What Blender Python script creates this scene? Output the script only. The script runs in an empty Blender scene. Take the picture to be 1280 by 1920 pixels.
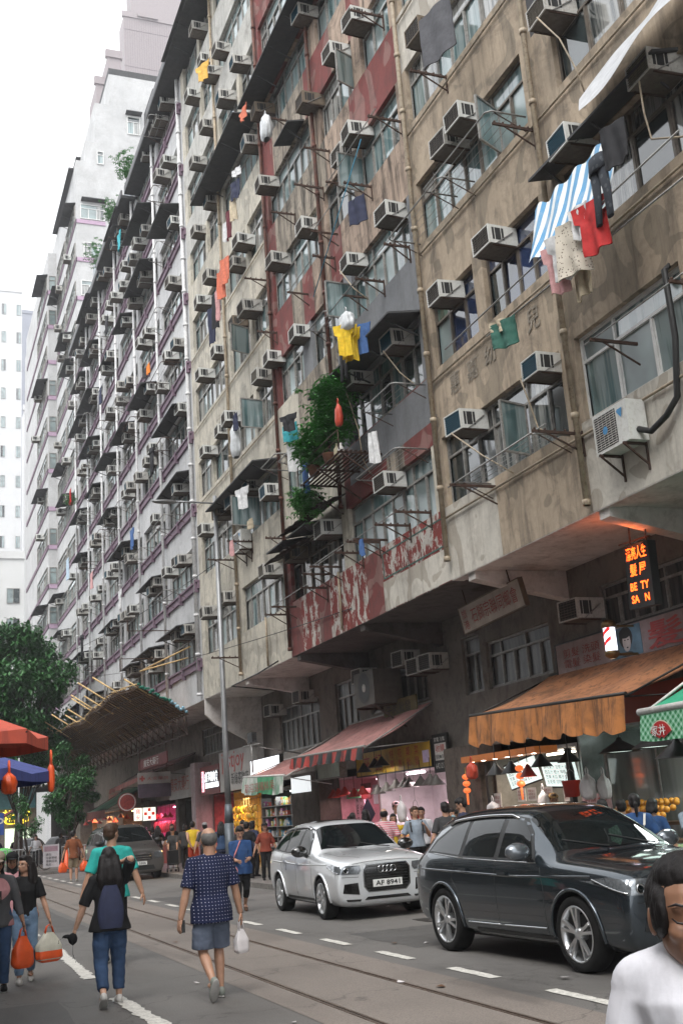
import bpy, bmesh, math, random
from mathutils import Vector, Matrix, noise
from mathutils.bvhtree import BVHTree
random.seed(7)
C = bpy.context.scene.collection
scene = bpy.context.scene
PI = math.pi

# ------------------------------------------------------------------ camera, sky, sun, exposure
cam = bpy.data.objects.new('camera', bpy.data.cameras.new('camera'))
C.objects.link(cam)
cam.data.sensor_fit = 'VERTICAL'; cam.data.sensor_height = 36; cam.data.sensor_width = 24
cam.data.lens = 38.834
cam.data.clip_start = 0.05; cam.data.clip_end = 3000
_r = Vector((0.9316994, -0.3560820, -0.0717067)); _u = Vector((-0.0290146, -0.2697419, 0.9624954)); _f = Vector((0.3620696, 0.8946759, 0.2616499))
cam.matrix_world = Matrix(((_r.x, _u.x, -_f.x, 0), (_r.y, _u.y, -_f.y, 0), (_r.z, _u.z, -_f.z, 1.75), (0, 0, 0, 1)))
scene.camera = cam

w = bpy.data.worlds.new('World'); scene.world = w; w.use_nodes = True
nt = w.node_tree; nt.nodes.clear()
sky = nt.nodes.new('ShaderNodeTexSky'); sky.sky_type = 'NISHITA'; sky.sun_disc = False
sky.sun_elevation = math.radians(58); sky.sun_rotation = math.radians(205)
sky.air_density = 1.0; sky.dust_density = 4.0; sky.ozone_density = 1.0
hs = nt.nodes.new('ShaderNodeHueSaturation'); hs.inputs['Saturation'].default_value = 0.12
mx = nt.nodes.new('ShaderNodeMix'); mx.data_type = 'RGBA'; mx.inputs[0].default_value = 0.55
mx.inputs[7].default_value = (9.4, 9.7, 10.0, 1)     # the even cloud layer over the sky
bg = nt.nodes.new('ShaderNodeBackground'); bg.inputs['Strength'].default_value = 0.115
wo = nt.nodes.new('ShaderNodeOutputWorld')
nt.links.new(sky.outputs[0], hs.inputs['Color']); nt.links.new(hs.outputs[0], mx.inputs[6])
nt.links.new(mx.outputs[2], bg.inputs[0]); nt.links.new(bg.outputs[0], wo.inputs[0])

sun = bpy.data.objects.new('sun', bpy.data.lights.new('sun', 'SUN')); C.objects.link(sun)
sun.data.energy = 0.9; sun.data.angle = math.radians(28); sun.data.color = (1, .97, .92)
_sd = Vector((-.42, -.40, .82))                      # towards the sun: behind the camera, over the far kerb
sun.rotation_euler = _sd.to_track_quat('Z', 'Y').to_euler()
scene.view_settings.view_transform = 'Standard'; scene.view_settings.look = 'None'
scene.view_settings.exposure = 1.3; scene.view_settings.gamma = 1.0

# ------------------------------------------------------------------ helpers
def setp(o, label=None, cat=None, group=None, kind=None):
    if label: o['label'] = label
    if cat: o['category'] = cat
    if group: o['group'] = group
    if kind: o['kind'] = kind
    return o
def empty(name, loc, label, cat, group=None, rz=0.0):
    o = bpy.data.objects.new(name, None); o.empty_display_size = .2
    C.objects.link(o); o.location = loc; o.rotation_euler = (0, 0, rz)
    return setp(o, label, cat, group)
def copy_tree(o, parent=None):
    c = o.copy(); C.objects.link(c); c.parent = parent
    for ch in list(o.children): copy_tree(ch, c)
    return c

class MB:
    """collects faces with material slots, then builds one mesh object"""
    def __init__(s): s.v = []; s.f = []; s.m = []; s.sm = []
    def add(s, vs, fs, mi=0, smooth=False):
        b = len(s.v); s.v += [tuple(x) for x in vs]
        for f in fs:
            s.f.append(tuple(b + i for i in f)); s.m.append(mi); s.sm.append(smooth)
    def box(s, a, b, mi=0):
        x0, y0, z0 = (min(a[i], b[i]) for i in range(3)); x1, y1, z1 = (max(a[i], b[i]) for i in range(3))
        s.add([(x0,y0,z0),(x1,y0,z0),(x1,y1,z0),(x0,y1,z0),(x0,y0,z1),(x1,y0,z1),(x1,y1,z1),(x0,y1,z1)],
              [(0,3,2,1),(4,5,6,7),(0,1,5,4),(1,2,6,5),(2,3,7,6),(3,0,4,7)], mi)
    def bar(s, p, q, w, h=None, mi=0, up=Vector((0,0,1))):
        """rectangular bar from p to q"""
        p = Vector(p); q = Vector(q); h = h or w; d = (q-p)
        if d.length < 1e-6: return
        d.normalize(); a = d.cross(up)
        if a.length < 1e-3: a = d.cross(Vector((1,0,0)))
        a.normalize(); b = a.cross(d)
        vs = []
        for c in (p, q):
            for i, j in ((-1,-1),(1,-1),(1,1),(-1,1)): vs.append(c + a*i*w/2 + b*j*h/2)
        s.add(vs, [(0,1,2,3),(7,6,5,4),(0,4,5,1),(1,5,6,2),(2,6,7,3),(3,7,4,0)], mi)
    def tube(s, pts, r, n=8, mi=0, cap=True, smooth=True):
        pts = [Vector(p) for p in pts]; rs = r if isinstance(r, (list, tuple)) else [r]*len(pts)
        vs = []; a = None
        for i, p in enumerate(pts):
            d = (pts[min(i+1, len(pts)-1)] - pts[max(i-1, 0)])
            if d.length < 1e-9: d = Vector((0,0,1))
            d.normalize()
            if a is None:
                a = d.cross(Vector((0,0,1)))
                if a.length < 1e-3: a = d.cross(Vector((1,0,0)))
            a = (a - d*a.dot(d)); 
            if a.length < 1e-6: a = d.orthogonal()
            a.normalize(); b = d.cross(a)
            for k in range(n):
                t = 2*PI*k/n; vs.append(p + (a*math.cos(t) + b*math.sin(t))*rs[i])
        fs = [(i*n+k, i*n+(k+1) % n, (i+1)*n+(k+1) % n, (i+1)*n+k) for i in range(len(pts)-1) for k in range(n)]
        s.add(vs, fs, mi, smooth)
        if cap:
            b0 = len(s.v) - len(vs)
            s.f.append(tuple(b0+k for k in reversed(range(n)))); s.m.append(mi); s.sm.append(False)
            s.f.append(tuple(b0+(len(pts)-1)*n+k for k in range(n))); s.m.append(mi); s.sm.append(False)
    def quad(s, a, b, c, d, mi=0): s.add([a, b, c, d], [(0,1,2,3)], mi)
    def grid(s, fn, nu, nv, mi=0, smooth=True, close_u=False):
        vs = [fn(i/nu, j/nv) for j in range(nv+1) for i in range(nu + (0 if close_u else 1))]
        W = nu if close_u else nu+1
        fs = [(j*W+i, j*W+(i+1) % W, (j+1)*W+(i+1) % W, (j+1)*W+i) for j in range(nv) for i in range(nu)]
        s.add(vs, fs, mi, smooth)
    def lathe(s, prof, c=(0,0,0), n=16, mi=0, axis='Z', smooth=True):
        """prof: (r, h) list"""
        vs = []
        for r, h in prof:
            for k in range(n):
                t = 2*PI*k/n; x, y = r*math.cos(t), r*math.sin(t)
                v = {'Z': (x, y, h), 'Y': (x, h, y), 'X': (h, x, y)}[axis]
                vs.append((c[0]+v[0], c[1]+v[1], c[2]+v[2]))
        fs = [(i*n+k, i*n+(k+1) % n, (i+1)*n+(k+1) % n, (i+1)*n+k) for i in range(len(prof)-1) for k in range(n)]
        s.add(vs, fs, mi, smooth)
    def sphere(s, c, r, mi=0, n=12, m=8):
        rx, ry, rz = r if isinstance(r, (tuple, list)) else (r, r, r)
        def fn(u, v):
            t = 2*PI*u; p = PI*(v-.5)
            return (c[0]+rx*math.cos(t)*math.cos(p), c[1]+ry*math.sin(t)*math.cos(p), c[2]+rz*math.sin(p))
        s.grid(fn, n, m, mi, True, True)
    def prism(s, poly, z0, z1, mi=0, plane='XY', c=(0,0,0)):
        """extrude a 2-D polygon; plane gives the two axes the polygon lies in"""
        def P(a, b, h): 
            v = {'XY': (a, b, h), 'XZ': (a, h, b), 'YZ': (h, a, b)}[plane]
            return (v[0]+c[0], v[1]+c[1], v[2]+c[2])
        n = len(poly)
        s.add([P(a, b, z0) for a, b in poly] + [P(a, b, z1) for a, b in poly],
              [tuple(range(n)), tuple(range(2*n-1, n-1, -1))] + [(i, i+n, (i+1) % n + n, (i+1) % n) for i in range(n)], mi)
    def mesh(s, name, mats):
        me = bpy.data.meshes.new(name); me.from_pydata(s.v, [], s.f); me.update()
        for m in (mats if isinstance(mats, (list, tuple)) else [mats]): me.materials.append(m)
        me.polygons.foreach_set('material_index', s.m); me.polygons.foreach_set('use_smooth', s.sm)
        bm = bmesh.new(); bm.from_mesh(me); bmesh.ops.recalc_face_normals(bm, faces=bm.faces); bm.to_mesh(me); bm.free()
        return me
    def build(s, name, mats, parent=None, loc=None):
        o = bpy.data.objects.new(name, s.mesh(name, mats)); C.objects.link(o)
        if parent is not None: o.parent = parent
        if loc is not None: o.location = loc
        return o

# ------------------------------------------------------------------ materials
MATS = {}
def new_mat(name):
    m = bpy.data.materials.new(name); m.use_nodes = True; nt = m.node_tree
    return m, nt, nt.nodes['Principled BSDF']
def tcoord(nt, scale=(1,1,1), kind='Object', rot=(0,0,0)):
    tc = nt.nodes.new('ShaderNodeTexCoord'); mp = nt.nodes.new('ShaderNodeMapping')
    mp.inputs['Scale'].default_value = scale; mp.inputs['Rotation'].default_value = rot
    nt.links.new(tc.outputs[kind], mp.inputs[0]); return mp.outputs[0]
def nz(nt, vec, scale, detail=5, rough=.6, dist=0.0):
    n = nt.nodes.new('ShaderNodeTexNoise'); n.inputs['Scale'].default_value = scale; n.inputs['Detail'].default_value = detail
    n.inputs['Roughness'].default_value = rough; n.inputs['Distortion'].default_value = dist
    nt.links.new(vec, n.inputs['Vector']); return n.outputs['Fac']
def ramp(nt, fac, stops, interp='LINEAR'):
    r = nt.nodes.new('ShaderNodeValToRGB'); r.color_ramp.interpolation = interp
    while len(r.color_ramp.elements) < len(stops): r.color_ramp.elements.new(.5)
    for e, (p, c) in zip(r.color_ramp.elements, stops):
        e.position = p; e.color = (c, c, c, 1) if isinstance(c, (int, float)) else (*c[:3], 1)
    nt.links.new(fac, r.inputs[0]); return r.outputs[0]
def mix(nt, fac, a, b, mode='MIX'):
    m = nt.nodes.new('ShaderNodeMix'); m.data_type = 'RGBA'; m.blend_type = mode
    for sock, v in ((m.inputs[0], fac), (m.inputs[6], a), (m.inputs[7], b)):
        if isinstance(v, (int, float)): sock.default_value = v
        elif isinstance(v, tuple): sock.default_value = (*v[:3], 1)
        else: nt.links.new(v, sock)
    return m.outputs[2]
def bump(nt, b, h, strength=.3, dist=.02):
    n = nt.nodes.new('ShaderNodeBump'); n.inputs['Strength'].default_value = strength; n.inputs['Distance'].default_value = dist
    nt.links.new(h, n.inputs['Height']); nt.links.new(n.outputs[0], b.inputs['Normal'])
def M(name, col=(.5,.5,.5), rough=.6, metal=0.0, var=.25, scale=6.0, spec=.5, bmp=0.0, coat=0.0, emis=None, es=0.0, coord='Object', dirt=None):
    """plain surface with mottled variation"""
    if name in MATS: return MATS[name]
    m, nt, b = new_mat(name)
    b.inputs['Roughness'].default_value = rough; b.inputs['Metallic'].default_value = metal
    b.inputs['Specular IOR Level'].default_value = spec; b.inputs['Coat Weight'].default_value = coat
    v = tcoord(nt, kind=coord); n = nz(nt, v, scale)
    f = ramp(nt, n, [(.3, 1-var), (.7, 1+var*.4)])
    c = mix(nt, 1.0, tuple(col), f, 'MULTIPLY')
    if dirt:
        n2 = nz(nt, v, scale*2.7, 6, .7); c = mix(nt, ramp(nt, n2, [(.5, 0), (.68, dirt[1])]), c, tuple(dirt[0]))
    nt.links.new(c, b.inputs['Base Color'])
    if bmp: bump(nt, b, n, bmp, .01)
    if emis:
        b.inputs['Emission Color'].default_value = (*emis, 1); b.inputs['Emission Strength'].default_value = es
    MATS[name] = m; return m
def wallmat(name, base, stain=(.06,.05,.04), amt=.6, patch=None, pamt=.5, peel=None, streak=1.0, bmp=.25, lo=.5, vz=.28):
    """weathered render: vertical run-off streaks, mould, repaired patches, peeling paint"""
    if name in MATS: return MATS[name]
    m, nt, b = new_mat(name); b.inputs['Roughness'].default_value = .88; b.inputs['Specular IOR Level'].default_value = .25
    v = tcoord(nt); vs = tcoord(nt, (2.2, 2.2, vz)); 
    big = nz(nt, v, .55, 4, .6, .6); fine = nz(nt, v, 9, 6, .7)
    c = mix(nt, 1.0, base, ramp(nt, big, [(.3, .82), (.7, 1.08)]), 'MULTIPLY')
    c = mix(nt, 1.0, c, ramp(nt, fine, [(.3, .88), (.7, 1.05)]), 'MULTIPLY')
    if patch:
        pn = nz(nt, v, .9, 2, .4, 1.5); c = mix(nt, ramp(nt, pn, [(.56, 0), (.575, pamt)]), c, patch)
    if peel:
        pv = tcoord(nt, (1.4, 1.4, .8)); pn = nz(nt, pv, 2.6, 8, .72, .4)
        c = mix(nt, ramp(nt, pn, [(.505, 0), (.52, 1)]), c, peel)
    bl = nz(nt, v, 1.7, 8, .72, .8); c = mix(nt, ramp(nt, bl, [(.5, 0), (.66, amt*.75)]), c, stain)
    st = nz(nt, vs, 1.6*streak, 7, .68, .3)
    st2 = nz(nt, vs, 5.5*streak, 4, .6)
    k = ramp(nt, st, [(lo, 0), (lo+.2, amt)])
    c = mix(nt, k, c, stain)
    c = mix(nt, ramp(nt, st2, [(.6, 0), (.8, amt*.35)]), c, stain)
    nt.links.new(c, b.inputs['Base Color']); bump(nt, b, fine, bmp, .02)
    MATS[name] = m; return m
def glassmat(name, col, rough=.06, curtain=None, cs=9.0, spec=.9, ior=1.75):
    """window pane: what hangs or stands behind it shows as a dull base under a sharp reflection"""
    if name in MATS: return MATS[name]
    m, nt, b = new_mat(name); b.inputs['Roughness'].default_value = rough; b.inputs['Specular IOR Level'].default_value = spec; b.inputs['IOR'].default_value = ior
    v = tcoord(nt); n = nz(nt, v, 1.3, 2, .5)
    c = mix(nt, ramp(nt, n, [(.4, 0), (.62, 1)]), tuple(x*.55 for x in col), col)
    if curtain:
        vv = tcoord(nt, (1, 1, .06)); n2 = nz(nt, vv, cs, 3, .6)
        c = mix(nt, ramp(nt, n2, [(.42, 0), (.55, .85)]), c, curtain)
    nt.links.new(c, b.inputs['Base Color'])
    n3 = nz(nt, v, .8, 2, .5); bump(nt, b, n3, .06, .05)
    MATS[name] = m; return m
def emit(name, col, s, base=None):
    if name in MATS: return MATS[name]
    m, nt, b = new_mat(name); b.inputs['Base Color'].default_value = (*(base or col), 1)
    b.inputs['Emission Color'].default_value = (*col, 1); b.inputs['Emission Strength'].default_value = s
    MATS[name] = m; return m
# ------------------------------------------------------------------ ground, road, tracks
def asphalt(name, base, grit=1.0):
    m, nt, b = new_mat(name); v = tcoord(nt)
    n1 = nz(nt, v, .35, 4, .6, .5); n2 = nz(nt, v, 60, 3, .7); n3 = nz(nt, tcoord(nt, (1.2, .25, 1)), 1.3, 5, .6)
    c = mix(nt, 1.0, base, ramp(nt, n1, [(.3, .8), (.7, 1.12)]), 'MULTIPLY')
    c = mix(nt, 1.0, c, ramp(nt, n2, [(.3, 1-.35*grit), (.7, 1+.3*grit)]), 'MULTIPLY')
    c = mix(nt, ramp(nt, n3, [(.56, 0), (.7, .35)]), c, (.022, .02, .019))
    vo = nt.nodes.new('ShaderNodeTexVoronoi'); vo.feature = 'DISTANCE_TO_EDGE'; vo.inputs['Scale'].default_value = .33
    wv = nt.nodes.new('ShaderNodeVectorMath'); wv.operation = 'ADD'
    nn = nt.nodes.new('ShaderNodeTexNoise'); nn.inputs['Scale'].default_value = 1.6; nn.inputs['Detail'].default_value = 6
    nt.links.new(v, nn.inputs['Vector']); nt.links.new(v, wv.inputs[0]); nt.links.new(nn.outputs['Color'], wv.inputs[1])
    nt.links.new(wv.outputs[0], vo.inputs['Vector'])
    c = mix(nt, ramp(nt, vo.outputs['Distance'], [(0, .55), (.006, 0)]), c, (.02, .018, .016))
    nt.links.new(c, b.inputs['Base Color']); b.inputs['Roughness'].default_value = .82
    nt.links.new(ramp(nt, n1, [(.35, .55), (.65, .9)]), b.inputs['Roughness'])
    bump(nt, b, n2, .35, .006); MATS[name] = m; return m
A_ROAD = asphalt('asphalt', (.125, .117, .109)); A_TRACK = asphalt('track_concrete', (.185, .158, .138), .9)
A_PAVE = asphalt('pavement', (.13, .12, .11), .5); A_GND = asphalt('far_ground', (.12, .115, .11))
def sheet(name, x0, y0, x1, y1, z, m, nx=1, ny=1):
    b = MB(); b.grid(lambda u, v: (x0+(x1-x0)*u, y0+(y1-y0)*v, z), nx, ny, 0, False)
    return setp(b.build(name, m), kind='structure')
sheet('ground', -75, -50, 75, 275, -.02, A_GND)
sheet('road', -5.2, -30, 8.7, 140, 0, A_ROAD)
pt = MB()
for (x0, y0, x1, y1) in ((6.2, 13.9, 8.5, 16.3), (5.9, 25, 7.4, 29), (.3, 9, 1.6, 13.2), (2.5, 22, 3.3, 31)): pt.grid(lambda u, v: (x0+(x1-x0)*u+.03*math.sin(v*9), y0+(y1-y0)*v, .003), 1, 6, 0, False)
setp(pt.build('road_patch', asphalt('asphalt_patch', (.08, .076, .072))), kind='structure')
# tram track bed with its two grooved rails
bed = MB()
for a, b_ in ((3.44, 3.79), (3.86, 4.83), (4.90, 5.42)): bed.grid(lambda u, v: (a+(b_-a)*u, -30+150*v, .004), 1, 1, 0, False)
setp(bed.build('tram_track_bed', A_TRACK), kind='structure')
RAIL = M('rail_steel', (.20, .15, .12), .45, .7, .35, 3); GROOVE = M('rail_groove', (.015, .012, .01), .9)
for xc in (3.825, 4.865):
    r = MB(); r.box((xc-.035, -30, -.01), (xc-.012, 120, .009), 0); r.box((xc+.012, -30, -.01), (xc+.035, 120, .009), 0)
    r.box((xc-.012, -30, -.012), (xc+.012, 120, -.004), 1)
    setp(r.build('tram_rail', [RAIL, GROOVE]), ('worn tram rail nearer the lane of walkers' if xc < 4 else 'worn tram rail nearer the white lane dashes'), 'tram rail', 'tram rails')
# painted marks, with chipped outlines
PAINT = M('road_paint', (.62, .6, .55), .7, var=.3, scale=14, dirt=((.2, .18, .16), .7))
def mark(x0, y0, x1, y1, wd, rough=.01):
    d = Vector((x1-x0, y1-y0)); L = d.length; d.normalize(); n = Vector((d.y, -d.x)); k = max(4, int(L/.08))
    b = MB(); L1 = []; R1 = []
    for i in range(k+1):
        p = Vector((x0, y0)) + d*L*i/k; e = wd/2
        L1.append(p + n*(e+random.uniform(-rough, rough))); R1.append(p - n*(e+random.uniform(-rough, rough)))
    vs = [(*p, .008) for p in L1] + [(*p, .008) for p in R1]
    b.add(vs, [(i, i+1, k+2+i, k+1+i) for i in range(k)])
    return setp(b.build('lane_mark', PAINT), kind='structure')
for i in range(30):
    yc = 7.2 + 2.083*i; mark(5.71, yc-.52, 5.71, yc+.52, .13)
for y0, y1, a, b_ in ((10.2, 12.9, 2.27, 2.2), (14.75, 19.7, 2.2, 2.33), (21.6, 25.4, 2.3, 2.3), (28, 32, 2.3, 2.3), (5, 8.4, 2.3, 2.28)):
    mark(a, y0, b_, y1, .16, .022)
# pavement with its granite kerb
KERB = M('kerb_granite', (.17, .155, .14), .8, var=.4, scale=5, bmp=.3, dirt=((.03, .028, .025), .8))
pv = MB(); pv.box((8.98, -10, -.1), (11.5, 140, .13), 0)
setp(pv.build('pavement', A_PAVE), kind='structure')
kb = MB(); y = -10
while y < 90: kb.box((8.7, y+.006, -.05), (8.974, y+.994, .135+random.uniform(-.004, .004)), 0); y += 1
setp(kb.build('kerb', KERB), kind='structure')
iv = MB(); iv.prism([(5.2, 53.6), (8.2, 53.2), (8.66, 54), (8.66, 120), (3.2, 120), (4.3, 54.4)], -.05, .13, 0)
setp(iv.build('traffic_island', A_PAVE), kind='structure')
mh = MB(); mh.box((8.0-.3, 17.0-.3, .001), (8.0+.3, 17.0+.3, .006)); 
setp(mh.build('manhole_cover', M('iron_cover', (.05, .045, .04), .5, .6)), kind='structure')

# ------------------------------------------------------------------ building kit
W_GREY = wallmat('render_pale_grey', (.52, .52, .525), (.2, .2, .19), .40, lo=.53)
W_CREAM = wallmat('render_cream_grey', (.54, .50, .42), (.09, .08, .065), .55, patch=(.31, .29, .25), pamt=.5)
W_TAN = wallmat('render_tan', (.44, .355, .265), (.09, .075, .06), .6, patch=(.20, .17, .13), pamt=.6, lo=.47)
W_TANLT = wallmat('render_tan_light', (.58, .545, .48), (.18, .155, .13), .5, patch=(.30, .26, .21), pamt=.6)
W_DARK = wallmat('render_dark_repair', (.085, .085, .09), (.05, .05, .05), .4)
W_BGREY = wallmat('render_steel_grey', (.21, .215, .225), (.09, .09, .09), .35)
W_RED = wallmat('paint_brick_red', (.20, .06, .055), (.06, .045, .04), .65, patch=(.27, .17, .15), pamt=.6)
W_REDP = wallmat('paint_red_peeling', (.22, .045, .04), (.08, .05, .04), .5, peel=(.46, .43, .39))
W_PINK = wallmat('render_pink_brown', (.42, .32, .25), (.045, .035, .028), .9, lo=.45)
W_MOULD = wallmat('render_mouldy', (.36, .31, .25), (.04, .035, .03), .95, lo=.44)
W_WHITE = wallmat('paint_white', (.50, .50, .50), (.3, .29, .27), .3, lo=.58)
W_LILAC = M('paint_purple', (.18, .12, .16), .8, var=.3, scale=2)
W_LILACP = M('paint_pale_purple', (.42, .30, .40), .8, var=.2, scale=2)
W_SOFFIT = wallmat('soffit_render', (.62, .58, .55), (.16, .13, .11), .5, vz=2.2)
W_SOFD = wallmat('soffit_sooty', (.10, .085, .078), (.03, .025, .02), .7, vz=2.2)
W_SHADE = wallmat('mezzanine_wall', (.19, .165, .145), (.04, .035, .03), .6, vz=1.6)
W_ROOFD = M('roof_felt', (.06, .06, .062), .8, var=.3)
FR_OLD = M('window_frame_old', (.30, .29, .27), .5, .3, .35, 8, dirt=((.1, .085, .07), .6))
FR_BRN = M('window_frame_brown', (.16, .135, .11), .5, .3, .35, 8)
FR_WHT = M('window_frame_white', (.7, .7, .68), .4, 0, .15, 8)
GL = [glassmat('glass_dark', (.045, .06, .062)), glassmat('glass_teal', (.11, .19, .195), curtain=(.27, .33, .33), cs=5),
      glassmat('glass_curtain', (.06, .07, .07), curtain=(.33, .33, .31)), glassmat('glass_frosted', (.24, .31, .31), .28),
      glassmat('glass_blue', (.03, .05, .12)), glassmat('glass_green', (.06, .12, .09), curtain=(.13, .2, .16)),
      glassmat('glass_dim', (.03, .034, .034), .3, curtain=(.09, .085, .08), spec=.3, ior=1.45)]
METAL = M('painted_steel', (.30, .30, .29), .45, .5, .3, 9, dirt=((.14, .07, .035), .7))
RUST = M('rusty_iron', (.075, .042, .03), .8, .3, .5, 8, bmp=.3)
PIPE = M('cream_pipe', (.38, .31, .22), .55, 0, .3, 4, dirt=((.12, .07, .04), .7))
PIPEW = M('white_pipe', (.66, .66, .66), .5, 0, .25, 4, dirt=((.3, .27, .24), .5))
CAST = M('cast_iron_pipe', (.12, .045, .03), .7, .2, .5, 5, dirt=((.05, .04, .035), .9))

def window(parent, y0, y1, z0, z1, X, n=None, fm=None, top=True, gls=None, det=True, ax='Y', dirn=-1):
    """a window standing in the plane X (facing -X) or, with ax='X', in the plane Y=X (facing -Y)"""
    fm = fm or FR_OLD; W_ = y1-y0; H_ = z1-z0; n = n or max(2, round(W_/.62)); t = .045
    fb = MB(); gb = MB(); zt = z1 - H_*.3 if top else z1
    def bx(b, a0, b0, a1, b1, d0, d1, mi=0):
        if ax == 'Y': b.box((X+d0, a0, b0), (X+d1, a1, b1), mi)
        else: b.box((a0, X+d0, b0), (a1, X+d1, b1), mi)
    bx(fb, y0, z0, y1, z0+t, -.03, .05); bx(fb, y0, z1-t, y1, z1, -.03, .05)
    bx(fb, y0, z0+t, y0+t, z1-t, -.03, .05); bx(fb, y1-t, z0+t, y1, z1-t, -.03, .05)
    if top: bx(fb, y0+t, zt-t/2, y1-t, zt+t/2, -.026, .05)
    w_ = (W_)/n; gls = gls or [0, 1, 1, 2, 3]
    for i in range(n):
        a = y0 + w_*i; c = a + w_
        if i: bx(fb, a-.02, z0+t, a+.02, (zt-t/2) if top else z1-t, -.024, .046)
        rows = [(z0+t, zt-t/2)] + ([(zt+t/2, z1-t)] if top and i % 2 == 0 else [])
        for k, (q0, q1) in enumerate(rows):
            e = c if k == 0 else min(y1, c+w_)
            if k == 1 and i+1 < n and det: 
                if e < y1-t: bx(fb, e-.02, zt+t/2, e+.02, z1-t, -.024, .046)
            mi = random.choice(gls); tl = random.uniform(-.012, .012); tv = random.uniform(-.01, .01)
            if det and k == 0:     # the sash's own thin border
                bx(fb, a+.022, q0, a+.045, q1, -.012, .02); bx(fb, e-.045, q0, e-.022, q1, -.012, .02)
                bx(fb, a+.045, q0, e-.045, q0+.025, -.012, .02)
            P = [(a+.01, q0, tl+tv), (e-.01, q0, -tl+tv), (e-.01, q1, -tl-tv), (a+.01, q1, tl-tv)]
            vs = [((X+.02+d, p, q) if ax == 'Y' else (p, X+.02+d, q)) for p, q, d in P]
            gb.add(vs, [(0, 3, 2, 1)], mi)
    f = fb.build('window', fm, parent); gb.build('pane', GL, f); return f

def sash(parent_window, y, z0, z1, X, wd, ang, hinge=1, mi=1, fm=None):
    """an open casement leaf hinged at y"""
    b = MB(); g = MB(); d = Vector((-math.sin(ang), -hinge*math.cos(ang), 0)); o = Vector((X-.03, y, 0)); t = .035
    P = lambda s, z: tuple(o + d*s + Vector((0, 0, z)))
    for a, c in (((0, z0), (wd, z0)), ((0, z1), (wd, z1)), ((0, z0), (0, z1)), ((wd, z0), (wd, z1))):
        b.bar(P(*a), P(*c), t)
    g.quad(P(.01, z0), P(wd-.01, z0), P(wd-.01, z1), P(.01, z1), mi)
    f = b.build('open_sash', fm or FR_OLD, parent_window); g.build('pane', GL, f)

def eave(parent, y0, y1, z, X=9.6, out=.7, m=None, drop=.12):
    b = MB(); b.add([(X, y0, z), (X, y1, z), (X-out, y1, z-drop), (X-out, y0, z-drop), (X, y0, z+.05), (X, y1, z+.05), (X-out, y1, z-drop+.04), (X-out, y0, z-drop+.04)],
                    [(0,1,2,3), (7,6,5,4), (0,4,5,1), (1,5,6,2), (2,6,7,3), (3,7,4,0)], 0)
    k = y0 + .3
    while k < y1: b.bar((X-.002, k, z-.4), (X-out+.08, k, z-drop-.01), .03, .03); k += 1.3
    b.build('canopy', m or W_ROOFD, parent)

ZB = 5.85; PT = 2.8; SILL = 1.42; HEAD = 2.82
def sz(k): return ZB + PT*k + SILL
def hz(k): return ZB + PT*k + HEAD - .02

def block(name, label, Y0, Y1, nfl, wins, spans, mats, X=9.6, pier=0, roof=None, group=None):
    """street block: wins[k] = [(y0, y1, opts)], spans[k] = [(y0, y1, slot)] colours of the wall strip under floor k's windows"""
    root = empty(name, (X, Y0, 0), label, 'building', group)
    off = Vector((X, Y0, 0)); wb = MB()
    def bx(a, b, mi): wb.box(Vector(a)-off, Vector(b)-off, mi)
    top = ZB + PT*nfl
    for k in range(nfl):
        za = ZB if k == 0 else hz(k-1); zb = sz(k); yy = Y0
        for (a, b, s) in spans(k): bx((X, a, za), (X+.25, b, zb), s)
        ws = wins(k); y = Y0
        for (a, b, o) in ws + [(Y1, Y1, None)]:
            if a > y + 1e-3: bx((X, y, zb), (X+.25, a, hz(k)), pier if isinstance(pier, int) else pier(k, y))
            y = b
    bx((X, Y0, hz(nfl-1)), (X+.25, Y1, top+1.0), pier if isinstance(pier, int) else pier(nfl-1, Y0))
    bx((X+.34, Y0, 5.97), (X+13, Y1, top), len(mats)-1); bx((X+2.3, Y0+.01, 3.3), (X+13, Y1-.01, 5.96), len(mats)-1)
    wb.build('wall', mats, root)
    hold = []
    for k in range(nfl):
        for (a, b, o) in wins(k):
            o = o or {}
            if o.get('skip'): continue
            f = window(root, a-Y0, b-Y0, sz(k)+.002, hz(k)-.002, .13, n=o.get('n'), fm=o.get('fm'), gls=o.get('g'), det=o.get('det', True))
            for (yy, wd, ang) in o.get('open', []): sash(f, yy-Y0, sz(k)+.06, sz(k)+.95, .13, wd, ang)
    return root, off

# ---- block A, tan render, nearest on the right (x: street edge of the overhang)
rA = random.Random(3)
def wA(k):
    if k == 0: return [(8.2, 10.7, dict(fm=FR_WHT, n=3, g=[2, 1])), (10.9, 13.5, dict(fm=FR_WHT, n=3, g=[1, 3])), (13.95, 18.25, dict(n=7, g=[0, 0, 2], fm=FR_OLD, open=[(15.3, .6, 1.3)]))]
    if k == 1: return [(6.4, 13.3, dict(fm=FR_BRN, n=8, g=[0, 0, 2, 1])), (13.95, 16.0, dict(n=4, g=[4, 4, 0], fm=FR_BRN)), (16.35, 18.2, dict(n=3, g=[5, 3, 4], fm=FR_BRN))]
    if k == 2: return [(6.4, 13.0, dict(fm=FR_BRN, n=8, g=[0, 2, 2])), (13.95, 18.25, dict(n=7, g=[1, 3, 1, 2], fm=FR_BRN, open=[(15.0, .7, 1.1)]))]
    return [(6.4, 13.3, dict(n=9)), (13.95, 18.25, dict(n=7, g=[1, 2, 3, 1]))]
def sA(k):
    if k == 0: return [(-6, 13.6, 2), (13.6, 16.4, 1), (16.4, 18.4, 2)]
    if k == 3: return [(-6, 10.4, 1), (10.4, 13.55, 3), (13.55, 18.4, 0)]
    if k == 4: return [(-6, 13.6, 3), (13.6, 18.4, 2)]
    return [(-6, 18.4, 0)]
def pA(k, y): return 3 if (k == 3 and 5 < y < 13.6) else 0
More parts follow.
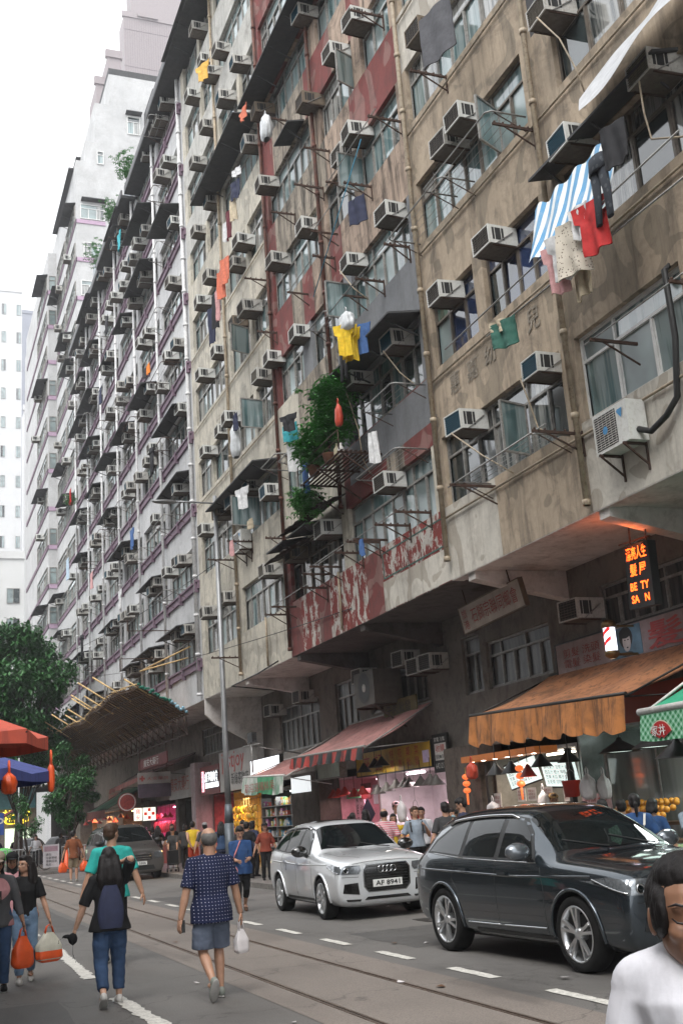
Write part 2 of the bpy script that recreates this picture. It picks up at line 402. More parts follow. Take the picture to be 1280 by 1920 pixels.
blkA, oA = block('apartment_block', 'tan rendered apartment block at the right with faded raised characters on its wall', -6, 18.4, 9, wA, sA, [W_TAN, W_TAN, W_TANLT, W_DARK, W_SHADE], pier=pA)
# ---- block B, red and grey patched
def wB(k):
    o = {0: [(18.75, 23.3, dict(n=8, g=[3, 3, 1])), (23.75, 27.7, dict(n=6, g=[0, 2, 0], fm=FR_BRN))],
         1: [(18.75, 22.9, dict(n=7, g=[0, 1, 0])), (24.6, 27.7, dict(n=5, g=[0, 2, 1]))],
         2: [(18.75, 22.0, dict(n=6, g=[1, 1, 3], open=[(22.0, .8, 1.5)])), (22.5, 24.9, dict(n=4, g=[1, 0, 1])), (25.6, 27.7, dict(n=4))],
         3: [(18.75, 21.0, dict(n=4, g=[1, 3, 0], open=[(21.0, .7, 1.4)])), (21.4, 23.3, dict(n=3, g=[0, 1])), (23.9, 27.7, dict(n=7, g=[3, 1, 1]))],
         4: [(18.75, 20.4, dict(n=3)), (20.9, 23.2, dict(n=4, open=[(21, .6, 1.2)])), (24.0, 27.7, dict(n=7, g=[3, 3, 1]))]}
    return o.get(k, [(18.8, 23.1, dict(n=7)), (23.6, 27.7, dict(n=7))])
def sB(k):
    return {0: [(18.4, 21.6, 2), (21.6, 22.5, 1), (22.5, 24.9, 2), (24.9, 25.7, 1), (25.7, 27.0, 2), (27.0, 28.0, 1)],
            1: [(18.4, 20.0, 1), (20.0, 20.9, 5), (20.9, 23.4, 1), (23.4, 28.0, 6)],
            2: [(18.4, 23.2, 3), (23.2, 26.2, 5), (26.2, 28.0, 6)],
            3: [(18.4, 22.4, 4), (22.4, 23.2, 1), (23.2, 24.5, 4), (24.5, 25.3, 1), (25.3, 26.2, 5), (26.2, 28, 1)],
            4: [(18.4, 19.9, 1), (19.9, 21.3, 1), (21.3, 23, 4), (23.0, 23.6, 5), (23.6, 27.2, 5), (27.2, 28, 1)],
            5: [(18.4, 19.3, 4), (19.3, 20.2, 4), (20.2, 21.0, 1), (21, 22.2, 4), (22.2, 24.2, 1), (24.2, 27, 5), (27, 28, 1)],
            6: [(18.4, 20.2, 4), (20.2, 24.5, 1), (24.5, 25.5, 4), (25.5, 27, 1), (27, 28, 4)]}.get(k, [(18.4, 22, 1), (22, 26, 4), (26, 28, 1)])
def pB(k, y):
    if k in (1,): return 3 if y < 23.4 else 6
    if y > 27.5: return 1
    return 4 if k > 2 else (3 if k == 2 else 6)
blkB, oB = block('apartment_block', 'apartment block with peeling brick red paint patches and a slate grey repair', 18.4, 28.0, 9, wB, sB, [W_TAN, W_RED, W_REDP, W_BGREY, W_PINK, W_MOULD, W_CREAM, W_SHADE], pier=pB)
# red strip under grey wall (one painted band) and the peeling mural's green frame
b = MB(); b.box((-.006, .1, 8.64), (-.001, 1.5, 9.12), 0); b.box((-.006, 2.6, 8.64), (-.001, 4.6, 9.0), 0)
b.box((-.006, -.0+.1, 9.12), (-.001, 4.6, 10.04), 1)
b.build('painted_band', [W_RED, W_BGREY], blkB)
b = MB(); g_ = (.02,)
for (a, c) in (((.15, 6.55), (3.15, 6.58)), ((.15, 7.1), (3.15, 7.13)), ((.15, 6.58), (.19, 7.1)), ((3.11, 6.58), (3.15, 7.1))): b.box((-.007, a[0], a[1]), (-.001, c[0], c[1]), 0)
b.build('mural_border', M('faded_green_paint', (.06, .13, .11), .8, var=.5), blkB)
b = MB(); b.box((-.004, .0, 5.86), (-.001, 3.2, 6.5), 0); b.build('painted_band', W_TANLT, blkB)
# ---- block C, cream grey
rC = random.Random(11)
def wC(k):
    r = random.Random(50+k); L = []
    for (a, b_) in ((28.3, 32.4), (32.95, 37.1)):
        if r.random() < .55: L.append((a, b_, dict(n=7, g=[1, 1, 2, 3] if k < 5 else [3, 3, 1])))
        else:
            c = a + (b_-a)*r.choice((.42, .55)); L += [(a, c-.15, dict(n=3, g=[1, 0, 2])), (c+.15, b_, dict(n=3, g=[3, 1, 2]))]
    if k == 2: L[0][2]['open'] = [(29.6, .7, 1.5)]
    if k == 3: L[0][2]['open'] = [(30.6, .7, 1.2)]
    if k == 1: L[0][2]['open'] = [(30.4, .9, 1.5)]
    return L
blkC, oC = block('apartment_block', 'cream grey apartment block between the red patched one and the purple banded one', 28.0, 37.6, 9, wC, lambda k: [(28.0, 37.6, 0 if k < 6 else 1)], [W_CREAM, wallmat('render_pale_stained', (.47, .46, .43), (.12, .11, .095), .6), W_SHADE], pier=0)
# ---- block D, pale grey with purple bands; three units long
def wD(k):
    r = random.Random(80+k); L = []
    for i in range(6):
        a = 37.95 + 4.82*i
        L.append((a, a+4.35, dict(n=6, g=[0, 1, 2, 3], det=i < 3)))
    return L
blkD, oD = block('apartment_block', 'long pale grey apartment block with purple bands under every row of windows', 37.6, 66.5, 9, wD, lambda k: [(37.6, 66.5, 0)], [W_GREY, W_SHADE])
b = MB()
for k in range(9):
    z = sz(k); b.box((-.08, 0, z-.30), (.0, 28.9, z-.06), 0); b.box((-.13, 0, z-.07), (.0, 28.9, z-.0), 0)
    for i in range(13): b.box((-.16, .15+2.41*i-.04, z-.42), (-.0, .15+2.41*i+.04, z+.03), 0)
b.build('purple_band', W_LILAC, blkD)
# ---- block E, taller, its side wall showing above D, stepping back towards the top
rE = random.Random(5)
E = empty('apartment_block', (9.6, 66.5, 0), 'tall white apartment block stepping back at its top behind the purple banded block', 'building')
b = MB()
for (x0, za, zb) in ((0, 5.85, 45.3), (.62, 45.3, 46.9), (1.3, 46.9, 50), (2.3, 50, 52.5)): b.box((x0, 0, za), (16, 11.5 if x0 == 0 else 30, zb), 0)
b.box((0, 11.5, 5.85), (14, 34, 45.3), 0); b.box((2.3, 0, 0), (14, 34, 5.84), 1)
b.build('wall', [W_WHITE, W_SHADE], E)
b = MB(); c = MB()
for k in range(13):
    z = sz(k)
    b.box((-.05, -.06, z-.30), (-.002, 10.3, z-.02), 0); b.box((-.05, -.06, z-.30), (1.9, -.002, z-.02), 1)
b.build('purple_band', [W_LILAC, W_LILACP], E)
for k in range(13):
    for i in range(2):
        a = .5+4.9*i; window(E, a, a+4.3, sz(k)+.02, hz(k)-.1, -.02, n=6, g=None if False else None, det=False) if False else window(E, a, a+4.3, sz(k)+.02, hz(k)-.1, -.05, n=6, det=False)
    if 9 <= k:
        window(E, .25+.2*(k % 2), 1.85, sz(k)+.05, hz(k)-.25, -.05, n=3, det=False, ax='X', fm=FR_WHT, gls=[3, 2])
window(E, 3.5, 4.4, 47.9, 49.3, -.05, n=2, det=False, ax='X', fm=FR_WHT); window(E, 1.4, 1.85, 45.2, 46.2, -.05, n=1, det=False, ax='X', fm=FR_WHT)
window(E, 3.6, 4.6, 44.6, 45.9, -.05, n=2, det=False, ax='X', fm=FR_WHT)
for (a, c_, z) in ((3.4, 4.5, 49.45), (.3, 1.95, hz(12)), ):
    b = MB(); b.box((a, -.5, z), (c_, -.002, z+.06)); b.build('canopy', W_ROOFD, E)
for k in range(13):
    if k % 3 != 1: 
        a = .4+2.2*(k % 4); eave(E, a, a+3.2, hz(k)+.02, 0, .75)
b = MB(); b.box((-.35, 1, 45.2), (0, 10, 45.32)); b.box((.3, 2, 46.8), (.7, 10, 46.9)); b.box((2.3, .0, 52.5), (2.5, 12, 53.0)); b.box((2.5, 0, 52.5), (9, .2, 53.0))
b.build('roof_edge', W_ROOFD, E)
# ---- block F, beyond E, a bay standing proud
F = empty('apartment_block', (9.0, 77.2, 0), 'narrow white apartment block with a jutting bay, farthest along the row', 'building')
b = MB(); b.box((0, 0, 5), (14, 16, 44)); b.box((2, 0, 0), (14, 16, 4.99), 1); b.build('wall', [W_WHITE, W_SHADE], F)
b = MB()
for k in range(13):
    z = sz(k); b.box((-.06, -.06, z-.32), (-.002, 15, z-.02), 0); b.box((-.06, -.06, z-.32), (.58, -.002, z-.02), 1)
b.build('purple_band', [W_LILAC, W_LILACP], F)
for k in range(13):
    window(F, .4, 6.5, sz(k), hz(k)-.1, -.05, n=7, det=False)
    if k % 4 != 2: window(F, .06, .56, sz(k), hz(k)-.2, -.05, n=1, det=False, ax='X', gls=[3])
    if k % 3 == 0: eave(F, .2, 4, hz(k), 0, .8)
# ---- towers far behind
def tower(name, label, x0, x1, y, z1, m, win=None, depth=3, z0=0):
    root = empty(name, (x0, y, 0), label, 'building'); b = MB(); b.box((0, 0, z0), (x1-x0, depth, z1)); 
    b.box((-.15, -.15, z1), (x1-x0+.15, .3, z1+.8)); b.build('wall', m, root)
    if win:
        xs, dz, ww, wh = win; n = 0; z = 6
        while z < z1-2:
            for x in xs:
                if n < 96: window(root, x, x+ww, z, z+wh, -.06, n=2, det=False, ax='X', gls=[0, 1, 3], top=False); n += 1
            z += dz
    return root
W_TOW = M('tower_tile_pink', (.27, .235, .24), .7, var=.06, scale=3); W_TOWG = M('tower_grey', (.22, .23, .27), .6, var=.1, scale=.5)
W_TOWW = M('tower_white', (.52, .52, .52), .7, var=.06, scale=.4)
T4 = tower('tower_block', 'blank mauve tower rising behind the roofs at the top', 23.5, 31.3, 120, 102.4, W_TOW)
b = MB(); b.box((1.0, 0, 103.2), (7.8, 2.8, 107.5)); b.box((1.8, -.4, 102.6), (4.4, -.2, 103.0)); b.build('roof_house', W_TOW, T4)
b = MB()
for i in range(26): b.box((.2+.3*i, -.03, 30), (.23+.3*i, -.001, 102.2))
for i in range(12): b.box((0, -.03, 40+5.5*i), (7.8, -.001, 40.06+5.5*i))
b.build('tile_joint', M('tile_joint', (.22, .19, .2), .8), T4)
tower('tower_block', 'small mauve roof tower left of the blank mauve one', 16.0, 17.3, 90, 72.3, W_TOW, depth=4)
tower('tower_block', 'thin mauve tower edge showing beside the white parapet', 15.0, 15.9, 90.5, 69.5, W_TOW, depth=4)
tower('tower_block', 'pale white tower at the left edge with small single windows', 9.5, 18.5, 200, 102, W_TOWW, ((5.3, 8.0), 5.7, .8, 2.2))
tower('tower_block', 'blue grey tower standing behind the white ones at the left', 22.2, 26.8, 240, 117, W_TOWG, depth=10)
tower('tower_block', 'lower white block with paired windows left of the row', 14.2, 18, 150, 59, W_TOWW, ((.45, 1.5), 3.1, .8, 1.5))
# ---- roof edge over C and D
b = MB()
for (a, c_, o_) in ((-5.6, 3.1, .75), (3.25, 9.2, .6), (9.5, 17, .7), (17.2, 28.7, .6)): b.box((-o_, a, 30.9), (.3, c_, 31.05), 0); b.box((-o_, a, 31.05), (-o_+.08, c_, 31.3), 1)
b.build('roof_edge', [W_ROOFD, M('eave_edge', (.14, .14, .145), .7)], blkD)
for i in range(11):
    b = MB(); a = -5+3*i; b.box((-.4+random.uniform(0, .5), a, 31.06), (2, a+random.uniform(1, 2.6), 31.3+random.uniform(.6, 1.9)), 0); b.build('roof_shed', [W_ROOFD, W_GREY, M('zinc_sheet', (.3, .33, .34), .5, .4)][i % 3], blkD)
# ---- canopies over windows (parts of their blocks)
def eaves_on(root, off, L):
    for (a, b_, k, out) in L: eave(root, a-off.y, b_-off.y, hz(k)+.03, 0, out)
eaves_on(blkA, oA, [(10.2, 13.5, 1, .46)])
eaves_on(blkB, oB, [(18.5, 23.4, 1, .8), (22.0, 27.9, 5, .75), (24.3, 25.5, 4, .5), (24.4, 25.9, 0, .7), (26.2, 27.6, 0, .7), (19, 22, 6, .7)])
eaves_on(blkC, oC, [(28.1, 33.4, 1, .8), (28.1, 33.6, 5, .85), (33, 37, 8, .9), (28.4, 32.0, 8, .9)])
rr = random.Random(21); LD = []
for k in range(9):
    for i in range(6):
        if rr.random() < .55: a = 37.95+4.82*i + rr.uniform(0, .8); LD.append((a, a+rr.uniform(2.4, 4.2), k, rr.uniform(.55, .85)))
eaves_on(blkD, oD, LD)
# ---- pilasters and mid piers
b = MB()
for yy in (7.65, 12.1, ): b.box((-.05, yy-.12+12-6, 5.86), (-.001, yy+.12+12-6, 30), 0)
# (pipes below carry these lines)
def pipe(name, label, pts, r, m, cat='drainpipe', group='drainpipes down the facades', collars=True):
    p = MB(); p.tube(pts, r, 10)
    if collars:
        z = pts[0][2]
        while z < pts[-1][2]:
            p.tube([(pts[0][0], pts[0][1], z), (pts[0][0], pts[0][1], z+.09)], r*1.35, 10); z += 1.4
    return setp(p.build(name, m), label, cat, group)
pipe('drainpipe', 'cream drainpipe down the middle of the tan block', [(9.5, 13.6, 5.95), (9.5, 13.6, 30)], .048, PIPE)
pipe('drainpipe', 'cream drainpipe at the join of the tan block and the red patched block', [(9.5, 18.32, 6.2), (9.5, 18.32, 30)], .05, PIPE)
pipe('drainpipe', 'rusty red soil pipe up the middle of the red patched block', [(9.5, 23.5, 8.7), (9.5, 23.5, 30)], .05, CAST)
pipe('drainpipe', 'thin rusty pipe at the left edge of the red patched block', [(9.52, 27.9, 6.0), (9.52, 27.9, 30)], .05, CAST)
pipe('drainpipe', 'cream drainpipe down the middle of the cream grey block', [(9.52, 32.68, 6.0), (9.52, 32.68, 31)], .05, PIPE)
pipe('drainpipe', 'white drainpipe where the cream grey block meets the purple banded one', [(9.5, 37.85, 6.0), (9.5, 37.85, 31)], .07, PIPEW)
for i, s in enumerate(('second', 'third', 'fourth', 'fifth', 'sixth', 'seventh')):
    pipe('drainpipe', 'white drainpipe down the purple banded block, %s from its right end' % s, [(9.42, 42.55+4.82*i, 5.95), (9.42, 42.55+4.82*i, 31)], .055, PIPEW)
for yy in (30.0, 24.1): pipe('drainpipe', 'thin stained waste pipe on the lowest wall strip of the %s block' % ('cream grey' if yy > 28 else 'red patched'), [(9.55, yy, 5.9), (9.55, yy, 7.3)], .03, PIPE, group=None, collars=False)
# horizontal conduits under sills
b = MB()
for k in range(0, 6): b.tube([(-.05, 12.2, sz(k)-.22), (-.05, 24.3, sz(k)-.22)], .022, 6)
b.build('conduit', PIPE, blkA)
b = MB()
for k in (2, 3, 4): b.tube([(-.05, .2, sz(k)-.2), (-.05, 9.3, sz(k)-.2)], .02, 6)
b.build('conduit', PIPE, blkC)
# ---- soffit, beams and the set-back lower wall (of each block)
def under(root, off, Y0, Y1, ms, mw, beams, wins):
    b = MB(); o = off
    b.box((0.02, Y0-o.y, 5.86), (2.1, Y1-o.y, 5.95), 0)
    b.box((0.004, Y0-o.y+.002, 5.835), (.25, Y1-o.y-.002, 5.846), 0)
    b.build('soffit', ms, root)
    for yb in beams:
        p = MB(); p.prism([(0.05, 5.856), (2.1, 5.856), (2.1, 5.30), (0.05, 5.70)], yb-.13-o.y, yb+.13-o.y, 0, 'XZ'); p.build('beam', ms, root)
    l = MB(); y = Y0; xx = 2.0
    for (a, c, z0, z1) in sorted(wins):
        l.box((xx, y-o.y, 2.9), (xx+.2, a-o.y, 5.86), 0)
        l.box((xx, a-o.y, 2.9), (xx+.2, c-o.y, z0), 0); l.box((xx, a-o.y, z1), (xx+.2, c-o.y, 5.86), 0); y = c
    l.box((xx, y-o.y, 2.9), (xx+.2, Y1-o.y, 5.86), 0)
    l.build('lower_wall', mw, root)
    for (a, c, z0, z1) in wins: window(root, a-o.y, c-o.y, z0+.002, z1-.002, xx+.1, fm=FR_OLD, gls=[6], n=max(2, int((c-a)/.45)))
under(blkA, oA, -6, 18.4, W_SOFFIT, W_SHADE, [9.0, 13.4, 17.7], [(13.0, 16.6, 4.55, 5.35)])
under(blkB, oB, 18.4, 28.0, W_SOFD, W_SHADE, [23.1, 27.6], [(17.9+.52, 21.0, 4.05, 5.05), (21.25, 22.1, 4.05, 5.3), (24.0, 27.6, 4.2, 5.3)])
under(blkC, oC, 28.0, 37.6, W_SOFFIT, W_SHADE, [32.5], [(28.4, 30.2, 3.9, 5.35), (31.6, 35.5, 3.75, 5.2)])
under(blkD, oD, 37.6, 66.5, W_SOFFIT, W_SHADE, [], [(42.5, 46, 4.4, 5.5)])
# end walls that hold the overhang at C's far end (slab fin)
b = MB(); b.prism([(0.0, 5.86), (2.0, 5.86), (2.0, 3.2), (1.4, 4.4), (.3, 5.0), (0, 5.3)], 9.45, 9.6, 0, 'XZ'); b.build('end_fin', W_SOFFIT, blkC)
# block A/B ceiling underside edge grime strip
# ------------------------------------------------------------------ writing
FACE_ST = Matrix(((0, 0, -1, 0), (-1, 0, 0, 0), (0, 1, 0, 0), (0, 0, 0, 1)))      # reads from the street (faces -X)
FACE_CAM = Matrix(((1, 0, 0, 0), (0, 0, -1, 0), (0, 1, 0, 0), (0, 0, 0, 1)))      # faces -Y
def text(body, h, m, parent, rot, loc, wid=None, ext=.004, name='lettering', vertical=False, bold=0.0, gap=1.12):
    """writing whose lower left corner is at loc (in the parent's space)"""
    if vertical: body = '\n'.join(body)
    cu = bpy.data.curves.new(name, 'FONT'); cu.body = body; cu.size = 1; cu.extrude = 0; cu.space_line = gap; cu.offset = bold
    cu.resolution_u = 2
    o = bpy.data.objects.new(name, cu); C.objects.link(o)
    dg = bpy.context.evaluated_depsgraph_get(); me = bpy.data.meshes.new_from_object(o.evaluated_get(dg))
    bpy.data.objects.remove(o); bpy.data.curves.remove(cu)
    if not me.vertices: return None
    xs = [v.co.x for v in me.vertices]; ys = [v.co.y for v in me.vertices]
    x0, x1, y0, y1 = min(xs), max(xs), min(ys), max(ys); sy = h/(y1-y0); sx = (wid/(x1-x0)) if wid else sy
    for v in me.vertices:
        v.co = (rot.to_3x3() @ Vector(((v.co.x-x0)*sx, (v.co.y-y0)*sy, ext))) + Vector(loc)
    me.materials.clear(); me.materials.append(m); me.update()
    t = bpy.data.objects.new(name, me); C.objects.link(t); t.parent = parent; return t
T_RED = M('sign_red_paint', (.42, .035, .025), .6, var=.25, scale=12)
T_REDF = M('sign_red_faded', (.30, .045, .035), .7, var=.5, scale=12)
T_BLK = M('sign_black', (.015, .015, .015), .6)
T_WHT = M('sign_white', (.62, .6, .57), .6, var=.25, scale=5, dirt=((.3, .26, .22), .5))
T_GOLD = M('gold_paint', (.62, .38, .06), .45, .4)
def sign(label, y0, y1, z0, z1, X, m, th=.07, frame=None, cat='sign', name='shop_sign', group=None, face='ST'):
    root = empty(name, (X, y1, z0), label, cat, group); b = MB()
    b.box((0, 0, 0), (th, y0-y1, z1-z0)); b.build('panel', m, root)
    if frame:
        f = MB(); t = .03; H = z1-z0; W_ = y0-y1
        f.box((-.012, 0, 0), (th, W_, -t)); f.box((-.012, 0, H), (th, W_, H+t)); f.box((-.012, t, -t), (th, 0, H+t)); f.box((-.012, W_, -t), (th, W_-t, H+t))
        f.build('frame', frame, root)
    return root
FRM = M('dark_sign_frame', (.03, .028, .026), .5, .4)

# ---- raised characters on the tan wall: 惠 嘉 幼 ... 匹
CHR = wallmat('raised_character_render', (.27, .235, .19), (.05, .04, .03), .8)
for (ch, y, z, lab) in (('惠', 17.65, 9.30, 'leftmost'), ('嘉', 16.95, 9.28, 'second from left'), ('幼', 16.25, 9.30, 'third from left'), ('兒', 14.75, 9.28, 'fourth and farthest right'), ):
    r_ = empty('raised_character', (9.595, y, z), 'faded raised plaster character on the tan wall, %s' % lab, 'lettering', 'raised characters on the tan wall')
    text(ch, .42, CHR, r_, FACE_ST, (0, 0, 0), ext=.012, bold=.01)

# ---- signs
s = sign('yellow signboard with red characters over the white walled shop', 23.8, 28.5, 2.64, 3.22, 11.42, M('sign_yellow', (.50, .30, .015), .5, var=.3, scale=2, dirt=((.2, .12, .03), .5)), .1, FRM)
text('來', .42, T_RED, s, FACE_ST, (-.004, -.55, .08)); text('記', .42, T_RED, s, FACE_ST, (-.004, -1.35, .08))
for i, c2 in enumerate(('特零', '花售', '菓批', '菜發')): text(c2, .46, T_RED, s, FACE_ST, (-.004, -2.3-.5*i, .07), wid=.24, vertical=True)
b = MB(); b.box((-.012, -4.25, .1), (-.004, -4.6, .38)); b.build('paper_notice', M('lilac_paper', (.55, .45, .65), .8), s)
s = sign('black board with recycling numbers beside the yellow signboard', 23.0, 23.7, 2.5, 3.3, 11.45, T_BLK, .05, FRM)
text('收購', .17, T_RED, s, FACE_ST, (-.006, -.12, .42), wid=.46); text('64212174', .12, T_WHT, s, FACE_ST, (-.004, -.06, .06), wid=.58)
text('家電 冷氣', .1, T_WHT, s, FACE_ST, (-.004, -.06, .66), wid=.56); 
b = MB(); b.box((-.004, -.06, .24), (-.001, -.64, .62)); b.build('white_field', T_WHT, s); text('雪櫃●洗衣', .1, T_BLK, s, FACE_ST, (-.006, -.1, .27), wid=.5)
s = sign('black and red recycling poster on the wall behind the lamp post', 41.3, 42.5, 5.45, 6.1-.25, 11.54, T_BLK, .04)
text('收購', .14, T_RED, s, FACE_ST, (-.006, -.2, .18), wid=.8); text('64212174', .09, T_WHT, s, FACE_ST, (-.006, -.1, .04), wid=1)
# association sign, hung slanting under the soffit
s = empty('association_sign', (10.4, 19.6, 5.02), 'pale signboard with red characters hung at a slant under the concrete soffit', 'sign')
b = MB(); b.box((0, 0, 0), (.08, -2.45, .5)); b.build('panel', M('sign_dull_beige', (.36, .29, .24), .7, var=.3, scale=3), s)
f = MB(); 
for z in (-.02, .5): f.box((-.012, .02, z), (.09, -2.47, z+.02))
for y in (.02, -2.45): f.box((-.012, y, 0), (.09, y-.02, .5))
f.build('frame', M('bronze_frame', (.12, .08, .05), .5, .5), s)
text('旅港', .40, T_REDF, s, FACE_ST, (-.006, -.08, .05), wid=.22, vertical=True); text('石獅宗聯同鄉會', .30, T_REDF, s, FACE_ST, (-.006, -.45, .11), wid=1.85)
b = MB(); 
for y in (-.3, -2.1): b.tube([(.04, y, .52), (.04, y, .83)], .012, 6)
b.build('hanger', RUST, s); s.rotation_euler = (math.radians(-2.5), math.radians(-10), 0)
# LED sign, tilted
s = empty('led_sign', (10.3, 14.0, 4.42), 'tilted black sign with glowing orange characters hanging below the soffit', 'sign')
b = MB(); b.box((0, 0, 0), (.14, -.62, .98)); b.build('case', T_BLK, s)
LED = emit('led_orange', (1, .10, .01), 2.2)
text('漂亮人生', .20, LED, s, FACE_ST, (-.004, -.06, .74), wid=.5, bold=.012)
text('髮 屋', .19, LED, s, FACE_ST, (-.004, -.12, .49), wid=.40, bold=.012); text('BE  TY', .12, LED, s, FACE_ST, (-.004, -.09, .27), wid=.46, bold=.02); text('SA   N', .12, LED, s, FACE_ST, (-.004, -.09, .08), wid=.44, bold=.02)
b = MB(); b.bar((.07, -.1, .98), (.07, -.1, 1.42), .02); b.bar((.07, -.5, .98), (.07, -.5, 1.42), .02); b.bar((.07, .2, 1.05), (.07, -.6, 1.05), .02); b.build('bracket', RUST, s)
s.rotation_euler = (math.radians(3), 0, 0)
l = bpy.data.lights.new('led_glow', 'AREA'); l.energy = 2.5; l.color = (1, .2, .06); l.size = .5; lo = bpy.data.objects.new('led_glow', l); C.objects.link(lo); lo.parent = s; lo.location = (-.12, -.3, .9)
lo.rotation_euler = (math.radians(150), math.radians(25), 0)
# billboard of the hair salon
s = sign('hair salon board with large red characters and a portrait above the orange awning', 13.2, 18.1, 3.95, 4.5, 11.5, M('board_mauve', (.34, .26, .25), .7, var=.3, scale=2, dirt=((.15, .12, .11), .6)), .07, FRM)
text('髮型', .46, T_RED, s, FACE_ST, (-.006, -2.85, .03), wid=1.9, bold=.015)
text('剪髮 洗頭\n電髮 染髮', .36, T_REDF, s, FACE_ST, (-.005, -.25, .08), wid=1.2)
b = MB(); b.box((-.006, -1.78, .02), (-.001, -2.68, .53), 0); b.build('portrait_poster', M('poster_blue', (.10, .19, .25), .6, var=.4, scale=4), s)
b = MB()
def disc(b, cy, cz, ry, rz, x, mi, n=20): b.add([(x, cy, cz)] + [(x, cy+ry*math.cos(2*PI*i/n), cz+rz*math.sin(2*PI*i/n)) for i in range(n)], [(0, i+1, (i+1) % n+1) for i in range(n)], mi)
disc(b, -2.25, .34, .19, .19, -.007, 0); disc(b, -2.26, .27, .115, .17, -.008, 1); disc(b, -2.24, .42, .17, .09, -.009, 0); disc(b, -2.22, .30, .022, .012, -.0095, 0); disc(b, -2.31, .30, .022, .012, -.0095, 0); disc(b, -2.27, .17, .03, .012, -.0095, 0); disc(b, -2.25, .06, .16, .04, -.007, 0)
b.build('portrait', [T_BLK, M('poster_skin', (.5, .45, .42), .6)], s)
# barber pole light
s = empty('barber_light', (11.0, 15.6, 3.95), 'lit barber pole with red and white stripes above the orange awning', 'lamp')
b = MB(); b.lathe([(.10, .08), (.10, .47)], n=16); b.build('glass_tube', emit('barber_white', (.82, .85, 1), 1.1, (.8, .8, .9)), s)
b = MB(); b.lathe([(.05, -.05), (.12, 0), (.13, .07), (.11, .08)], n=16); b.lathe([(.11, .47), (.135, .49), (.12, .56), (.06, .6), (.0, .61)], n=16); b.bar((.0, -.02, .02), (.6, -.02, .02), .04); b.bar((.1, .0, .5), (.6, 0, .5), .03); b.build('cap', M('brass_dull', (.25, .17, .08), .4, .8), s)
b = MB()
for q in (0.1, .27): b.grid(lambda u, v: (.102*math.cos(PI*.6+u*PI*.75), .102*math.sin(PI*.6+u*PI*.75), q+.16*u+.07*v), 8, 1)
b.build('stripe', emit('barber_red', (.8, .03, .03), .5), s)
# other signs along the row
s = sign('tall grey white fascia with red script lettering behind the lamp post', 36.7, 41.2, 2.78, 4.2, 11.0, M('fascia_grey', (.36, .34, .32), .7, var=.2, scale=2), .12)
text('justjoy', .75, T_RED, s, FACE_ST, (-.005, -.35, .62), wid=3.0); text('新綠茶飲店', .42, T_BLK, s, FACE_ST, (-.005, -1.6, .2), wid=2.2); text('正品', .6, T_REDF, s, FACE_ST, (-.005, -.6, .1), wid=.8)
s = sign('red fascia with a lit white panel of frozen meat characters', 41.3, 44.2, 2.78, 3.85, 11.0, M('fascia_red', (.16, .015, .015), .5, var=.3, scale=3), .12)
LIT = emit('lit_panel_white', (.95, .97, 1), .9)
b = MB(); b.box((-.02, -.78, .22), (-.002, -2.85, .86)); b.build('lit_panel', emit('panel_black', (.02, .02, .03), 0), s)
text('成發凍肉食', .40, LIT, s, FACE_ST, (-.024, -.82, .45), wid=2.0, bold=.02); b = MB(); b.box((-.026, -.8, .24), (-.02, -2.85, .42)); b.build('lit_strip', LIT, s)
text('BLOOM SMART P', .14, emit('strip_text', (.05, .06, .2), 0), s, FACE_ST, (-.03, -.84, .26), wid=1.95)
b = MB(); b.box((-.03, -.32, .12), (-.0, -.58, .9)); b.build('neon_strip', emit('neon_pink', (1, .42, .5), .9), s); text('凍肉食品', .7, T_RED, s, FACE_ST, (-.034, -.36, .16), wid=.18, vertical=True)
s = sign('dull white pharmacy fascia with five dark red characters', 45.75, 49.9, 2.8, 4.0, 11.0, M('fascia_dirty_white', (.27, .25, .235), .7, var=.25, scale=2), .1)
text('廣安大藥行', .6, T_REDF, s, FACE_ST, (-.005, -.3, .32), wid=3.5)
s = empty('hanging_sign', (8.95, 46.4, 2.9), 'hanging pharmacy sign with a red cross and small red writing', 'sign')
b = MB(); b.box((0, 0, .55), (1.35, .1, 1.0)); b.build('panel', M('fascia_dirty_white', (.3, .28, .27)), s); b = MB(); b.box((0, .0, 0), (1.35, .1, .53)); b.build('dark_panel', M('panel_purple', (.06, .04, .06), .5, var=.5, scale=4), s)
b = MB(); b.box((.06, -.006, .72), (.28, -.001, .80)); b.box((.13, -.007, .65), (.21, -.0015, .87)); b.build('red_cross', T_REDF, s); text('大安藥房', .14, T_REDF, s, FACE_CAM, (.36, -.002, .68), wid=.9)
b = MB(); b.tube([(.1, .05, 1.0), (.1, .05, 2.9)], .015, 6); b.tube([(1.2, .05, 1.0), (1.2, .05, 2.9)], .015, 6); b.build('hanger', RUST, s)
s = empty('lit_sign', (9.45, 48, 2.0), 'lit white square sign with four red squares hanging over the pavement', 'sign')
b = MB(); b.box((.0, 0, 0), (.52, .1, .53)); b.box((-.38, 0, .02), (-.06, .1, .53)); b.build('panel', emit('lit_cream', (.95, .92, .8), .45), s)
b = MB()
for (x, z) in ((.22, .38), (.22, .06), (.06, .22), (.38, .22)): b.box((x-.03, -.008, z-.0), (x+.09, -.001, z+.12))
b.build('red_square', emit('red_lit', (.5, .02, .01), .35), s); text('寶安', .44, emit('red_lit', (.5, .02, .01), .35), s, FACE_CAM, (-.33, -.004, .05), wid=.2, vertical=True)
s = sign('dark red cloth banner with white characters under the bamboo canopy', 43.0, 48.7, 4.08, 4.52, 9.42, M('banner_darkred', (.13, .02, .02), .8, var=.4, scale=3), .04)
text('廣安大藥行', .3, T_WHT, s, FACE_ST, (-.006, -1.2, .07), wid=3.0)
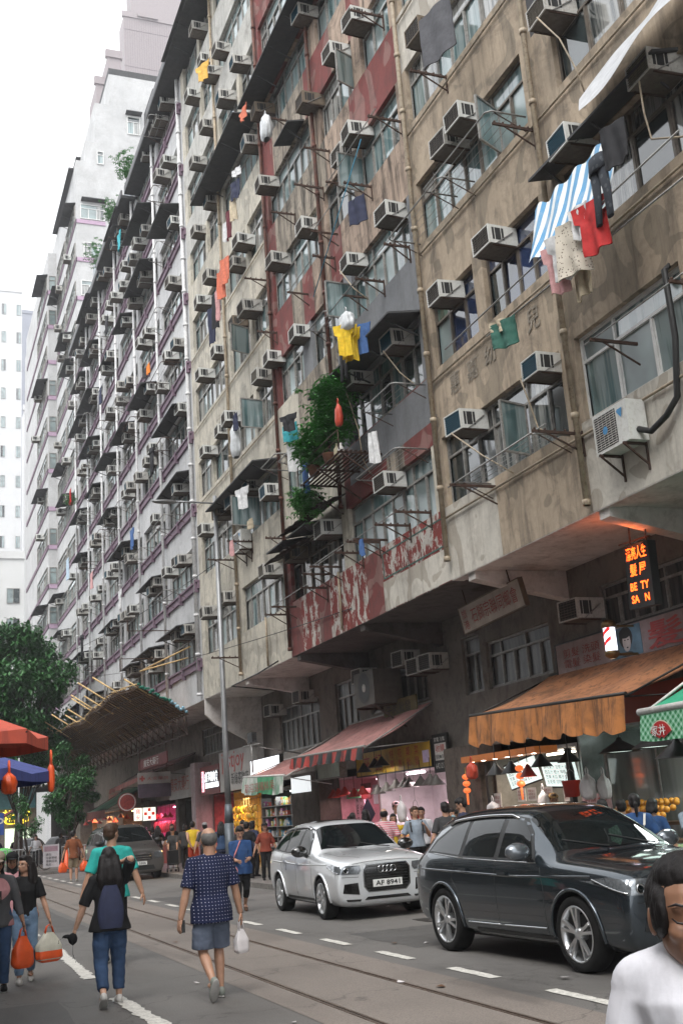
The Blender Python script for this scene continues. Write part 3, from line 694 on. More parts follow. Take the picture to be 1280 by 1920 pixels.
s = sign('deep orange fascia with a large black number over the fruit shop', 9.5, 16.3, 2.86, 3.42, 11.4, M('fascia_orange', (.30, .035, .01), .5, var=.2, scale=2), .1)
text('F8', .34, T_BLK, s, FACE_ST, (-.005, -1.85, .1), wid=.95, bold=.04)
s = sign('pale green unlit box sign at the left of the yellow signboard', 28.7, 30.6, 2.7, 3.2, 11.0, M('box_sign_green', (.42, .50, .44), .4, var=.2), .2, FR_OLD)
s = sign('bright white lit sign behind the small pink awning', 33.6, 36.8, 3.0, 3.62, 10.9, emit('lit_panel_white2', (.95, .97, 1), .7), .12, FRM)
text('宜 家', .3, emit('lit_orange_text', (.9, .45, .3), .8), s, FACE_ST, (-.005, -.7, .12), wid=.9)
s = sign('small white lit box sign with red writing at the pillar', 31.1, 32.6, 2.4, 2.85, 10.9, emit('lit_panel_dim', (.9, .95, .97), .35), .1)
s = sign('grimy grey cloth banner hung between the window air conditioners', 19.2+5.0, 26.2, 3.95, 4.35, 11.35, M('banner_grimy', (.14, .11, .05), .9, var=.5, scale=2), .03)
text('牛肉批發', .26, T_BLK, s, FACE_ST, (-.004, -.2, .06), wid=1.5)

# ---- awnings
def canvas(name, col, dirt, stripe=None):
    m, nt, b = new_mat(name); b.inputs['Roughness'].default_value = .85; v = tcoord(nt)
    n = nz(nt, v, 1.6, 5, .65, .4); c = tuple(col)
    if stripe:
        sx = nt.nodes.new('ShaderNodeSeparateXYZ'); nt.links.new(v, sx.inputs[0]); w_ = nt.nodes.new('ShaderNodeMath'); w_.operation = 'PINGPONG'; w_.inputs[1].default_value = stripe[1]
        nt.links.new(sx.outputs[stripe[2]], w_.inputs[0]); c = mix(nt, ramp(nt, w_.outputs[0], [(0, 0), (.5*stripe[1], 0), (.5*stripe[1]+.001, 1)], 'CONSTANT'), tuple(col), stripe[0])
    c = mix(nt, ramp(nt, n, [(.45, 0), (.7, .8)]), c, dirt)
    vs = tcoord(nt, (3, 3, .4)); n2 = nz(nt, vs, 3, 5, .7); c = mix(nt, ramp(nt, n2, [(.5, 0), (.62, .75)]), c, dirt)
    nt.links.new(c, b.inputs['Base Color']); bump(nt, b, n, .3, .03)
    b.inputs['Transmission Weight'].default_value = 0; MATS[name] = m; return m
def awning(label, back, front, val, m, mv, edge, drop=.45, scal=14, wave=.03, ends=True):
    """back, front = (X, y0, z0, y1, z1): the two long edges of the cloth"""
    (xb, yb0, zb0, yb1, zb1), (xf, yf0, zf0, yf1, zf1) = back, front
    root = empty('awning', (xb, yb0, zb0), label, 'awning'); o = Vector((xb, yb0, zb0))
    L = lambda a, b_, t: a + (b_-a)*t
    def top(u, v, dz=0):
        x = L(xb, xf, v); y = L(L(yb0, yb1, u), L(yf0, yf1, u), v); z = L(L(zb0, zb1, u), L(zf0, zf1, u), v)
        z -= .10*math.sin(PI*v)*(.6+.4*math.cos(6*PI*u)) ; return Vector((x, y, z+dz)) - o
    b = MB(); b.grid(lambda u, v: top(u, v), 30, 10); b.grid(lambda u, v: top(u, v, -.012), 30, 10); b.build('cloth', m, root)
    b = MB(); n = 60
    def vf(u, v):
        p = top(u, 1); fold = wave*math.sin(u*n*.9+noise.noise(Vector((u*9, 1, 0)))*4)*v
        d = drop*(.86+.14*abs(math.sin(u*PI*scal)))*(1+.12*noise.noise(Vector((u*5, 3, 0))))
        return Vector((p.x - .02 - .05*v + fold, p.y, p.z-.02 - d*v))
    b.grid(vf, 120, 6); b.build('valance', mv, root)
    b = MB(); b.tube([top(0, 1)+Vector((0, -.02, 0)), top(1, 1)+Vector((0, .02, 0))], .03, 8); b.tube([top(0, 0), top(1, 0)], .03, 8)
    for u in (0, .5, 1): b.tube([top(u, 0)-Vector((0, 0, .04)), top(u, 1)-Vector((0, 0, .04))], .018, 6)
    b.build('frame', edge, root)
    b = MB()
    for u in (0.02, .98): b.tube([top(u, 1)-Vector((0, 0, .04)), Vector((0, top(u, 0).y, -.9+ (zb0-zb0)))], .014, 6)
    b.build('strut', edge, root); return root
CV_OR = canvas('canvas_orange', (.36, .15, .065), (.10, .045, .02)); CV_ORV = canvas('canvas_orange_valance', (.42, .16, .045), (.06, .03, .015))
awning('long faded orange awning over the juice shop with a scalloped valance', (11.55, 13.0, 3.97, 18.5, 3.99), (9.75, 13.65, 3.12, 18.5, 3.30), None, CV_OR, CV_ORV, FRM, .55, 9, .045)
CV_PK = canvas('canvas_pink', (.36, .165, .15), (.17, .09, .08)); CV_PKV = canvas('canvas_red_rags', (.36, .04, .03), (.02, .02, .02), ((.012, .014, .014), .33, 1))
awning('dusty pink awning with a ragged red and black valance above the white walled shop', (11.55, 23.8, 4.12, 29.1, 4.08), (9.8, 23.9, 3.17, 29.1, 3.26), None, CV_PK, CV_PKV, FR_OLD, .28, 16, .05)
a3 = awning('small pink awning with a printed plastic apron near the lamp post', (11.0, 29.3, 3.42, 33.4, 3.44), (9.6, 29.25, 2.83, 33.2, 2.98), None, CV_PK, canvas('canvas_printed', (.5, .5, .47), (.03, .18, .09), ((.06, .25, .12), 1.6, 1)), T_WHT, .5, 2, .04)
text('歡迎選購鮮果', .26, T_REDF, a3, FACE_ST, (-1.52, 3.4, -.93), wid=2.9)
CV_GR = canvas('canvas_green', (.02, .30, .16), (.015, .2, .11)); 
def gingham():
    m, nt, b = new_mat('gingham_green'); v = tcoord(nt, rot=(math.radians(45), 0, 0)); sx = nt.nodes.new('ShaderNodeSeparateXYZ'); nt.links.new(v, sx.inputs[0]); fs = []
    for k in (1, 2):
        w_ = nt.nodes.new('ShaderNodeMath'); w_.operation = 'PINGPONG'; w_.inputs[1].default_value = .035; nt.links.new(sx.outputs[k], w_.inputs[0]); fs.append(ramp(nt, w_.outputs[0], [(0, 0), (.0175, .5)], 'CONSTANT'))
    s_ = nt.nodes.new('ShaderNodeMix'); s_.data_type = 'RGBA'; s_.blend_type = 'ADD'; s_.inputs[0].default_value = 1; nt.links.new(fs[0], s_.inputs[6]); nt.links.new(fs[1], s_.inputs[7])
    nt.links.new(mix(nt, s_.outputs[2], (.01, .16, .05), (.30, .52, .38)), b.inputs['Base Color']); b.inputs['Roughness'].default_value = .6; return m
ag = awning('bright green stall awning with gingham valance and a red fan badge at the right edge', (10.1, 8.0, 3.55, 11.6, 3.55), (8.5, 8.2, 2.68, 11.62, 2.68), None, CV_GR, gingham(), T_WHT, .38, 1, .0)
b = MB(); b.tube([(-1.6, .1, -.87), (-1.6, 3.66, -.87)], .045, 10); b.build('front_rail', T_WHT, ag)
b = MB()
def fan_(r0, r1, x, mi):
    P = [(x, 3.18+r0*1.0*math.cos(t), -1.24+r0*math.sin(t)) for t in [math.radians(25+130*i/12) for i in range(13)]]
    Q = [(x, 3.18+.035*math.cos(t), -1.24+.04*math.sin(t)) for t in [math.radians(155-130*i/6) for i in range(7)]]
    b.add(P+Q, [tuple(range(len(P)+len(Q)))], mi)
fan_(.235, .03, -1.675, 1); fan_(.222, .03, -1.68, 0)
b.build('badge', [M('badge_red', (.42, .02, .02), .5), M('badge_rim', (.6, .52, .4), .5)], ag)
text('家井', .13, T_WHT, ag, FACE_ST, (-1.685, 3.35, -1.19), wid=.27, bold=.01)

ORDN = ['first', 'second', 'third', 'fourth', 'fifth', 'sixth', 'seventh', 'eighth', 'ninth', 'tenth', 'eleventh', 'twelfth', 'thirteenth', 'fourteenth']
# ---- shop rooms
def room(label, y0, y1, h, mw, depth=3.0, X=11.62, light=None, lcol=(1, 1, 1), tubes=2, floor=True, cat='shop'):
    root = empty('shop_room', (X, y0, .13), label, cat); W_ = y1-y0; b = MB()
    b.box((depth, -.02, 0), (depth+.08, W_+.02, h)); b.box((0, -.03, 0), (depth, .03, h)); b.box((0, W_-.03, 0), (depth, W_+.03, h)); b.build('walls', mw, root)
    b = MB(); b.box((0, -.03, h), (depth, W_+.03, h+.06)); b.build('ceiling', mw, root)
    b = MB(); b.box((-.1, 0, -.1), (depth, W_, .012)); b.build('floor', A_PAVE, root)
    if light:
        for i in range(tubes):
            t = MB(); yy = W_*(i+.5)/tubes; t.box((depth*.35, yy-.5, h-.07), (depth*.35+.07, yy+.5, h-.03)); t.build('tube_light', emit('tube_%s' % label[:9], lcol, light*.5), root)
    return root
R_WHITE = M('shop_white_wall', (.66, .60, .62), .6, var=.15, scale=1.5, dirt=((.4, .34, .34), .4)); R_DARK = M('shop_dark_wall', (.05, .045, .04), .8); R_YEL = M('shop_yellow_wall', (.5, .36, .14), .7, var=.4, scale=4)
R_PINK = M('shop_pink_wall', (.5, .25, .28), .7); R_RED = M('shop_red_wall', (.32, .06, .06), .7, var=.5, scale=5); R_TEAL = M('shop_glass_wall', (.30, .33, .31), .25, var=.5, scale=2)
rW = room('white walled stall with hanging lamps under the yellow signboard', 23.0, 27.5, 2.5, R_WHITE, 1.5, light=9, lcol=(1, .86, .92), tubes=2)
rP = room('pink lit stall with a long printed banner, left of the white walled stall', 27.6, 30.4, 2.5, R_PINK, 2.2, light=8, lcol=(1, .75, .8), tubes=1)
rF = room('greenish glass fronted fruit shop at the right', 9.5, 17.9, 2.7, R_TEAL, 2.6, light=11, lcol=(.85, 1, .95), tubes=3)
rJ = room('juice shop with lit menu boards under the orange awning', 18.0, 21.2, 2.5, M('shop_steel_wall', (.3, .3, .29), .4, .2, .4, 3), 1.8, light=10, lcol=(1, .9, .75), tubes=1)
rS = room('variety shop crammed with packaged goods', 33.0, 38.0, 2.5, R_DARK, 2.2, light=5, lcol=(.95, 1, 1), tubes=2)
rB = room('yellow lit banana stall beside the lamp post', 38.1, 41.6, 2.6, R_YEL, 1.5, light=9, lcol=(1, .72, .35), tubes=1)
rM = room('red lit meat shop left of the lamp post', 41.7, 44.6, 2.6, R_RED, 2.4, light=7, lcol=(1, .5, .5), tubes=1)
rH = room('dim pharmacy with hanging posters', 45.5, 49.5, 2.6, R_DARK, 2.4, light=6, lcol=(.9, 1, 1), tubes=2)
rK = room('magenta lit butcher stall in the middle distance', 50.2, 55.5, 2.5, M('shop_magenta', (.5, .12, .25), .6, var=.4, scale=3), 2.0, light=16, lcol=(1, .28, .5), tubes=3)
rO = room('orange lit stalls farthest down the row', 58, 76, 2.6, M('shop_orange', (.45, .2, .07), .7, var=.6, scale=1.5), 2.0, light=14, lcol=(1, .45, .15), tubes=6)
# piers between the shops
PIER = wallmat('pier_grimy', (.13, .105, .09), (.025, .02, .015), .8, vz=1.5); PIERP = wallmat('pier_pinkish', (.42, .33, .34), (.1, .08, .08), .5)
def pier(label, y0, y1, m, x0=11.3, z1=2.95):
    b = MB(); b.box((x0, y0, .1), (11.9, y1, z1)); setp(b.build('pier', m), label, 'pier')
pier('grimy brown pier between the juice shop and the white walled stall', 21.3, 22.9, PIER); pier('brown pier beside the pink lit stall', 30.45, 32.9, PIER, 11.0)
pier('pinkish pier between the meat shop and the pharmacy', 44.7, 45.4, PIERP, 10.9, 4.1); pier('dark pier between the pharmacy and the magenta lit stall', 49.6, 50.1, PIER); pier('dark pier beyond the magenta lit stall', 55.6, 57.9, PIER)
# fittings in the white stall
w_ = empty('red_poster', (13.08, 23.85, 1.65), 'square red poster with a gold character on the white wall', 'poster')
b = MB(); b.box((0, 0, 0), (.012, .75, .62)); b.build('sheet', T_RED, w_); text('福', .42, T_GOLD, w_, FACE_ST, (-.003, .6, .1), wid=.42)
w_ = empty('wall_fan', (12.6, 24.7, 2.1), 'large black round extractor fan behind the hanging lamps', 'fan')
b = MB(); b.lathe([(.42, 0), (.44, .03), (.44, .12), (.42, .15)], n=24, axis='X'); b.build('ring', T_BLK, w_)
b = MB()
for i in range(5):
    t = 2*PI*i/5; b.add([(.06, .06*math.cos(t), .06*math.sin(t)), (.04, .38*math.cos(t-.3), .38*math.sin(t-.3)), (.1, .4*math.cos(t+.35), .4*math.sin(t+.35))], [(0, 1, 2)], 0)
b.lathe([(0, .02), (.08, .03), (.08, .1)], n=10, axis='X'); b.build('blades', FRM, w_)
w_ = empty('wall_fan', (12.4, 23.45, 2.0), 'small dark swivel fan at the right end of the white wall', 'fan')
b = MB(); b.lathe([(.0, -.06), (.15, -.04), (.2, .0), (.15, .05), (0, .07)], n=18, axis='X'); b.build('cage', FRM, w_)
b = MB(); b.tube([(.05, 0, 0), (.25, -.1, .06), (.6, -.2, .06)], .02, 6); b.build('arm', FRM, w_)
for (yy, zz, wy, hz_, mm, lab) in ((26.4, 1.75, .3, .35, T_BLK, 'small dark notice'), (25.4, 2.12, .5, .12, T_WHT, 'thin white notice'), (25.5, 1.7, .55, .38, M('pale_paper', (.6, .55, .6)), 'pale paper notice'), (24.0+.1, 1.95, .35, .2, M('yellow_paper', (.55, .45, .1)), 'yellow notice')):
    b = MB(); b.box((13.09, yy-wy/2, zz+.13), (13.1, yy+wy/2, zz+.13+hz_)); setp(b.build('notice', mm), '%s stuck on the white stall wall' % lab, 'notice')
# printed banner & curtain of the pink stall
b = MB(); b.box((12.0, 29.55, .9), (12.02, 30.25, 2.35)); o = setp(b.build('banner', M('pink_banner', (.68, .42, .5), .6)), 'long pink printed banner with dark characters in the pink stall', 'banner')
r_ = empty('hanging_cloth', (11.7, 28.6, 1.35), 'navy cloth hung by one corner in front of the pink stall', 'cloth'); b = MB(); b.add([(0, 0, .72), (0, .5, .35), (0, .2, -.1), (0, -.45, .3), (.02, 0, .72), (.02, .5, .35), (.02, .2, -.1), (.02, -.45, .3)], [(0,1,2,3), (7,6,5,4), (0,4,5,1), (1,5,6,2), (2,6,7,3), (3,7,4,0)]); b.build('cloth', M('navy_cloth', (.012, .014, .045), .8), r_)
text('新鮮蔬菜', 1.25, T_REDF, o, FACE_ST, (11.99, 29.85, 1.0), wid=.22, vertical=True); text('電話訂購', 1.25, T_BLK, o, FACE_ST, (11.99, 30.15, 1.0), wid=.16, vertical=True)
for (yy, zz, sy, szz, mm, lab) in ((28.9, 2.05, .7, .42, 'fascia_red', 'red'), (28.1, 1.9, .6, .5, 'pale_paper', 'pale'), (29.9, 2.1, 1.1, .22, 'green_strip', 'green')):
    b = MB(); b.box((11.8, yy-sy/2, zz), (11.82, yy+sy/2, zz+szz)); setp(b.build('notice', MATS.get(mm) or M('green_strip', (.12, .4, .2))), 'hanging %s notice over the pink stall' % lab, 'notice')
# hanging lamps
_lb = {}
def LBL(p, i):
    if i == 0: _lb[p.name] = p['label']
    return '%s, %s from the right' % (_lb[p.name], ORDN[i])
def lampproto(name, label, r, col, es, group, lcol):
    root = empty(name, (0, 0, 0), label, 'lamp', group)
    b = MB(); b.lathe([(.03, .0), (.05, -.05), (r*.75, -.17), (r, -.22)], n=18); b.lathe([(.03, .004), (.055, -.045), (r*.77, -.165), (r+.004, -.222)], n=18); b.build('shade', col, root)
    b = MB(); b.lathe([(0, -.20), (r*.93, -.205)], n=18, smooth=False); b.build('bulb', emit('bulb_%d' % int(es*10), lcol, es*.5), root)
    b = MB(); b.tube([(0, 0, 0), (0, 0, .38)], .008, 5); b.build('cord', T_BLK, root); return root
SH_G = M('lamp_shade_grey', (.12, .11, .10), .5, .3); SH_R = M('lamp_shade_red', (.35, .03, .02), .5); SH_D = M('lamp_shade_dark', (.03, .03, .03), .4, .3)
pr = lampproto('hanging_lamp', 'grey enamel lamp hanging in the row over the white walled stall', .21, SH_G, 3.2, 'grey lamps over the white walled stall', (1, .72, .72))
for i, (y, z) in enumerate(((23.6, 2.42), (23.9, 2.46), (24.45, 2.44), (25.1, 2.44), (25.35, 2.46), (25.9, 2.45), (26.5, 2.4), (27.1, 2.36))):
    o = pr if i == 0 else copy_tree(pr); o['label'] = LBL(pr, i); o.location = (11.4, y, z)
pr = lampproto('hanging_lamp', 'flat dark lamp before the yellow signboard', .2, SH_D, 7, 'dark lamps before the yellow signboard', (1, .95, .9))
for i, (y, z) in enumerate(((26.0, 3.02), (26.45, 3.0), (27.2, 2.93))): o = pr if i == 0 else copy_tree(pr); o['label'] = LBL(pr, i); o.location = (11.1, y, z)
pr = lampproto('hanging_lamp', 'red enamel lamp hanging over the pink stall', .19, SH_R, 4, 'red lamps over the pink stall', (1, .7, .7))
for i, (y, z) in enumerate(((27.9, 2.38), (28.5, 2.35), (29.2, 2.42), (29.7, 2.4), (30.1, 2.38))): o = pr if i == 0 else copy_tree(pr); o['label'] = LBL(pr, i); o.location = (11.3, y, z)
pr = lampproto('hanging_lamp', 'black bell lamp hanging below the orange awning', .2, SH_D, 2.0, 'black lamps over the juice shop', (1, .8, .6))
for i, (y, z) in enumerate(((19.3, 2.45), (18.7, 2.45), (17.6, 2.5), (16.7, 2.52))): o = pr if i == 0 else copy_tree(pr); o['label'] = LBL(pr, i); o.location = (10.6, y, z)
pr = lampproto('hanging_lamp', 'broad black bell lamp over the fruit stall', .33, SH_D, 1.6, 'broad black lamps over the fruit stall', (.8, 1, .9))
for i, (x, y, z) in enumerate(((10.2, 14.6, 2.55), (10.1, 13.6, 2.55), (9.6, 12.0, 2.42), (10.0, 12.6, 2.45))): o = pr if i == 0 else copy_tree(pr); o['label'] = LBL(pr, i); o.location = (x, y, z)
pr = lampproto('hanging_lamp', 'small lamp glowing brightly beside the juice menu boards', .16, SH_R, 26, None, (1, .93, .85)); pr.location = (10.6, 18.1, 2.35)
pr = lampproto('hanging_lamp', 'wide lamp with a bright white disc under the green awning', .28, SH_D, 14, None, (.95, 1, .98)); pr.location = (8.9, 11.55, 2.33)
# practical lights inside stalls
def glow(parent, loc, e, col, size=.6):
    l = bpy.data.lights.new('lamp_light', 'AREA'); l.energy = e*.8; l.color = col; l.size = size; l.shape = 'DISK'
    o = bpy.data.objects.new('lamp_light', l); C.objects.link(o); o.location = loc; o.parent = parent; return o
glow(rW, (.3, 2.2, 2.2), 45, (1, .8, .85), 1.2); glow(rP, (.4, 1.4, 2.2), 25, (1, .6, .68), 1); glow(rF, (.5, 4.5, 2.4), 60, (.85, 1, .95), 1.5)
glow(rJ, (.2, 1.6, 2.3), 35, (1, .8, .6), 1); glow(rB, (.2, 1.7, 2.4), 55, (1, .62, .2), 1); glow(rM, (.6, 1.4, 2.4), 22, (1, .4, .4), 1)
glow(rK, (.2, 2.6, 2.3), 70, (1, .22, .45), 1.5); glow(rO, (.0, 5, 2.4), 90, (1, .45, .15), 2); glow(rO, (.0, 13, 2.4), 90, (1, .5, .2), 2); glow(rS, (.2, 2.5, 2.4), 20, (.95, 1, 1), 1)
# menu boards, fascia, of the juice shop
MENU = emit('menu_board', (.72, .84, .82), .42); MTX = M('menu_text', (.12, .1, .1), .8)
for k, (y0, y1, lab) in enumerate(((19.15, 20.35, 'left'), (17.9, 19.0, 'right'))):
    r_ = empty('menu_board', (11.5, y1, 1.95), '%s lit white menu board with small writing in the juice shop' % lab, 'menu board'); b = MB(); b.box((0, 0, 0), (.05, y0-y1, .46)); b.build('panel', MENU, r_)
    text('鮮榨果汁 甘蔗汁 $12\n西瓜汁 橙汁 檸檬 $15\n芒果 木瓜 椰子 $18\n五花茶 廿四味 $10', .36, MTX, r_, FACE_ST, (-.004, -.08, .05), wid=(y1-y0)*.82)
    f = MB(); f.box((-.01, 0, .46), (.06, y0-y1, .49)); f.box((-.01, 0, -.03), (.06, y0-y1, 0)); f.build('frame', FRM, r_)
    r_.rotation_euler = (math.radians(-7 if k == 0 else 3), math.radians(-12), 0)
s = sign('orange lit fascia box with small downlights under the orange awning', 18.3, 21.3, 2.56, 2.68, 10.9, M('fascia_lit_orange', (.35, .10, .02), .5, emis=(1, .3, .05), es=.06), .5)
b = MB()
for i in range(6): b.lathe([(0, -.006), (.05, -.006)], (.1, -.3-.5*i, 0), 12, smooth=False)
b.build('downlight', emit('downlight', (1, .95, .85), 12), s)
for (yy, zz, a_, c_, lab) in ((19.9, 1.7, .32, .25, 'white price card below the left menu board'), (19.5, 1.7, .32, .25, 'second white price card beside the first'), (18.9, 1.68, .32, .26, 'white price card below the gap of the menu boards'), (18.2, 1.65, .3, .3, 'white price card below the right menu board'), (20.9, 1.55, .3, .35, 'white notice on the steel post of the juice shop'), (17.3, 1.35, .9, .4, 'pink notice on the fruit shop glass')):
    b = MB(); b.box((11.45, yy-a_/2, zz), (11.46, yy+a_/2, zz+c_)); o = setp(b.build('price_card', M('card_white', (.66, .62, .6)) if 'pink' not in lab else M('card_pink', (.6, .42, .45))), lab, 'price card')
    text('特價 $10\n新鮮直送\n每日供應', c_*.7, T_REDF, o, FACE_ST, (11.446, yy+a_*.4, zz+c_*.15), wid=a_*.8)
for yy, lr in ((17.95, 'right'), (21.1, 'left')): b = MB(); b.box((11.35, yy-.05, .13), (11.45, yy+.05, 2.6)); setp(b.build('door_post', T_BLK), 'black steel post at the %s end of the juice shop' % lr, 'post')
# glass of the fruit shop: panes in a frame
r_ = empty('glass_partition', (11.9, 10, .9), 'greenish glass partition of the fruit shop behind the fruit', 'glass'); b = MB()
b.box((0, 0, 0), (.02, 7.6, 1.6)); b.build('pane', glassmat('shop_glass', (.17, .215, .20), .10, curtain=(.42, .46, .44), cs=1.2), r_)
b = MB(); 
for i in range(6): b.box((-.02, 1.5*i-.02, 0), (.05, 1.5*i+.02, 1.62))
b.build('mullion', FR_OLD, r_)
# fruit bench with fruit
r_ = empty('fruit_bench', (10.6, 10.5, .13), 'sloping wooden fruit bench in front of the glass partition', 'bench'); b = MB()
for k in range(3): b.box((.1+.35*k, 0, .55+.25*k), (.5+.35*k, 7.2, .6+.25*k)); 
b.box((.0, 0, .5), (.04, 7.2, .72)); b.build('shelf', M('fruit_bench_wood', (.16, .09, .05), .7), r_)
b = MB(); 
for yy in (.1, 3.6, 7.1): b.box((.1, yy-.04, 0), (.9, yy+.04, .55))
b.build('leg', M('fruit_bench_wood', (.16, .09, .05)), r_)
ORG = M('orange_peel', (.72, .30, .03), .45, var=.2, scale=20, bmp=.2); fr = MB(); fr.sphere((0, 0, 0), .052, 0, 12, 8); mesh_o = fr.mesh('orange', ORG); n_ = 0
for k in range(3):
    for i in range(12):
        for j in range(2):
            if (i+j+k) % 7 == 3: continue
            o = bpy.data.objects.new('orange', mesh_o); C.objects.link(o); o.location = (11.05+.2*k+.1*j-.12, 14.9+.13*i+random.uniform(-.02, .02), 1.33+.10*k+.02*j); o.rotation_euler = (i, j, k)
            setp(o, 'ripe orange on the fruit bench, %s tier, %s row, %s from the right' % (ORDN[k], 'back' if j else 'front', ORDN[i]), 'orange', 'oranges piled on the fruit bench')
def melon():
    m, nt, b = new_mat('melon_rind'); v = tcoord(nt); w2 = nt.nodes.new('ShaderNodeTexNoise'); w2.inputs['Scale'].default_value = 14
    mp = nt.nodes.new('ShaderNodeMapping'); mp.inputs['Scale'].default_value = (2.4, .15, 2.4); nt.links.new(v, mp.inputs[0]); nt.links.new(mp.outputs[0], w2.inputs['Vector'])
    nt.links.new(mix(nt, ramp(nt, w2.outputs['Fac'], [(.45, 0), (.55, 1)]), (.03, .12, .03), (.16, .30, .10)), b.inputs['Base Color']); b.inputs['Roughness'].default_value = .35; return m
fr = MB(); fr.sphere((0, 0, 0), (.14, .15, .14), 0, 14, 10); mesh_m = fr.mesh('watermelon', melon())
for i in range(9):
    o = bpy.data.objects.new('watermelon', mesh_m); C.objects.link(o); o.location = (11.5, 11.6+.38*i, 1.36); o.rotation_euler = (0, 0, i)
    setp(o, 'striped green watermelon behind the oranges, %s from the right' % ORDN[i], 'watermelon', 'watermelons on the top fruit shelf')
fr = MB(); fr.sphere((0, 0, 0), .055, 0, 10, 8); reds = [fr.mesh('apple', M('apple_red', (.4, .05, .03), .4)), fr.mesh('apple', M('mango_yellow', (.6, .35, .06), .4))]
for i in range(14):
    o = bpy.data.objects.new('apple', reds[i % 2]); C.objects.link(o); o.location = (10.85+.1*(i % 3), 10.8+.12*(i//1), .80+.015*(i % 3))
    setp(o, ('red' if i % 2 == 0 else 'yellow') + ' apple on the lowest fruit shelf, %s' % (ORDN[i]+' from the right'), 'apple', 'apples on the lowest fruit shelf')
# bucket, bags, lanterns, misc hanging
def bucket(loc, label):
    r_ = empty('bucket', loc, label, 'bucket'); b = MB(); b.lathe([(0, 0), (.12, 0), (.155, .26), (.165, .27), (.15, .27), (.11, .02)], n=18); b.build('tub', M('bucket_red', (.5, .03, .02), .35), r_)
    b = MB(); b.tube([(0, -.15, .26), (0, -.11, .4), (0, 0, .46), (0, .11, .4), (0, .15, .26)], .006, 5); b.tube([(0, 0, .46), (0, 0, 1.1)], .005, 4); b.build('handle', METAL, r_)
bucket((10.4, 16.4, 1.72), 'red plastic bucket hung from a string at the fruit shop'); bucket((11.0, 24.0, 1.45), 'red money bucket hung at the white walled stall')
def bag(loc, label, m, h=.4, wd=.28, name='plastic_bag', seed=0):
    r_ = empty(name, loc, label, 'bag'); b = MB()
    def fn(u, v):
        t = 2*PI*u; k = (.25+.75*math.sin(PI*min(1, v*.62+.02))**.7) if v > .0 else .5
        k = {0: .55}.get(v, (.62+.45*math.sin(PI*(.15+.85*v)))*(1 if v < .75 else max(.12, 1-(v-.75)*3.2)))
        n_ = 1+.22*noise.noise(Vector((math.cos(t)*2, math.sin(t)*2, v*3+seed)))+.1*math.sin(9*t+v*3)
        return (wd*.28*k*n_*math.cos(t), wd*.5*k*n_*math.sin(t), h*(v-1)+.03)
    b.grid(fn, 26, 12, 0, True, True); b.build('bag_body', m, r_)
    b = MB(); b.tube([(0, -.03, -.02), (0, -.035, .09), (0, 0, .13), (0, .035, .09), (0, .03, -.02)], .012, 6); b.build('handle', m, r_); return r_
BAGW = M('bag_white', (.66, .62, .62), .45, var=.12, scale=10); BAGR = M('bag_red', (.5, .06, .03), .45, var=.2, scale=10); BAGO = M('bag_orange', (.75, .10, .02), .4, var=.15, scale=10)
bag((10.4, 15.9, 2.05), 'bundle of white plastic bags hung beside the red bucket', BAGW, .42, .32); bag((10.5, 15.6, 2.02), 'second bundle of white bags hung right of the first', BAGW, .40, .28, seed=3)
bag((11.0, 20.3, 1.72), 'bundle of white bags hung below the left menu board', BAGW, .30, .34, seed=5); bag((10.8, 18.0, 1.85), 'white bag hung at the right post of the juice shop', BAGW, .40, .26, seed=6)
bag((10.4, 19.9, 2.5), 'bunch of red bags hung below the orange awning', BAGR, .34, .30, seed=7); bag((10.6, 23.9, 1.9), 'white bag hung at the white walled stall', BAGW, .5, .3, seed=8)
def lantern(loc, label):
    r_ = empty('lantern', loc, label, 'lantern'); m = M('lantern_red', (.6, .09, .02), .5, emis=(1, .2, .05), es=.4)
    for k in range(3): b = MB(); b.sphere((0, 0, -.14*k), (.08, .08, .06), 0, 14, 8); b.build('globe', m, r_)
    b = MB(); b.tube([(0, 0, .2), (0, 0, -.34)], .006, 5, 1); b.lathe([(.012, -.34), (.025, -.36), (.02, -.56), (0, -.57)], n=8); b.build('tassel', [m, T_GOLD], r_)
lantern((11.0, 21.35, 2.28), 'string of three small red lanterns by the grimy pier'); lantern((10.6, 18.4, 2.3), 'string of three small red lanterns before the right menu board')
# bananas
BAN = M('banana_yellow', (.72, .42, .03), .5, var=.3, scale=15, dirt=((.3, .2, .03), .3)); bb = MB()
for i in range(8):
    a = -1.1+2.2*i/7; bb.tube([(0, .01*math.sin(a), 0), (-.05-.03*math.cos(a), .06*math.sin(a), -.05), (-.08, .11*math.sin(a), -.12), (-.05, .13*math.sin(a), -.19)], [.008, .02, .021, .006], 6)
mesh_b = bb.mesh('banana_bunch', BAN)
for r in range(6):
    for i in range(9):
        o = bpy.data.objects.new('banana_bunch', mesh_b); C.objects.link(o); o.location = (11.5+random.uniform(-.04, .04), 38.2+.33*i+random.uniform(-.04, .04), 1.05+.235*r+random.uniform(-.02, .02)); o.rotation_euler = (0, random.uniform(-.2, .2), random.uniform(-.4, .4)); o.scale = (1.35, 1.35, 1.35)
        setp(o, 'yellow banana bunch on the wire rack, row %s from below, %s from the right' % (ORDN[r], ORDN[i]), 'bananas', 'banana bunches hung on the wire rack')
b = MB()
for r in range(7): b.tube([(11.56, 38.1, 1.05+.235*r), (11.56, 41.2, 1.05+.235*r)], .008, 5)
for i in range(10): b.tube([(11.57, 38.1+.34*i, .9), (11.57, 38.1+.34*i, 2.5)], .008, 5)
setp(b.build('wire_rack', METAL), 'wire rack the bananas hang on', 'rack')
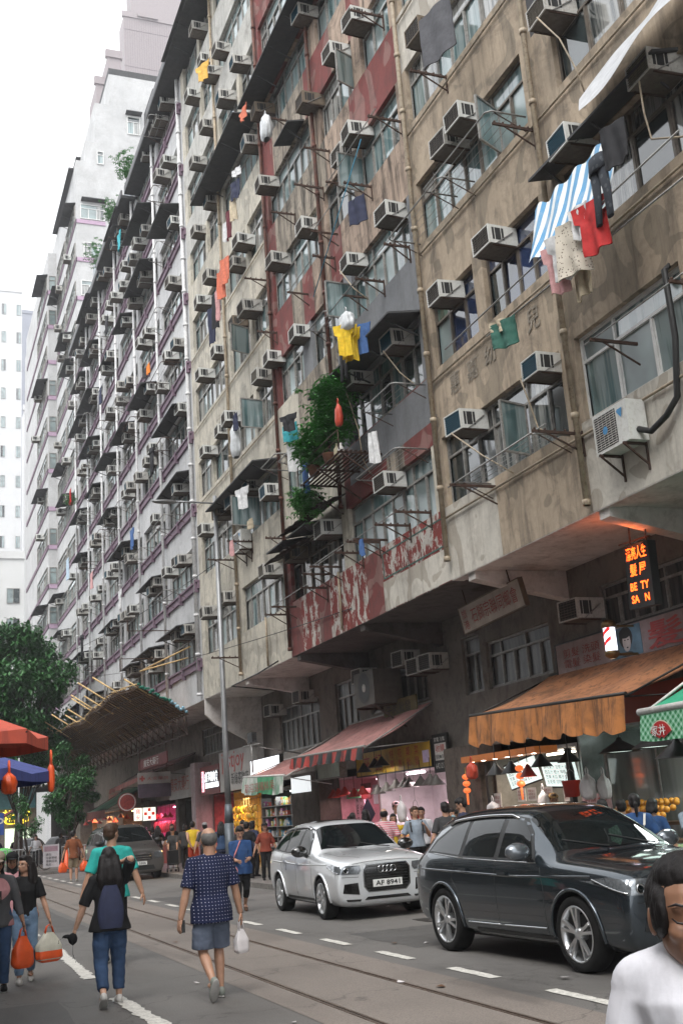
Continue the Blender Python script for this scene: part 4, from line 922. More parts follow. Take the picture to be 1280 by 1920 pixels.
# packaged goods
cols = [(.5, .06, .04), (.06, .2, .35), (.55, .45, .08), (.1, .32, .12), (.55, .52, .5), (.4, .12, .3), (.08, .3, .32), (.5, .22, .05)]
gm = []; PKN = ['red', 'blue', 'yellow', 'green', 'white', 'purple', 'teal', 'orange']
for i, c_ in enumerate(cols):
    b = MB(); b.box((-.05, -.09, 0), (.05, .09, .19), 0); b.box((-.052, -.07, .05), (-.0505, .07, .13), 1); gm.append(b.mesh('packet', [M('packet_%d' % i, c_, .5), T_WHT]))
sh = MB()
for k in range(6): sh.box((11.55, 33.1, .45+.33*k), (11.95, 38.0, .475+.33*k))
for y in (33.1, 34.7, 36.3, 37.95): sh.box((11.56, y-.02, .13), (11.94, y+.02, 2.4))
setp(sh.build('goods_shelf', METAL), 'metal shelving of the variety shop', 'shelf')
for k in range(6):
    for i in range(20):
        if random.random() < .12: continue
        cols_i = random.randrange(8); o = bpy.data.objects.new('packet', gm[cols_i]); C.objects.link(o); o.location = (11.68+random.uniform(-.03, .05), 33.25+.24*i, .477+.33*k); o.scale = (1, random.uniform(.7, 1.15), random.uniform(.6, 1.4))
        setp(o, '%s packet, %s shelf from below, %s from the right' % (PKN[cols_i], ORDN[k], ORDN[i] if i < 14 else ('fifteenth', 'sixteenth', 'seventeenth', 'eighteenth', 'nineteenth', 'twentieth')[i-14]), 'packet', 'packets on the variety shop shelves')
# meat lamps and cuts in the magenta stall, orange glow stalls
pr = lampproto('hanging_lamp', 'red butcher lamp over the magenta lit stall', .2, SH_R, 12, 'lamps over the magenta stall', (1, .35, .55))
for i in range(5): o = pr if i == 0 else copy_tree(pr); o['label'] = LBL(pr, i); o.location = (11.2, 50.8+.95*i, 2.3)
pr = lampproto('hanging_lamp', 'warm bare lamp over the far orange stalls', .18, SH_R, 22, 'lamps over the far orange stalls', (1, .6, .25))
for i in range(10): o = pr if i == 0 else copy_tree(pr); o['label'] = LBL(pr, i); o.location = (11.0, 58.5+1.8*i, 2.35+.1*(i % 3))
MEAT = M('meat', (.45, .05, .06), .4, var=.5, scale=9); b = MB(); b.tube([(0, 0, 0), (-.02, .01, -.12), (0, 0, -.4), (.0, 0, -.52)], [.02, .07, .09, .03], 8); mm_ = b.mesh('meat_cut', MEAT)
for i in range(12):
    o = bpy.data.objects.new('meat_cut', mm_); C.objects.link(o); o.location = (11.4, 50.6+.4*i, 1.95); setp(o, 'red cut of meat in the magenta lit stall, %s from the right' % ORDN[i], 'meat', 'meat hung in the magenta stall')
for (y0, y1, lab) in ((50.2, 55.4, 'red stall table below the magenta lamps'), (58, 75, 'long orange lit stall table far down the row'), (41.8, 44.4, 'meat shop counter'), (18.2, 21.0, 'steel counter of the juice shop'), (23.6, 27.3, 'vegetable stall table in front of the white wall')):
    r_ = empty('stall_table', (10.9, y0, .13), lab+' behind the pavement', 'table'); b = MB(); b.box((0, 0, .75), (.7, y1-y0, .8)); b.build('tabletop', T_REDF if 'steel' not in lab else METAL, r_); b = MB()
    b.box((.02, .02, 0), (.08, y1-y0-.02, .75)); b.build('front_board', T_REDF if 'steel' not in lab else METAL, r_)
# crates of produce on the stalls
CRW = M('crate_foam', (.6, .6, .58), .8); PROD = [('leafy greens', (.05, .2, .04)), ('tomatoes', (.5, .05, .03)), ('yellow peppers', (.6, .4, .04)), ('carrots', (.55, .2, .03)), ('pale cabbages', (.3, .42, .2)), ('aubergines', (.08, .03, .08))]
cm_ = []
for nm_, c_ in PROD:
    b = MB(); b.box((0, 0, 0), (.5, .36, .02)); b.box((0, 0, .02), (.02, .36, .16)); b.box((.48, 0, .02), (.5, .36, .16)); b.box((.02, 0, .02), (.48, .02, .16)); b.box((.02, .34, .02), (.48, .36, .16)); f = MB(); g = random.Random(nm_)
    for i in range(34): q = (.06+.38*g.random(), .06+.24*g.random(), .1+.08*g.random()); f.sphere(q, (g.uniform(.03, .05), g.uniform(.03, .05), g.uniform(.025, .04)), 0, 8, 6)
    cm_.append((b.mesh('produce_crate', CRW), f.mesh('produce', M('produce_'+nm_, c_, .5, var=.4, scale=20))))
for (x, y0, n_, z, where) in ((10.95, 23.75, 8, .93, 'on the white stall table'), (10.3, 23.9, 7, .55, 'before the white stall'), (10.95, 50.5, 10, .93, 'on the magenta lit stall'), (10.9, 58.5, 14, .93, 'on the far orange stalls'), (10.2, 10.9, 9, .75, 'at the front of the fruit shop'), (10.5, 38.3, 7, .5, 'below the bananas')):
    for i in range(n_):
        k = (i*5+int(y0)) % 6; o = empty('produce_crate', (x, y0+.44*i, z), 'foam crate of %s %s, %s from the right' % (PROD[k][0], where, ORDN[i]), 'crate', 'produce crates'); a = bpy.data.objects.new('crate', cm_[k][0]); p = bpy.data.objects.new('produce', cm_[k][1])
        for q in (a, p): C.objects.link(q); q.parent = o
    if z < .9: b = MB(); b.box((x+.02, y0-.1, .13), (x+.5, y0+.44*n_, z-.004)); setp(b.build('crate_stand', M('fruit_bench_wood', (.16, .09, .05))), 'wooden stand under the crates %s' % where, 'stand')
# big condenser fan on the mezzanine wall
r_ = empty('condenser_unit', (10.75, 25.3, 4.28), 'large round fan condenser on a bracket above the pink awning', 'air conditioner'); b = MB(); b.box((0, 0, 0), (.75, 1.3, .85)); b.build('body', M('condenser_brown', (.09, .075, .06), .6, var=.4), r_)
b = MB(); b.lathe([(0, -.01), (.1, -.02), (.1, -.004)], (0, .62, .44), 16, axis='X'); b.build('hub', T_WHT, r_)
b = MB(); b.lathe([(.34, -.015), (.38, -.015)], (0, .62, .44), 28, axis='X', smooth=False); b.lathe([(.10, -.006), (.34, -.006)], (0, .62, .44), 28, axis='X', smooth=False); b.build('grille', T_BLK, r_)
b = MB(); b.bar((0, .1, -.03), (.85, .1, -.03), .05); b.bar((0, 1.2, -.03), (.85, 1.2, -.03), .05); b.bar((0, .1, -.03), (.85, .1, -.6), .04); b.build('bracket', RUST, r_)
# floodlight on a stand between the awnings
r_ = empty('floodlight', (9.9, 33.2, 4.0), 'small floodlight on a bent pipe above the small pink awning', 'lamp'); b = MB(); b.tube([(0, 0, -.9), (0, 0, 0)], .025, 6); b.tube([(0, -.9, -.1), (0, .9, -.05)], .02, 6); b.tube([(0, 0, -.1), (1.6, 0, -.4)], .02, 6); b.build('pipe', METAL, r_); b = MB(); b.box((-.05, -.25, 0), (.1, .25, .3)); b.build('lamp_head', T_BLK, r_)
b = MB(); b.tube([(9.2, 28.0, 5.75), (9.25, 30, 5.7), (9.3, 33, 5.72), (11.4, 33.2, 5.5)], .02, 6); setp(b.build('cable', T_BLK), 'black cable slung under the edge of the cream grey block', 'cable')
# ------------------------------------------------------------------ window air conditioners
AC_W = M('ac_casing', (.50, .485, .45), .5, .1, .2, 6, dirt=((.16, .12, .08), .65)); AC_B = M('ac_casing_brown', (.17, .13, .09), .6, .1, .4, 6)
AC_C = M('ac_casing_clean', (.60, .60, .57), .45, 0, .12, 6, dirt=((.3, .26, .2), .4)); AC_K = M('ac_dark_inside', (.02, .02, .02), .8)
AC_BL = M('ac_coil_blue', (.02, .10, .15), .5, .3, .3, 30); AC_U = M('ac_underside', (.14, .12, .10), .7, .2, .4, 9)
COILS = {'dark': AC_K, 'blue': AC_BL, 'tan': M('ac_coil_tan', (.22, .2, .13), .6, .2, .4, 25)}
def ac_proto(cas, coil, slats, w=.64, h=.42, d=.56):
    root = bpy.data.objects.new('air_conditioner', None); C.objects.link(root)
    b = MB(); t = .025
    b.box((-d+.03, 0, .012), (.12, w, h), 0); b.box((-d+.03, .01, 0), (.1, w-.01, .012), 1)
    b.build('casing', [cas, AC_U], root)
    g = MB(); X = -d+.03; 
    g.box((X-.03, 0, 0), (X, w, t), 0); g.box((X-.03, 0, h-t), (X, w, h), 0); g.box((X-.03, 0, t), (X, t, h-t), 0); g.box((X-.03, w-t, t), (X, w, h-t), 0)
    g.box((X-.004, t, t), (X-.002, w-t, h-t), 1)
    for i in range(slats):
        z = t+(h-2*t)*(i+.5)/slats; g.box((X-.02, t, z-.004), (X-.008, w-t, z+.004), 2 if coil != 'blue' else 1)
    for i in range(1, 6 if coil != 'blue' else 1):
        y = w*i/6; g.box((X-.022, y-.004, t), (X-.018, y+.004, h-t), 2)
    g.build('grille', [cas, COILS[coil], AC_U], root)
    v = MB()
    for (x0, x1) in ((-.50, -.45), (-.43, -.30), (-.28, -.23)):
        v.box((x0+.03, -.004, .09), (x1+.03, .004, h-.06), 0)
        v.box((x0+.03, w-.004, .09), (x1+.03, w+.004, h-.06), 0)
    v.build('vent', AC_K, root)
    k = MB(); k.bar((-d+.1, .03, -.015), (.1, .03, -.015), .03, .02); k.bar((-d+.1, w-.03, -.015), (.1, w-.03, -.015), .03, .02)
    k.build('support_frame', RUST, root)
    k = MB(); k.bar((-.40, -.012, .0), (.02, -.012, h*.72), .018); k.build('brace', METAL, root)
    return root
protos = []
for cas, coil, sl in ((AC_W, 'dark', 7), (AC_W, 'dark', 7), (AC_C, 'dark', 7), (AC_C, 'blue', 9), (AC_W, 'tan', 8), (AC_B, 'dark', 6), (AC_W, 'blue', 9)): protos.append((ac_proto(cas, coil, sl), cas, coil))
ORD = ['zeroth', 'first', 'second', 'third', 'fourth', 'fifth', 'sixth', 'seventh', 'eighth', 'ninth', 'tenth', 'eleventh', 'twelfth', 'thirteenth', 'fourteenth', 'fifteenth', 'sixteenth', 'seventeenth']
ACN = {}
def zlev(k, o=0.0): return ZB + PT*k + 2.40 + o
REC = []                                              # (block, floor, y, z, proto, scale, X)
def ac(blk, y, z, p, X=9.62, s=1.0): REC.append((blk, max(0, int((z-ZB-1.0)//PT)), y, z, p, s, X))
for y, z, p in ((10.25, 11.15, 4), (12.3, 11.36, 3), (12.36, 13.8, 4), (13.92, 8.25, 3), (14.9, 11.03, 2), (15.4, 13.86, 2), (16.1, 13.75, 0), (16.58, 16.64, 5), (16.59, 8.25, 3), (16.91, 11.02, 2)): ac('tan', y, z, p)
for y, z, p in ((18.9, 13.85, 2), (19.2, 11.04, 6), (19.73, 19.43, 2), (20.2, 8.25, 2), (20.3, 16.8, 2), (21.05, 16.66, 0), (21.06, 19.51, 2), (21.2, 13.91, 2), (21.44, 11.06, 2), (23.03, 22.2, 6), (23.07, 19.52, 5), (23.9, 16.35, 2), (23.9, 8.18, 2), (24.97, 13.8, 2), (26.38, 16.67, 0), (26.47, 8.2, 5), (26.92, 19.45, 0), (26.9, 21.9, 5), (27.33, 14.1, 2)): ac('patched', y, z, p)
for y, z, p in ((27.95, 10.4, 3), (27.95, 21.6, 6), (28.21, 13.89, 4), (28.67, 8.26, 4), (28.85, 25.02, 6), (29.12, 16.52, 0), (29.48, 18.95, 2), (29.97, 11.1, 6), (30.30, 18.6, 0), (30.58, 16.7, 5), (30.59, 24.93, 6), (30.89, 27.03, 0), (31.53, 13.85, 2), (31.53, 11.1, 6), (32.01, 26.93, 0), (32.9, 28.1, 2), (32.75, 25.26, 0), (32.95, 19.5, 0), (32.85, 22.35, 6), (32.85, 16.7, 2), (32.9, 13.9, 2), (33.0, 8.36, 4), (33.12, 11.22, 5), (33.62, 30.0, 0), (34.55, 24.95, 0), (34.63, 27.83, 2), (34.69, 22.21, 0), (34.69, 19.4, 2), (34.71, 16.62, 2), (34.8, 13.84, 2), (35.37, 11.19, 2), (35.41, 8.36, 0)): ac('cream', max(y, 28.1), z, p)
rr = random.Random(4)
for k in range(9):
    for i in range(6):
        a = 38.0+4.82*i
        for j in range(rr.choice((1, 2, 2, 2, 3)) if i < 4 else 2): ac('banded', a+.1+rr.uniform(0, 1.0)+1.35*j, zlev(k)+rr.choice((0, 0, -.1, .05, -.5)), rr.choice((0, 0, 2, 2, 2, 3, 4, 6, 6)), X=9.62)
for k in range(13):
    for i in range(2):
        if rr.random() < .85: ac('tall', 67.0+4.9*i+rr.uniform(0, 3.0), zlev(k)+rr.uniform(-.3, 0), rr.choice((0, 2)), X=9.55)
    if rr.random() < .6: ac('farthest', 77.6+rr.uniform(0, 5), zlev(k), 2, X=8.95)
DESC = {'tan': 'the tan block', 'patched': 'the red patched block', 'cream': 'the cream grey block', 'banded': 'the purple banded block', 'tall': 'the tall white block', 'farthest': 'the farthest white block'}
CASN = {0: 'weathered white', 1: 'weathered white', 2: 'clean white', 3: 'white blue finned', 4: 'dingy', 5: 'brown', 6: 'weathered blue finned'}
from collections import defaultdict
rows = defaultdict(list)
for r_ in REC: rows[(r_[0], r_[1])].append(r_)
used = {}
for (blk, fl), L in rows.items():
    L.sort(key=lambda r: r[2])
    for n_, (b_, f_, y, z, p, s_, X) in enumerate(L):
        src = protos[p][0]
        if p not in used: o = src; used[p] = 1
        else: o = copy_tree(src)
        jr = random.Random(int(y*100+z)); s_ = jr.uniform(.78, .92); o.location = (X, y, z); o.scale = (s_*jr.uniform(.9, 1.15), s_, s_); o.rotation_euler = (jr.uniform(-.03, .03), jr.uniform(-.05, .03), jr.uniform(-.07, .07))
        setp(o, '%s air conditioner, %s from right, %s floor of %s' % (CASN[p], ORD[n_+1], ORD[fl+1], DESC[blk]), 'air conditioner', 'window air conditioners on %s' % DESC[blk])
for i, (pt, _, _) in enumerate(protos):
    if i not in used:
        for ch in list(pt.children): bpy.data.objects.remove(ch)
        bpy.data.objects.remove(pt)
# mezzanine units under the soffit
MZ = protos[0][0]
for (X, y, z, lab) in ((11.6, 27.0, 5.0, 'white window air conditioner under the soffit left of the round fan condenser'), (11.6, 24.3, 5.05, 'white window air conditioner under the soffit right of the round fan condenser'), (11.6, 35.0, 4.95, 'dirty window air conditioner under the cream block, left of the barred window'),
        (11.6, 32.0, 5.05, 'dirty window air conditioner under the cream block, right of the barred window'), (11.6, 20.6+2.2, 4.75, 'window air conditioner in the dark gap above the grimy banner, nearer the red patched wall'), (11.6, 23.5, 4.75, 'window air conditioner above the grimy banner, beside the first'), (11.6, 12.2, 4.75, 'window air conditioner right of the tilted glowing sign'), (11.5, 16.5, 4.75, 'dark window air conditioner on a stand left of the tilted glowing sign')):
    o = copy_tree(MZ); o.location = (X, y, z); o.scale = (.9, .9, .9); setp(o, lab, 'air conditioner', 'air conditioners under the soffit')
# split-type condensers on brackets
def condenser(loc, label):
    r_ = empty('condenser_unit', loc, label, 'air conditioner'); b = MB(); b.box((-.36, 0, 0), (-.04, .82, .6)); b.build('casing', AC_C, r_)
    b = MB(); b.box((-.365, .26, .05), (-.361, .78, .55), 0)
    for i in range(14): b.box((-.372, .26, .06+.035*i), (-.366, .78, .07+.035*i), 1)
    for i in range(6): b.box((-.374, .28+.095*i, .05), (-.3725, .288+.095*i, .55), 1)
    b.build('fan_grille', [AC_K, AC_W], r_)
    b = MB(); b.lathe([(.06, -.3755), (.0, -.3755)], (0, .52, .3), 12, axis='X'); b.add([(-.3735, .12, .36), (-.3735, .22, .47), (-.3735, .20, .5), (-.3735, .08, .5)], [(0, 1, 2, 3)], 0); b.build('badge', M('badge_blue', (.05, .25, .5), .5), r_)
    b = MB(); 
    for y in (.12, .7): b.bar((-.4, y, -.02), (0, y, -.02), .035); b.bar((-.38, y, -.03), (-.01, y, -.32), .025); b.bar((-.01, y, -.4), (-.01, y, .05), .03)
    b.build('bracket', RUST, r_); return r_
condenser((9.6, 12.0, 6.45), 'white split air conditioner unit on a bracket below the large white framed window')
condenser((9.6, 31.0, 9.6), 'white split air conditioner unit hung edge-on on the cream grey block')
b = MB(); b.tube([(9.4, 12.0, 6.6), (9.45, 11.8, 6.5), (9.5, 11.5, 6.62), (9.52, 11.25, 6.8), (9.52, 11.1, 7.6), (9.52, 11.1, 8.6), (9.7, 11.1, 8.75)], .045, 8); setp(b.build('hose', T_BLK), 'thick black insulated pipe from the white split unit up beside the large window', 'hose')
for i, (pts, lab) in enumerate(([[(9.05, 14.3, 8.25), (9.15, 14.3, 7.9), (9.2, 14.2, 7.4), (9.4, 14.0, 7.15), (9.5, 13.9, 7.0)], 'pale drain hose from the right lower air conditioner of the tan block'], [[(9.1, 16.9, 8.25), (9.3, 16.2, 7.6), (9.5, 15.6, 7.1)], 'white drain hose from the left lower air conditioner of the tan block'],
        [[(9.1, 10.5, 11.1), (9.1, 10.5, 10.6), (9.15, 10.5, 10.2), (9.3, 10.1, 10.0), (9.5, 9.8, 10.0)], 'pale drain hose looping under the striped tarpaulin'], [[(9.1, 12.6, 13.8), (9.25, 12.3, 13.2), (9.4, 12.2, 12.6), (9.5, 12.2, 12.2)], 'drain hose across the dark grey repair'],
        [[(9.1, 19.5, 11.0), (9.3, 19.2, 10.4), (9.5, 18.9, 10.0)], 'drain hose below the eave of the grey wall, right one'], [[(9.1, 21.7, 11.0), (9.3, 21.6, 10.0), (9.3, 21.5, 9.3), (9.5, 21.6, 9.0)], 'drain hose below the eave of the grey wall, left one'], [[(9.1, 21.5, 13.9), (9.2, 21.0, 13.2), (9.5, 20.9, 12.9)], 'drain hose beside the open sash of the patched block'])):
    b = MB(); b.tube(pts, .014, 6); setp(b.build('drain_hose', PIPE), lab, 'hose', 'drain hoses')
# ------------------------------------------------------------------ drying racks and iron brackets
def rack_bracket(y, z, lab, out=.75, poles=1, X=9.6, ln=2.2, m=RUST):
    r_ = empty('drying_bracket', (X, y, z), lab, 'drying rack'); b = MB()
    b.bar((0, 0, 0), (-out, 0, .0), .035, .045); b.bar((0, 0, -.32), (-out*.72, 0, -.02), .022); b.bar((-.01, 0, -.36), (-.01, 0, .05), .03)
    for i in range(5): b.tube([(-out*(.15+.2*i), 0, .02), (-out*(.15+.2*i), 0, .055)], .018, 6)
    b.build('arm', m, r_)
    if ln:
        b = MB(); b.bar((0, ln, 0), (-out, ln, 0), .035, .045); b.bar((0, ln, -.32), (-out*.72, ln, -.02), .022); b.build('arm', m, r_)
        for i in range(poles): b = MB(); b.tube([(-out*(.9-.3*i), -.25, .03), (-out*(.9-.3*i), ln+.25, .03)], .012, 6); b.build('pole', METAL, r_)
    return r_
RK = [(25.0, 20.3, .75, 0), (22.7, 17.9, .7, 0), (23.3, 17.2, .8, 0), (18.6, 16.0, .8, 2.6), (20.4, 15.5, .7, 2.2), (25.5, 17.7, .7, 0), (27.9, 16.9, .8, 0), (22.9, 15.0, .6, 2.0), (19.0, 19.0, .8, 0), (20.2, 13.0, .7, 1.8), (27.6, 15.1, .6, 0), (18.8, 13.1, .6, 2.4),
      (31.0, 9.8, .8, 0), (33.0, 9.7, .9, 0), (28.0, 7.0, .7, 0), (33.0, 6.6, .9, 0), (27.9, 9.1, .6, 0), (21.6, 7.4, .8, 2.4), (20.0, 7.35, .8, 0), (19.0, 7.35, .8, 2.2), (25.0, 7.1, .7, 2.4), (22.6, 7.4, .7, 2.2), (13.6, 7.1, .9, 2.8), (13.8, 12.6, .8, 0), (16.5, 15.6, .8, 0), (15.0, 18.4, .8, 0), (10.2, 7.9, .8, 1.8)]
RKW = ['tan', 'red patched', 'cream grey']
cnt = defaultdict(int)
for (y, z, out, ln) in sorted(RK, key=lambda r: (r[1], r[0])):
    blk = 'tan' if y < 18.4 else ('red patched' if y < 28 else 'cream grey'); fl = max(0, int((z-ZB)//PT)); cnt[(blk, fl)] += 1
    r_ = rack_bracket(y, z, 'rusty drying bracket %s, %s block, %s floor, %s from right' % ('with a pole' if ln else 'without poles', blk, ORD[fl+1], ORD[cnt[(blk, fl)]]), out, 1 if ln else 0, ln=ln); r_['group'] = 'iron drying brackets'
def tube_rack(y, z, ln, out, lab, X=9.6, n=4, m=METAL):
    """a bent tube frame with cross wires that stands out from the wall"""
    r_ = empty('drying_rack', (X, y, z), lab, 'drying rack', 'tube drying racks'); b = MB(); o = -out
    b.tube([(0, 0, 0), (o+.08, 0, 0), (o, .08, 0), (o, ln-.08, 0), (o+.08, ln, 0), (0, ln, 0)], .016, 6); b.build('frame', m, r_)
    b = MB()
    for i in range(n): x = o*(i+1)/(n+1); b.tube([(x, 0, 0), (x, ln, 0)], .006, 4)
    b.build('wires', m, r_); b = MB(); b.bar((0, .02, -.28), (o*.8, .02, -.01), .015); b.bar((0, ln-.02, -.28), (o*.8, ln-.02, -.01), .015); b.build('stay', RUST, r_); return r_
tube_rack(13.95, 7.2, 2.6, .7, 'bent tube drying rack under the lower window of the tan block'); tube_rack(14.0, 13.0, 2.6, .75, 'white tube drying rack on the third floor of the tan block, right of centre'); tube_rack(15.9, 12.9, 2.4, .75, 'white tube drying rack next to the pipe on the third floor of the tan block')
tube_rack(18.7, 9.95, 1.7, .75, 'small tube rack on the slate grey wall of the patched block'); tube_rack(24.1, 10.6, 1.8, .8, 'bent tube rack left of the hanging garden'); tube_rack(26.0, 10.9, 1.4, .8, 'second bent tube rack left of the hanging garden'); tube_rack(22.6, 13.4, 1.2, .5, 'short tube rack above the yellow shirts'); tube_rack(18.9, 9.95-1.3, 2.2, .7, 'tube rack beside the hanging white top')
b_ = tube_rack(16.2, 18.4, 1.0, .7, 'iron cage rack at the top of the tan block', n=6, m=RUST)
rr = random.Random(17); q = 0
for k in range(9):
    for i in range(6):
        if rr.random() < .5:
            q += 1; a = 38.2+4.82*i+rr.uniform(0, 1.6)
            tube_rack(a, sz(k)-.05+rr.choice((0, .35)), rr.uniform(1.2, 2.2), rr.uniform(.6, .85), 'tube drying rack on the purple banded block, %s floor, %s window from right' % (ORD[k+1], ORD[i+1]), X=9.45, n=2, m=METAL if rr.random() < .7 else RUST)
# ------------------------------------------------------------------ laundry
def cloth(name, label, cat, outline, y, z, X, m, thick=.012, rot=0.0, grp='laundry hung outside the windows', nu=14, nv=16, seed=0, fold=.03):
    """outline(v) -> (left, right) half widths at depth v 0..1 ; hangs from z down"""
    r = MB(); h = outline[1]; f = outline[0]
    def P(u, v, s):
        l, rt = f(v); yy = l+(rt-l)*u; x = fold*math.sin(u*11+seed*3+v*1.5)*(.3+v)+.02*noise.noise(Vector((u*3, v*4, seed))) + s*thick
        return (x, yy, -h*v - .03*math.sin(u*5+seed)*v)
    W_ = nu+1; vs = [P(i/nu, j/nv, -1) for j in range(nv+1) for i in range(nu+1)] + [P(i/nu, j/nv, 1) for j in range(nv+1) for i in range(nu+1)]
    N = W_*(nv+1); fs = [(j*W_+i, j*W_+i+1, (j+1)*W_+i+1, (j+1)*W_+i) for j in range(nv) for i in range(nu)]; fs += [tuple(N+k for k in reversed(q)) for q in fs]
    r.add(vs, fs, 0, True)
    rim = [(i, 0) for i in range(nu)] + [(nu, j) for j in range(nv)] + [(i, nv) for i in range(nu, 0, -1)] + [(0, j) for j in range(nv, 0, -1)]
    idx = [j*W_+i for i, j in rim]; r.add(vs, [(idx[k], idx[(k+1) % len(idx)], N+idx[(k+1) % len(idx)], N+idx[k]) for k in range(len(idx))], 0, True)
    o = r.build(name, m, None, (X, y, z)); o.rotation_euler = (0, 0, rot); return setp(o, label, cat, grp)
def tee(w_, h_): 
    def f(v): return (-w_*(.5+.32*(v < .32)*(1-v)), w_*(.5+.32*(v < .32)*(1-v)))
    return (f, h_)
def rect(w_, h_, fl=.0): return (lambda v: (-w_*(.5+fl*v), w_*(.5+fl*v)), h_)
def cm(n, c): return M('cloth_'+n, c, .85, var=.25, scale=12)
def trousers(label, y, z, X, m, h_=.95, w_=.42, seed=0):
    r_ = empty('trousers', (X, y, z), label, 'trousers', 'laundry hung outside the windows')
    b = MB(); b.tube([(0, 0, 0), (0, 0, -.22)], [w_*.42, w_*.48], 12); 
    for s in (-1, 1): b.tube([(0, s*w_*.2, -.15), (.02, s*w_*.27, -h_*.55), (-.02, s*w_*.33, -h_)], [w_*.27, w_*.2, w_*.16], 10)
    b.build('cloth', m, r_)
    for ch in r_.children: ch.scale = (.45, 1, 1)
CW = cm('white', (.6, .6, .6)); CK = cm('black', (.015, .015, .018)); CN = cm('navy', (.02, .025, .06)); CO = cm('coral', (.6, .16, .09)); CP = cm('pink', (.55, .3, .3)); CY = cm('yellow', (.72, .48, .02)); CR = cm('red', (.45, .02, .02)); CG = cm('grey', (.25, .25, .26))
CB = cm('blue', (.05, .12, .3)); CBE = cm('beige', (.5, .42, .3)); CTL = cm('teal', (.04, .35, .4)); CGR = cm('green', (.03, .12, .09)); COR = cm('orange', (.7, .2, .02))
# under the tarpaulin, tan block
cloth('shirt', 'pale pink shirt leftmost of the laundry under the striped tarpaulin', 'shirt', tee(.3, .75), 11.95, 9.3, 8.4, CP, rot=.4)
cloth('shirt', 'white shirt in the laundry under the striped tarpaulin', 'shirt', tee(.3, .7), 11.75, 9.35, 8.35, CW, rot=.5, seed=1)
def patt(name, a, b2, sc):
    m, nt, b = new_mat(name); vo = nt.nodes.new('ShaderNodeTexVoronoi'); vo.inputs['Scale'].default_value = sc; nt.links.new(tcoord(nt), vo.inputs['Vector'])
    nt.links.new(mix(nt, ramp(nt, vo.outputs['Distance'], [(.22, 1), (.3, 0)]), a, b2), b.inputs['Base Color']); b.inputs['Roughness'].default_value = .9; MATS[name] = m; return m
cloth('dress', 'spotted cream skirt in the laundry under the striped tarpaulin', 'skirt', rect(.42, .8, .15), 11.5, 9.4, 8.35, patt('cloth_spotted', (.55, .5, .42), (.12, .09, .07), 26), rot=.4, seed=2)
cloth('towel', 'beige towel behind the spotted skirt', 'towel', rect(.3, .95), 11.62, 9.3, 8.55, CBE, rot=.3, seed=3)
cloth('shirt', 'bright red shirt under the striped tarpaulin', 'shirt', tee(.42, .75), 11.0, 9.45, 8.4, CR, rot=.3, seed=4)
trousers('dark camouflage trousers beside the red shirt', 10.75, 9.95, 8.4, patt('cloth_camo', (.03, .035, .045), (.07, .08, .09), 9), .95, .4)
cloth('bag', 'black cloth bag hanging rightmost of the laundry', 'bag', rect(.4, .6), 10.35, 10.2, 8.4, CK, rot=.3, seed=5)
cloth('shirt', 'small white vest beside the red shirt', 'shirt', tee(.22, .5), 11.25, 9.5, 8.35, CW, rot=.2, seed=6)
# the tarpaulin
b = MB()
def tp(u, v):
    p0 = Vector((8.97, 13.16, 10.62)).lerp(Vector((8.95, 10.95, 10.62)), u); p1 = Vector((8.45, 12.75, 9.42)).lerp(Vector((8.4, 10.6, 9.22)), u); p = p0.lerp(p1, v)
    p.z += .05*math.sin(u*26)*(1-.4*v)+.03*noise.noise(Vector((u*8, v*5, 0))) - .1*math.sin(PI*v); return p
b.grid(tp, 80, 16); 
def tarpmat():
    m, nt, b = new_mat('tarp_stripes'); sx = nt.nodes.new('ShaderNodeSeparateXYZ'); nt.links.new(tcoord(nt), sx.inputs[0]); w_ = nt.nodes.new('ShaderNodeMath'); w_.operation = 'PINGPONG'; w_.inputs[1].default_value = .125
    nt.links.new(sx.outputs[1], w_.inputs[0]); c = mix(nt, ramp(nt, w_.outputs[0], [(0, 0), (.062, 1)], 'CONSTANT'), (.72, .74, .74), (.04, .24, .46)); n = nz(nt, tcoord(nt), 3, 5)
    nt.links.new(mix(nt, ramp(nt, n, [(.5, 0), (.75, .4)]), c, (.4, .42, .42)), b.inputs['Base Color']); b.inputs['Roughness'].default_value = .4; return m
setp(b.build('tarpaulin', tarpmat()), 'blue and white striped tarpaulin tied out below an upper window of the tan block', 'tarpaulin')
for (y0, z0, y1, z1, X, lab) in ((15.6, 9.28, 9.2, 9.35, 8.45, 'long bamboo pole carrying the laundry of the tan block'), (14.6, 9.1, 9.3, 8.95, 8.7, 'thin pole under the laundry of the tan block')):
    b = MB(); b.tube([(X, y0, z0), (X, y1, z1)], .014, 6); setp(b.build('pole', METAL), lab, 'pole')
b = MB(); 
def sh(u, v):
    p0 = Vector((9.5, 12.3, 12.1)).lerp(Vector((9.45, 9.3, 12.5)), u); p1 = Vector((8.8, 11.5, 11.25)).lerp(Vector((8.7, 9.0, 11.3)), u); p = p0.lerp(p1, v); p.z += .08*math.sin(u*7+v*3)+.05*math.sin(PI*v); return p
b.grid(sh, 24, 10); setp(b.build('plastic_sheet', M('sheet_grey', (.55, .56, .58), .4)), 'loose grey plastic sheet lying on the eave of the tan block', 'sheet')
cloth('towel', 'green cloth pegged on the pole left of the striped tarpaulin', 'towel', rect(.5, .45), 13.9, 9.05, 8.6, CGR, rot=.3); cloth('towel', 'beige cloth folded over the pole left of the striped tarpaulin', 'towel', rect(.35, .2), 14.0, 9.1, 8.58, CBE, rot=.3)
cloth('sheet', 'grey blanket over a pole at the top of the tan block', 'blanket', rect(.9, 1.1), 15.3, 16.1, 8.8, cm('charcoal', (.09, .09, .10)), rot=.2)
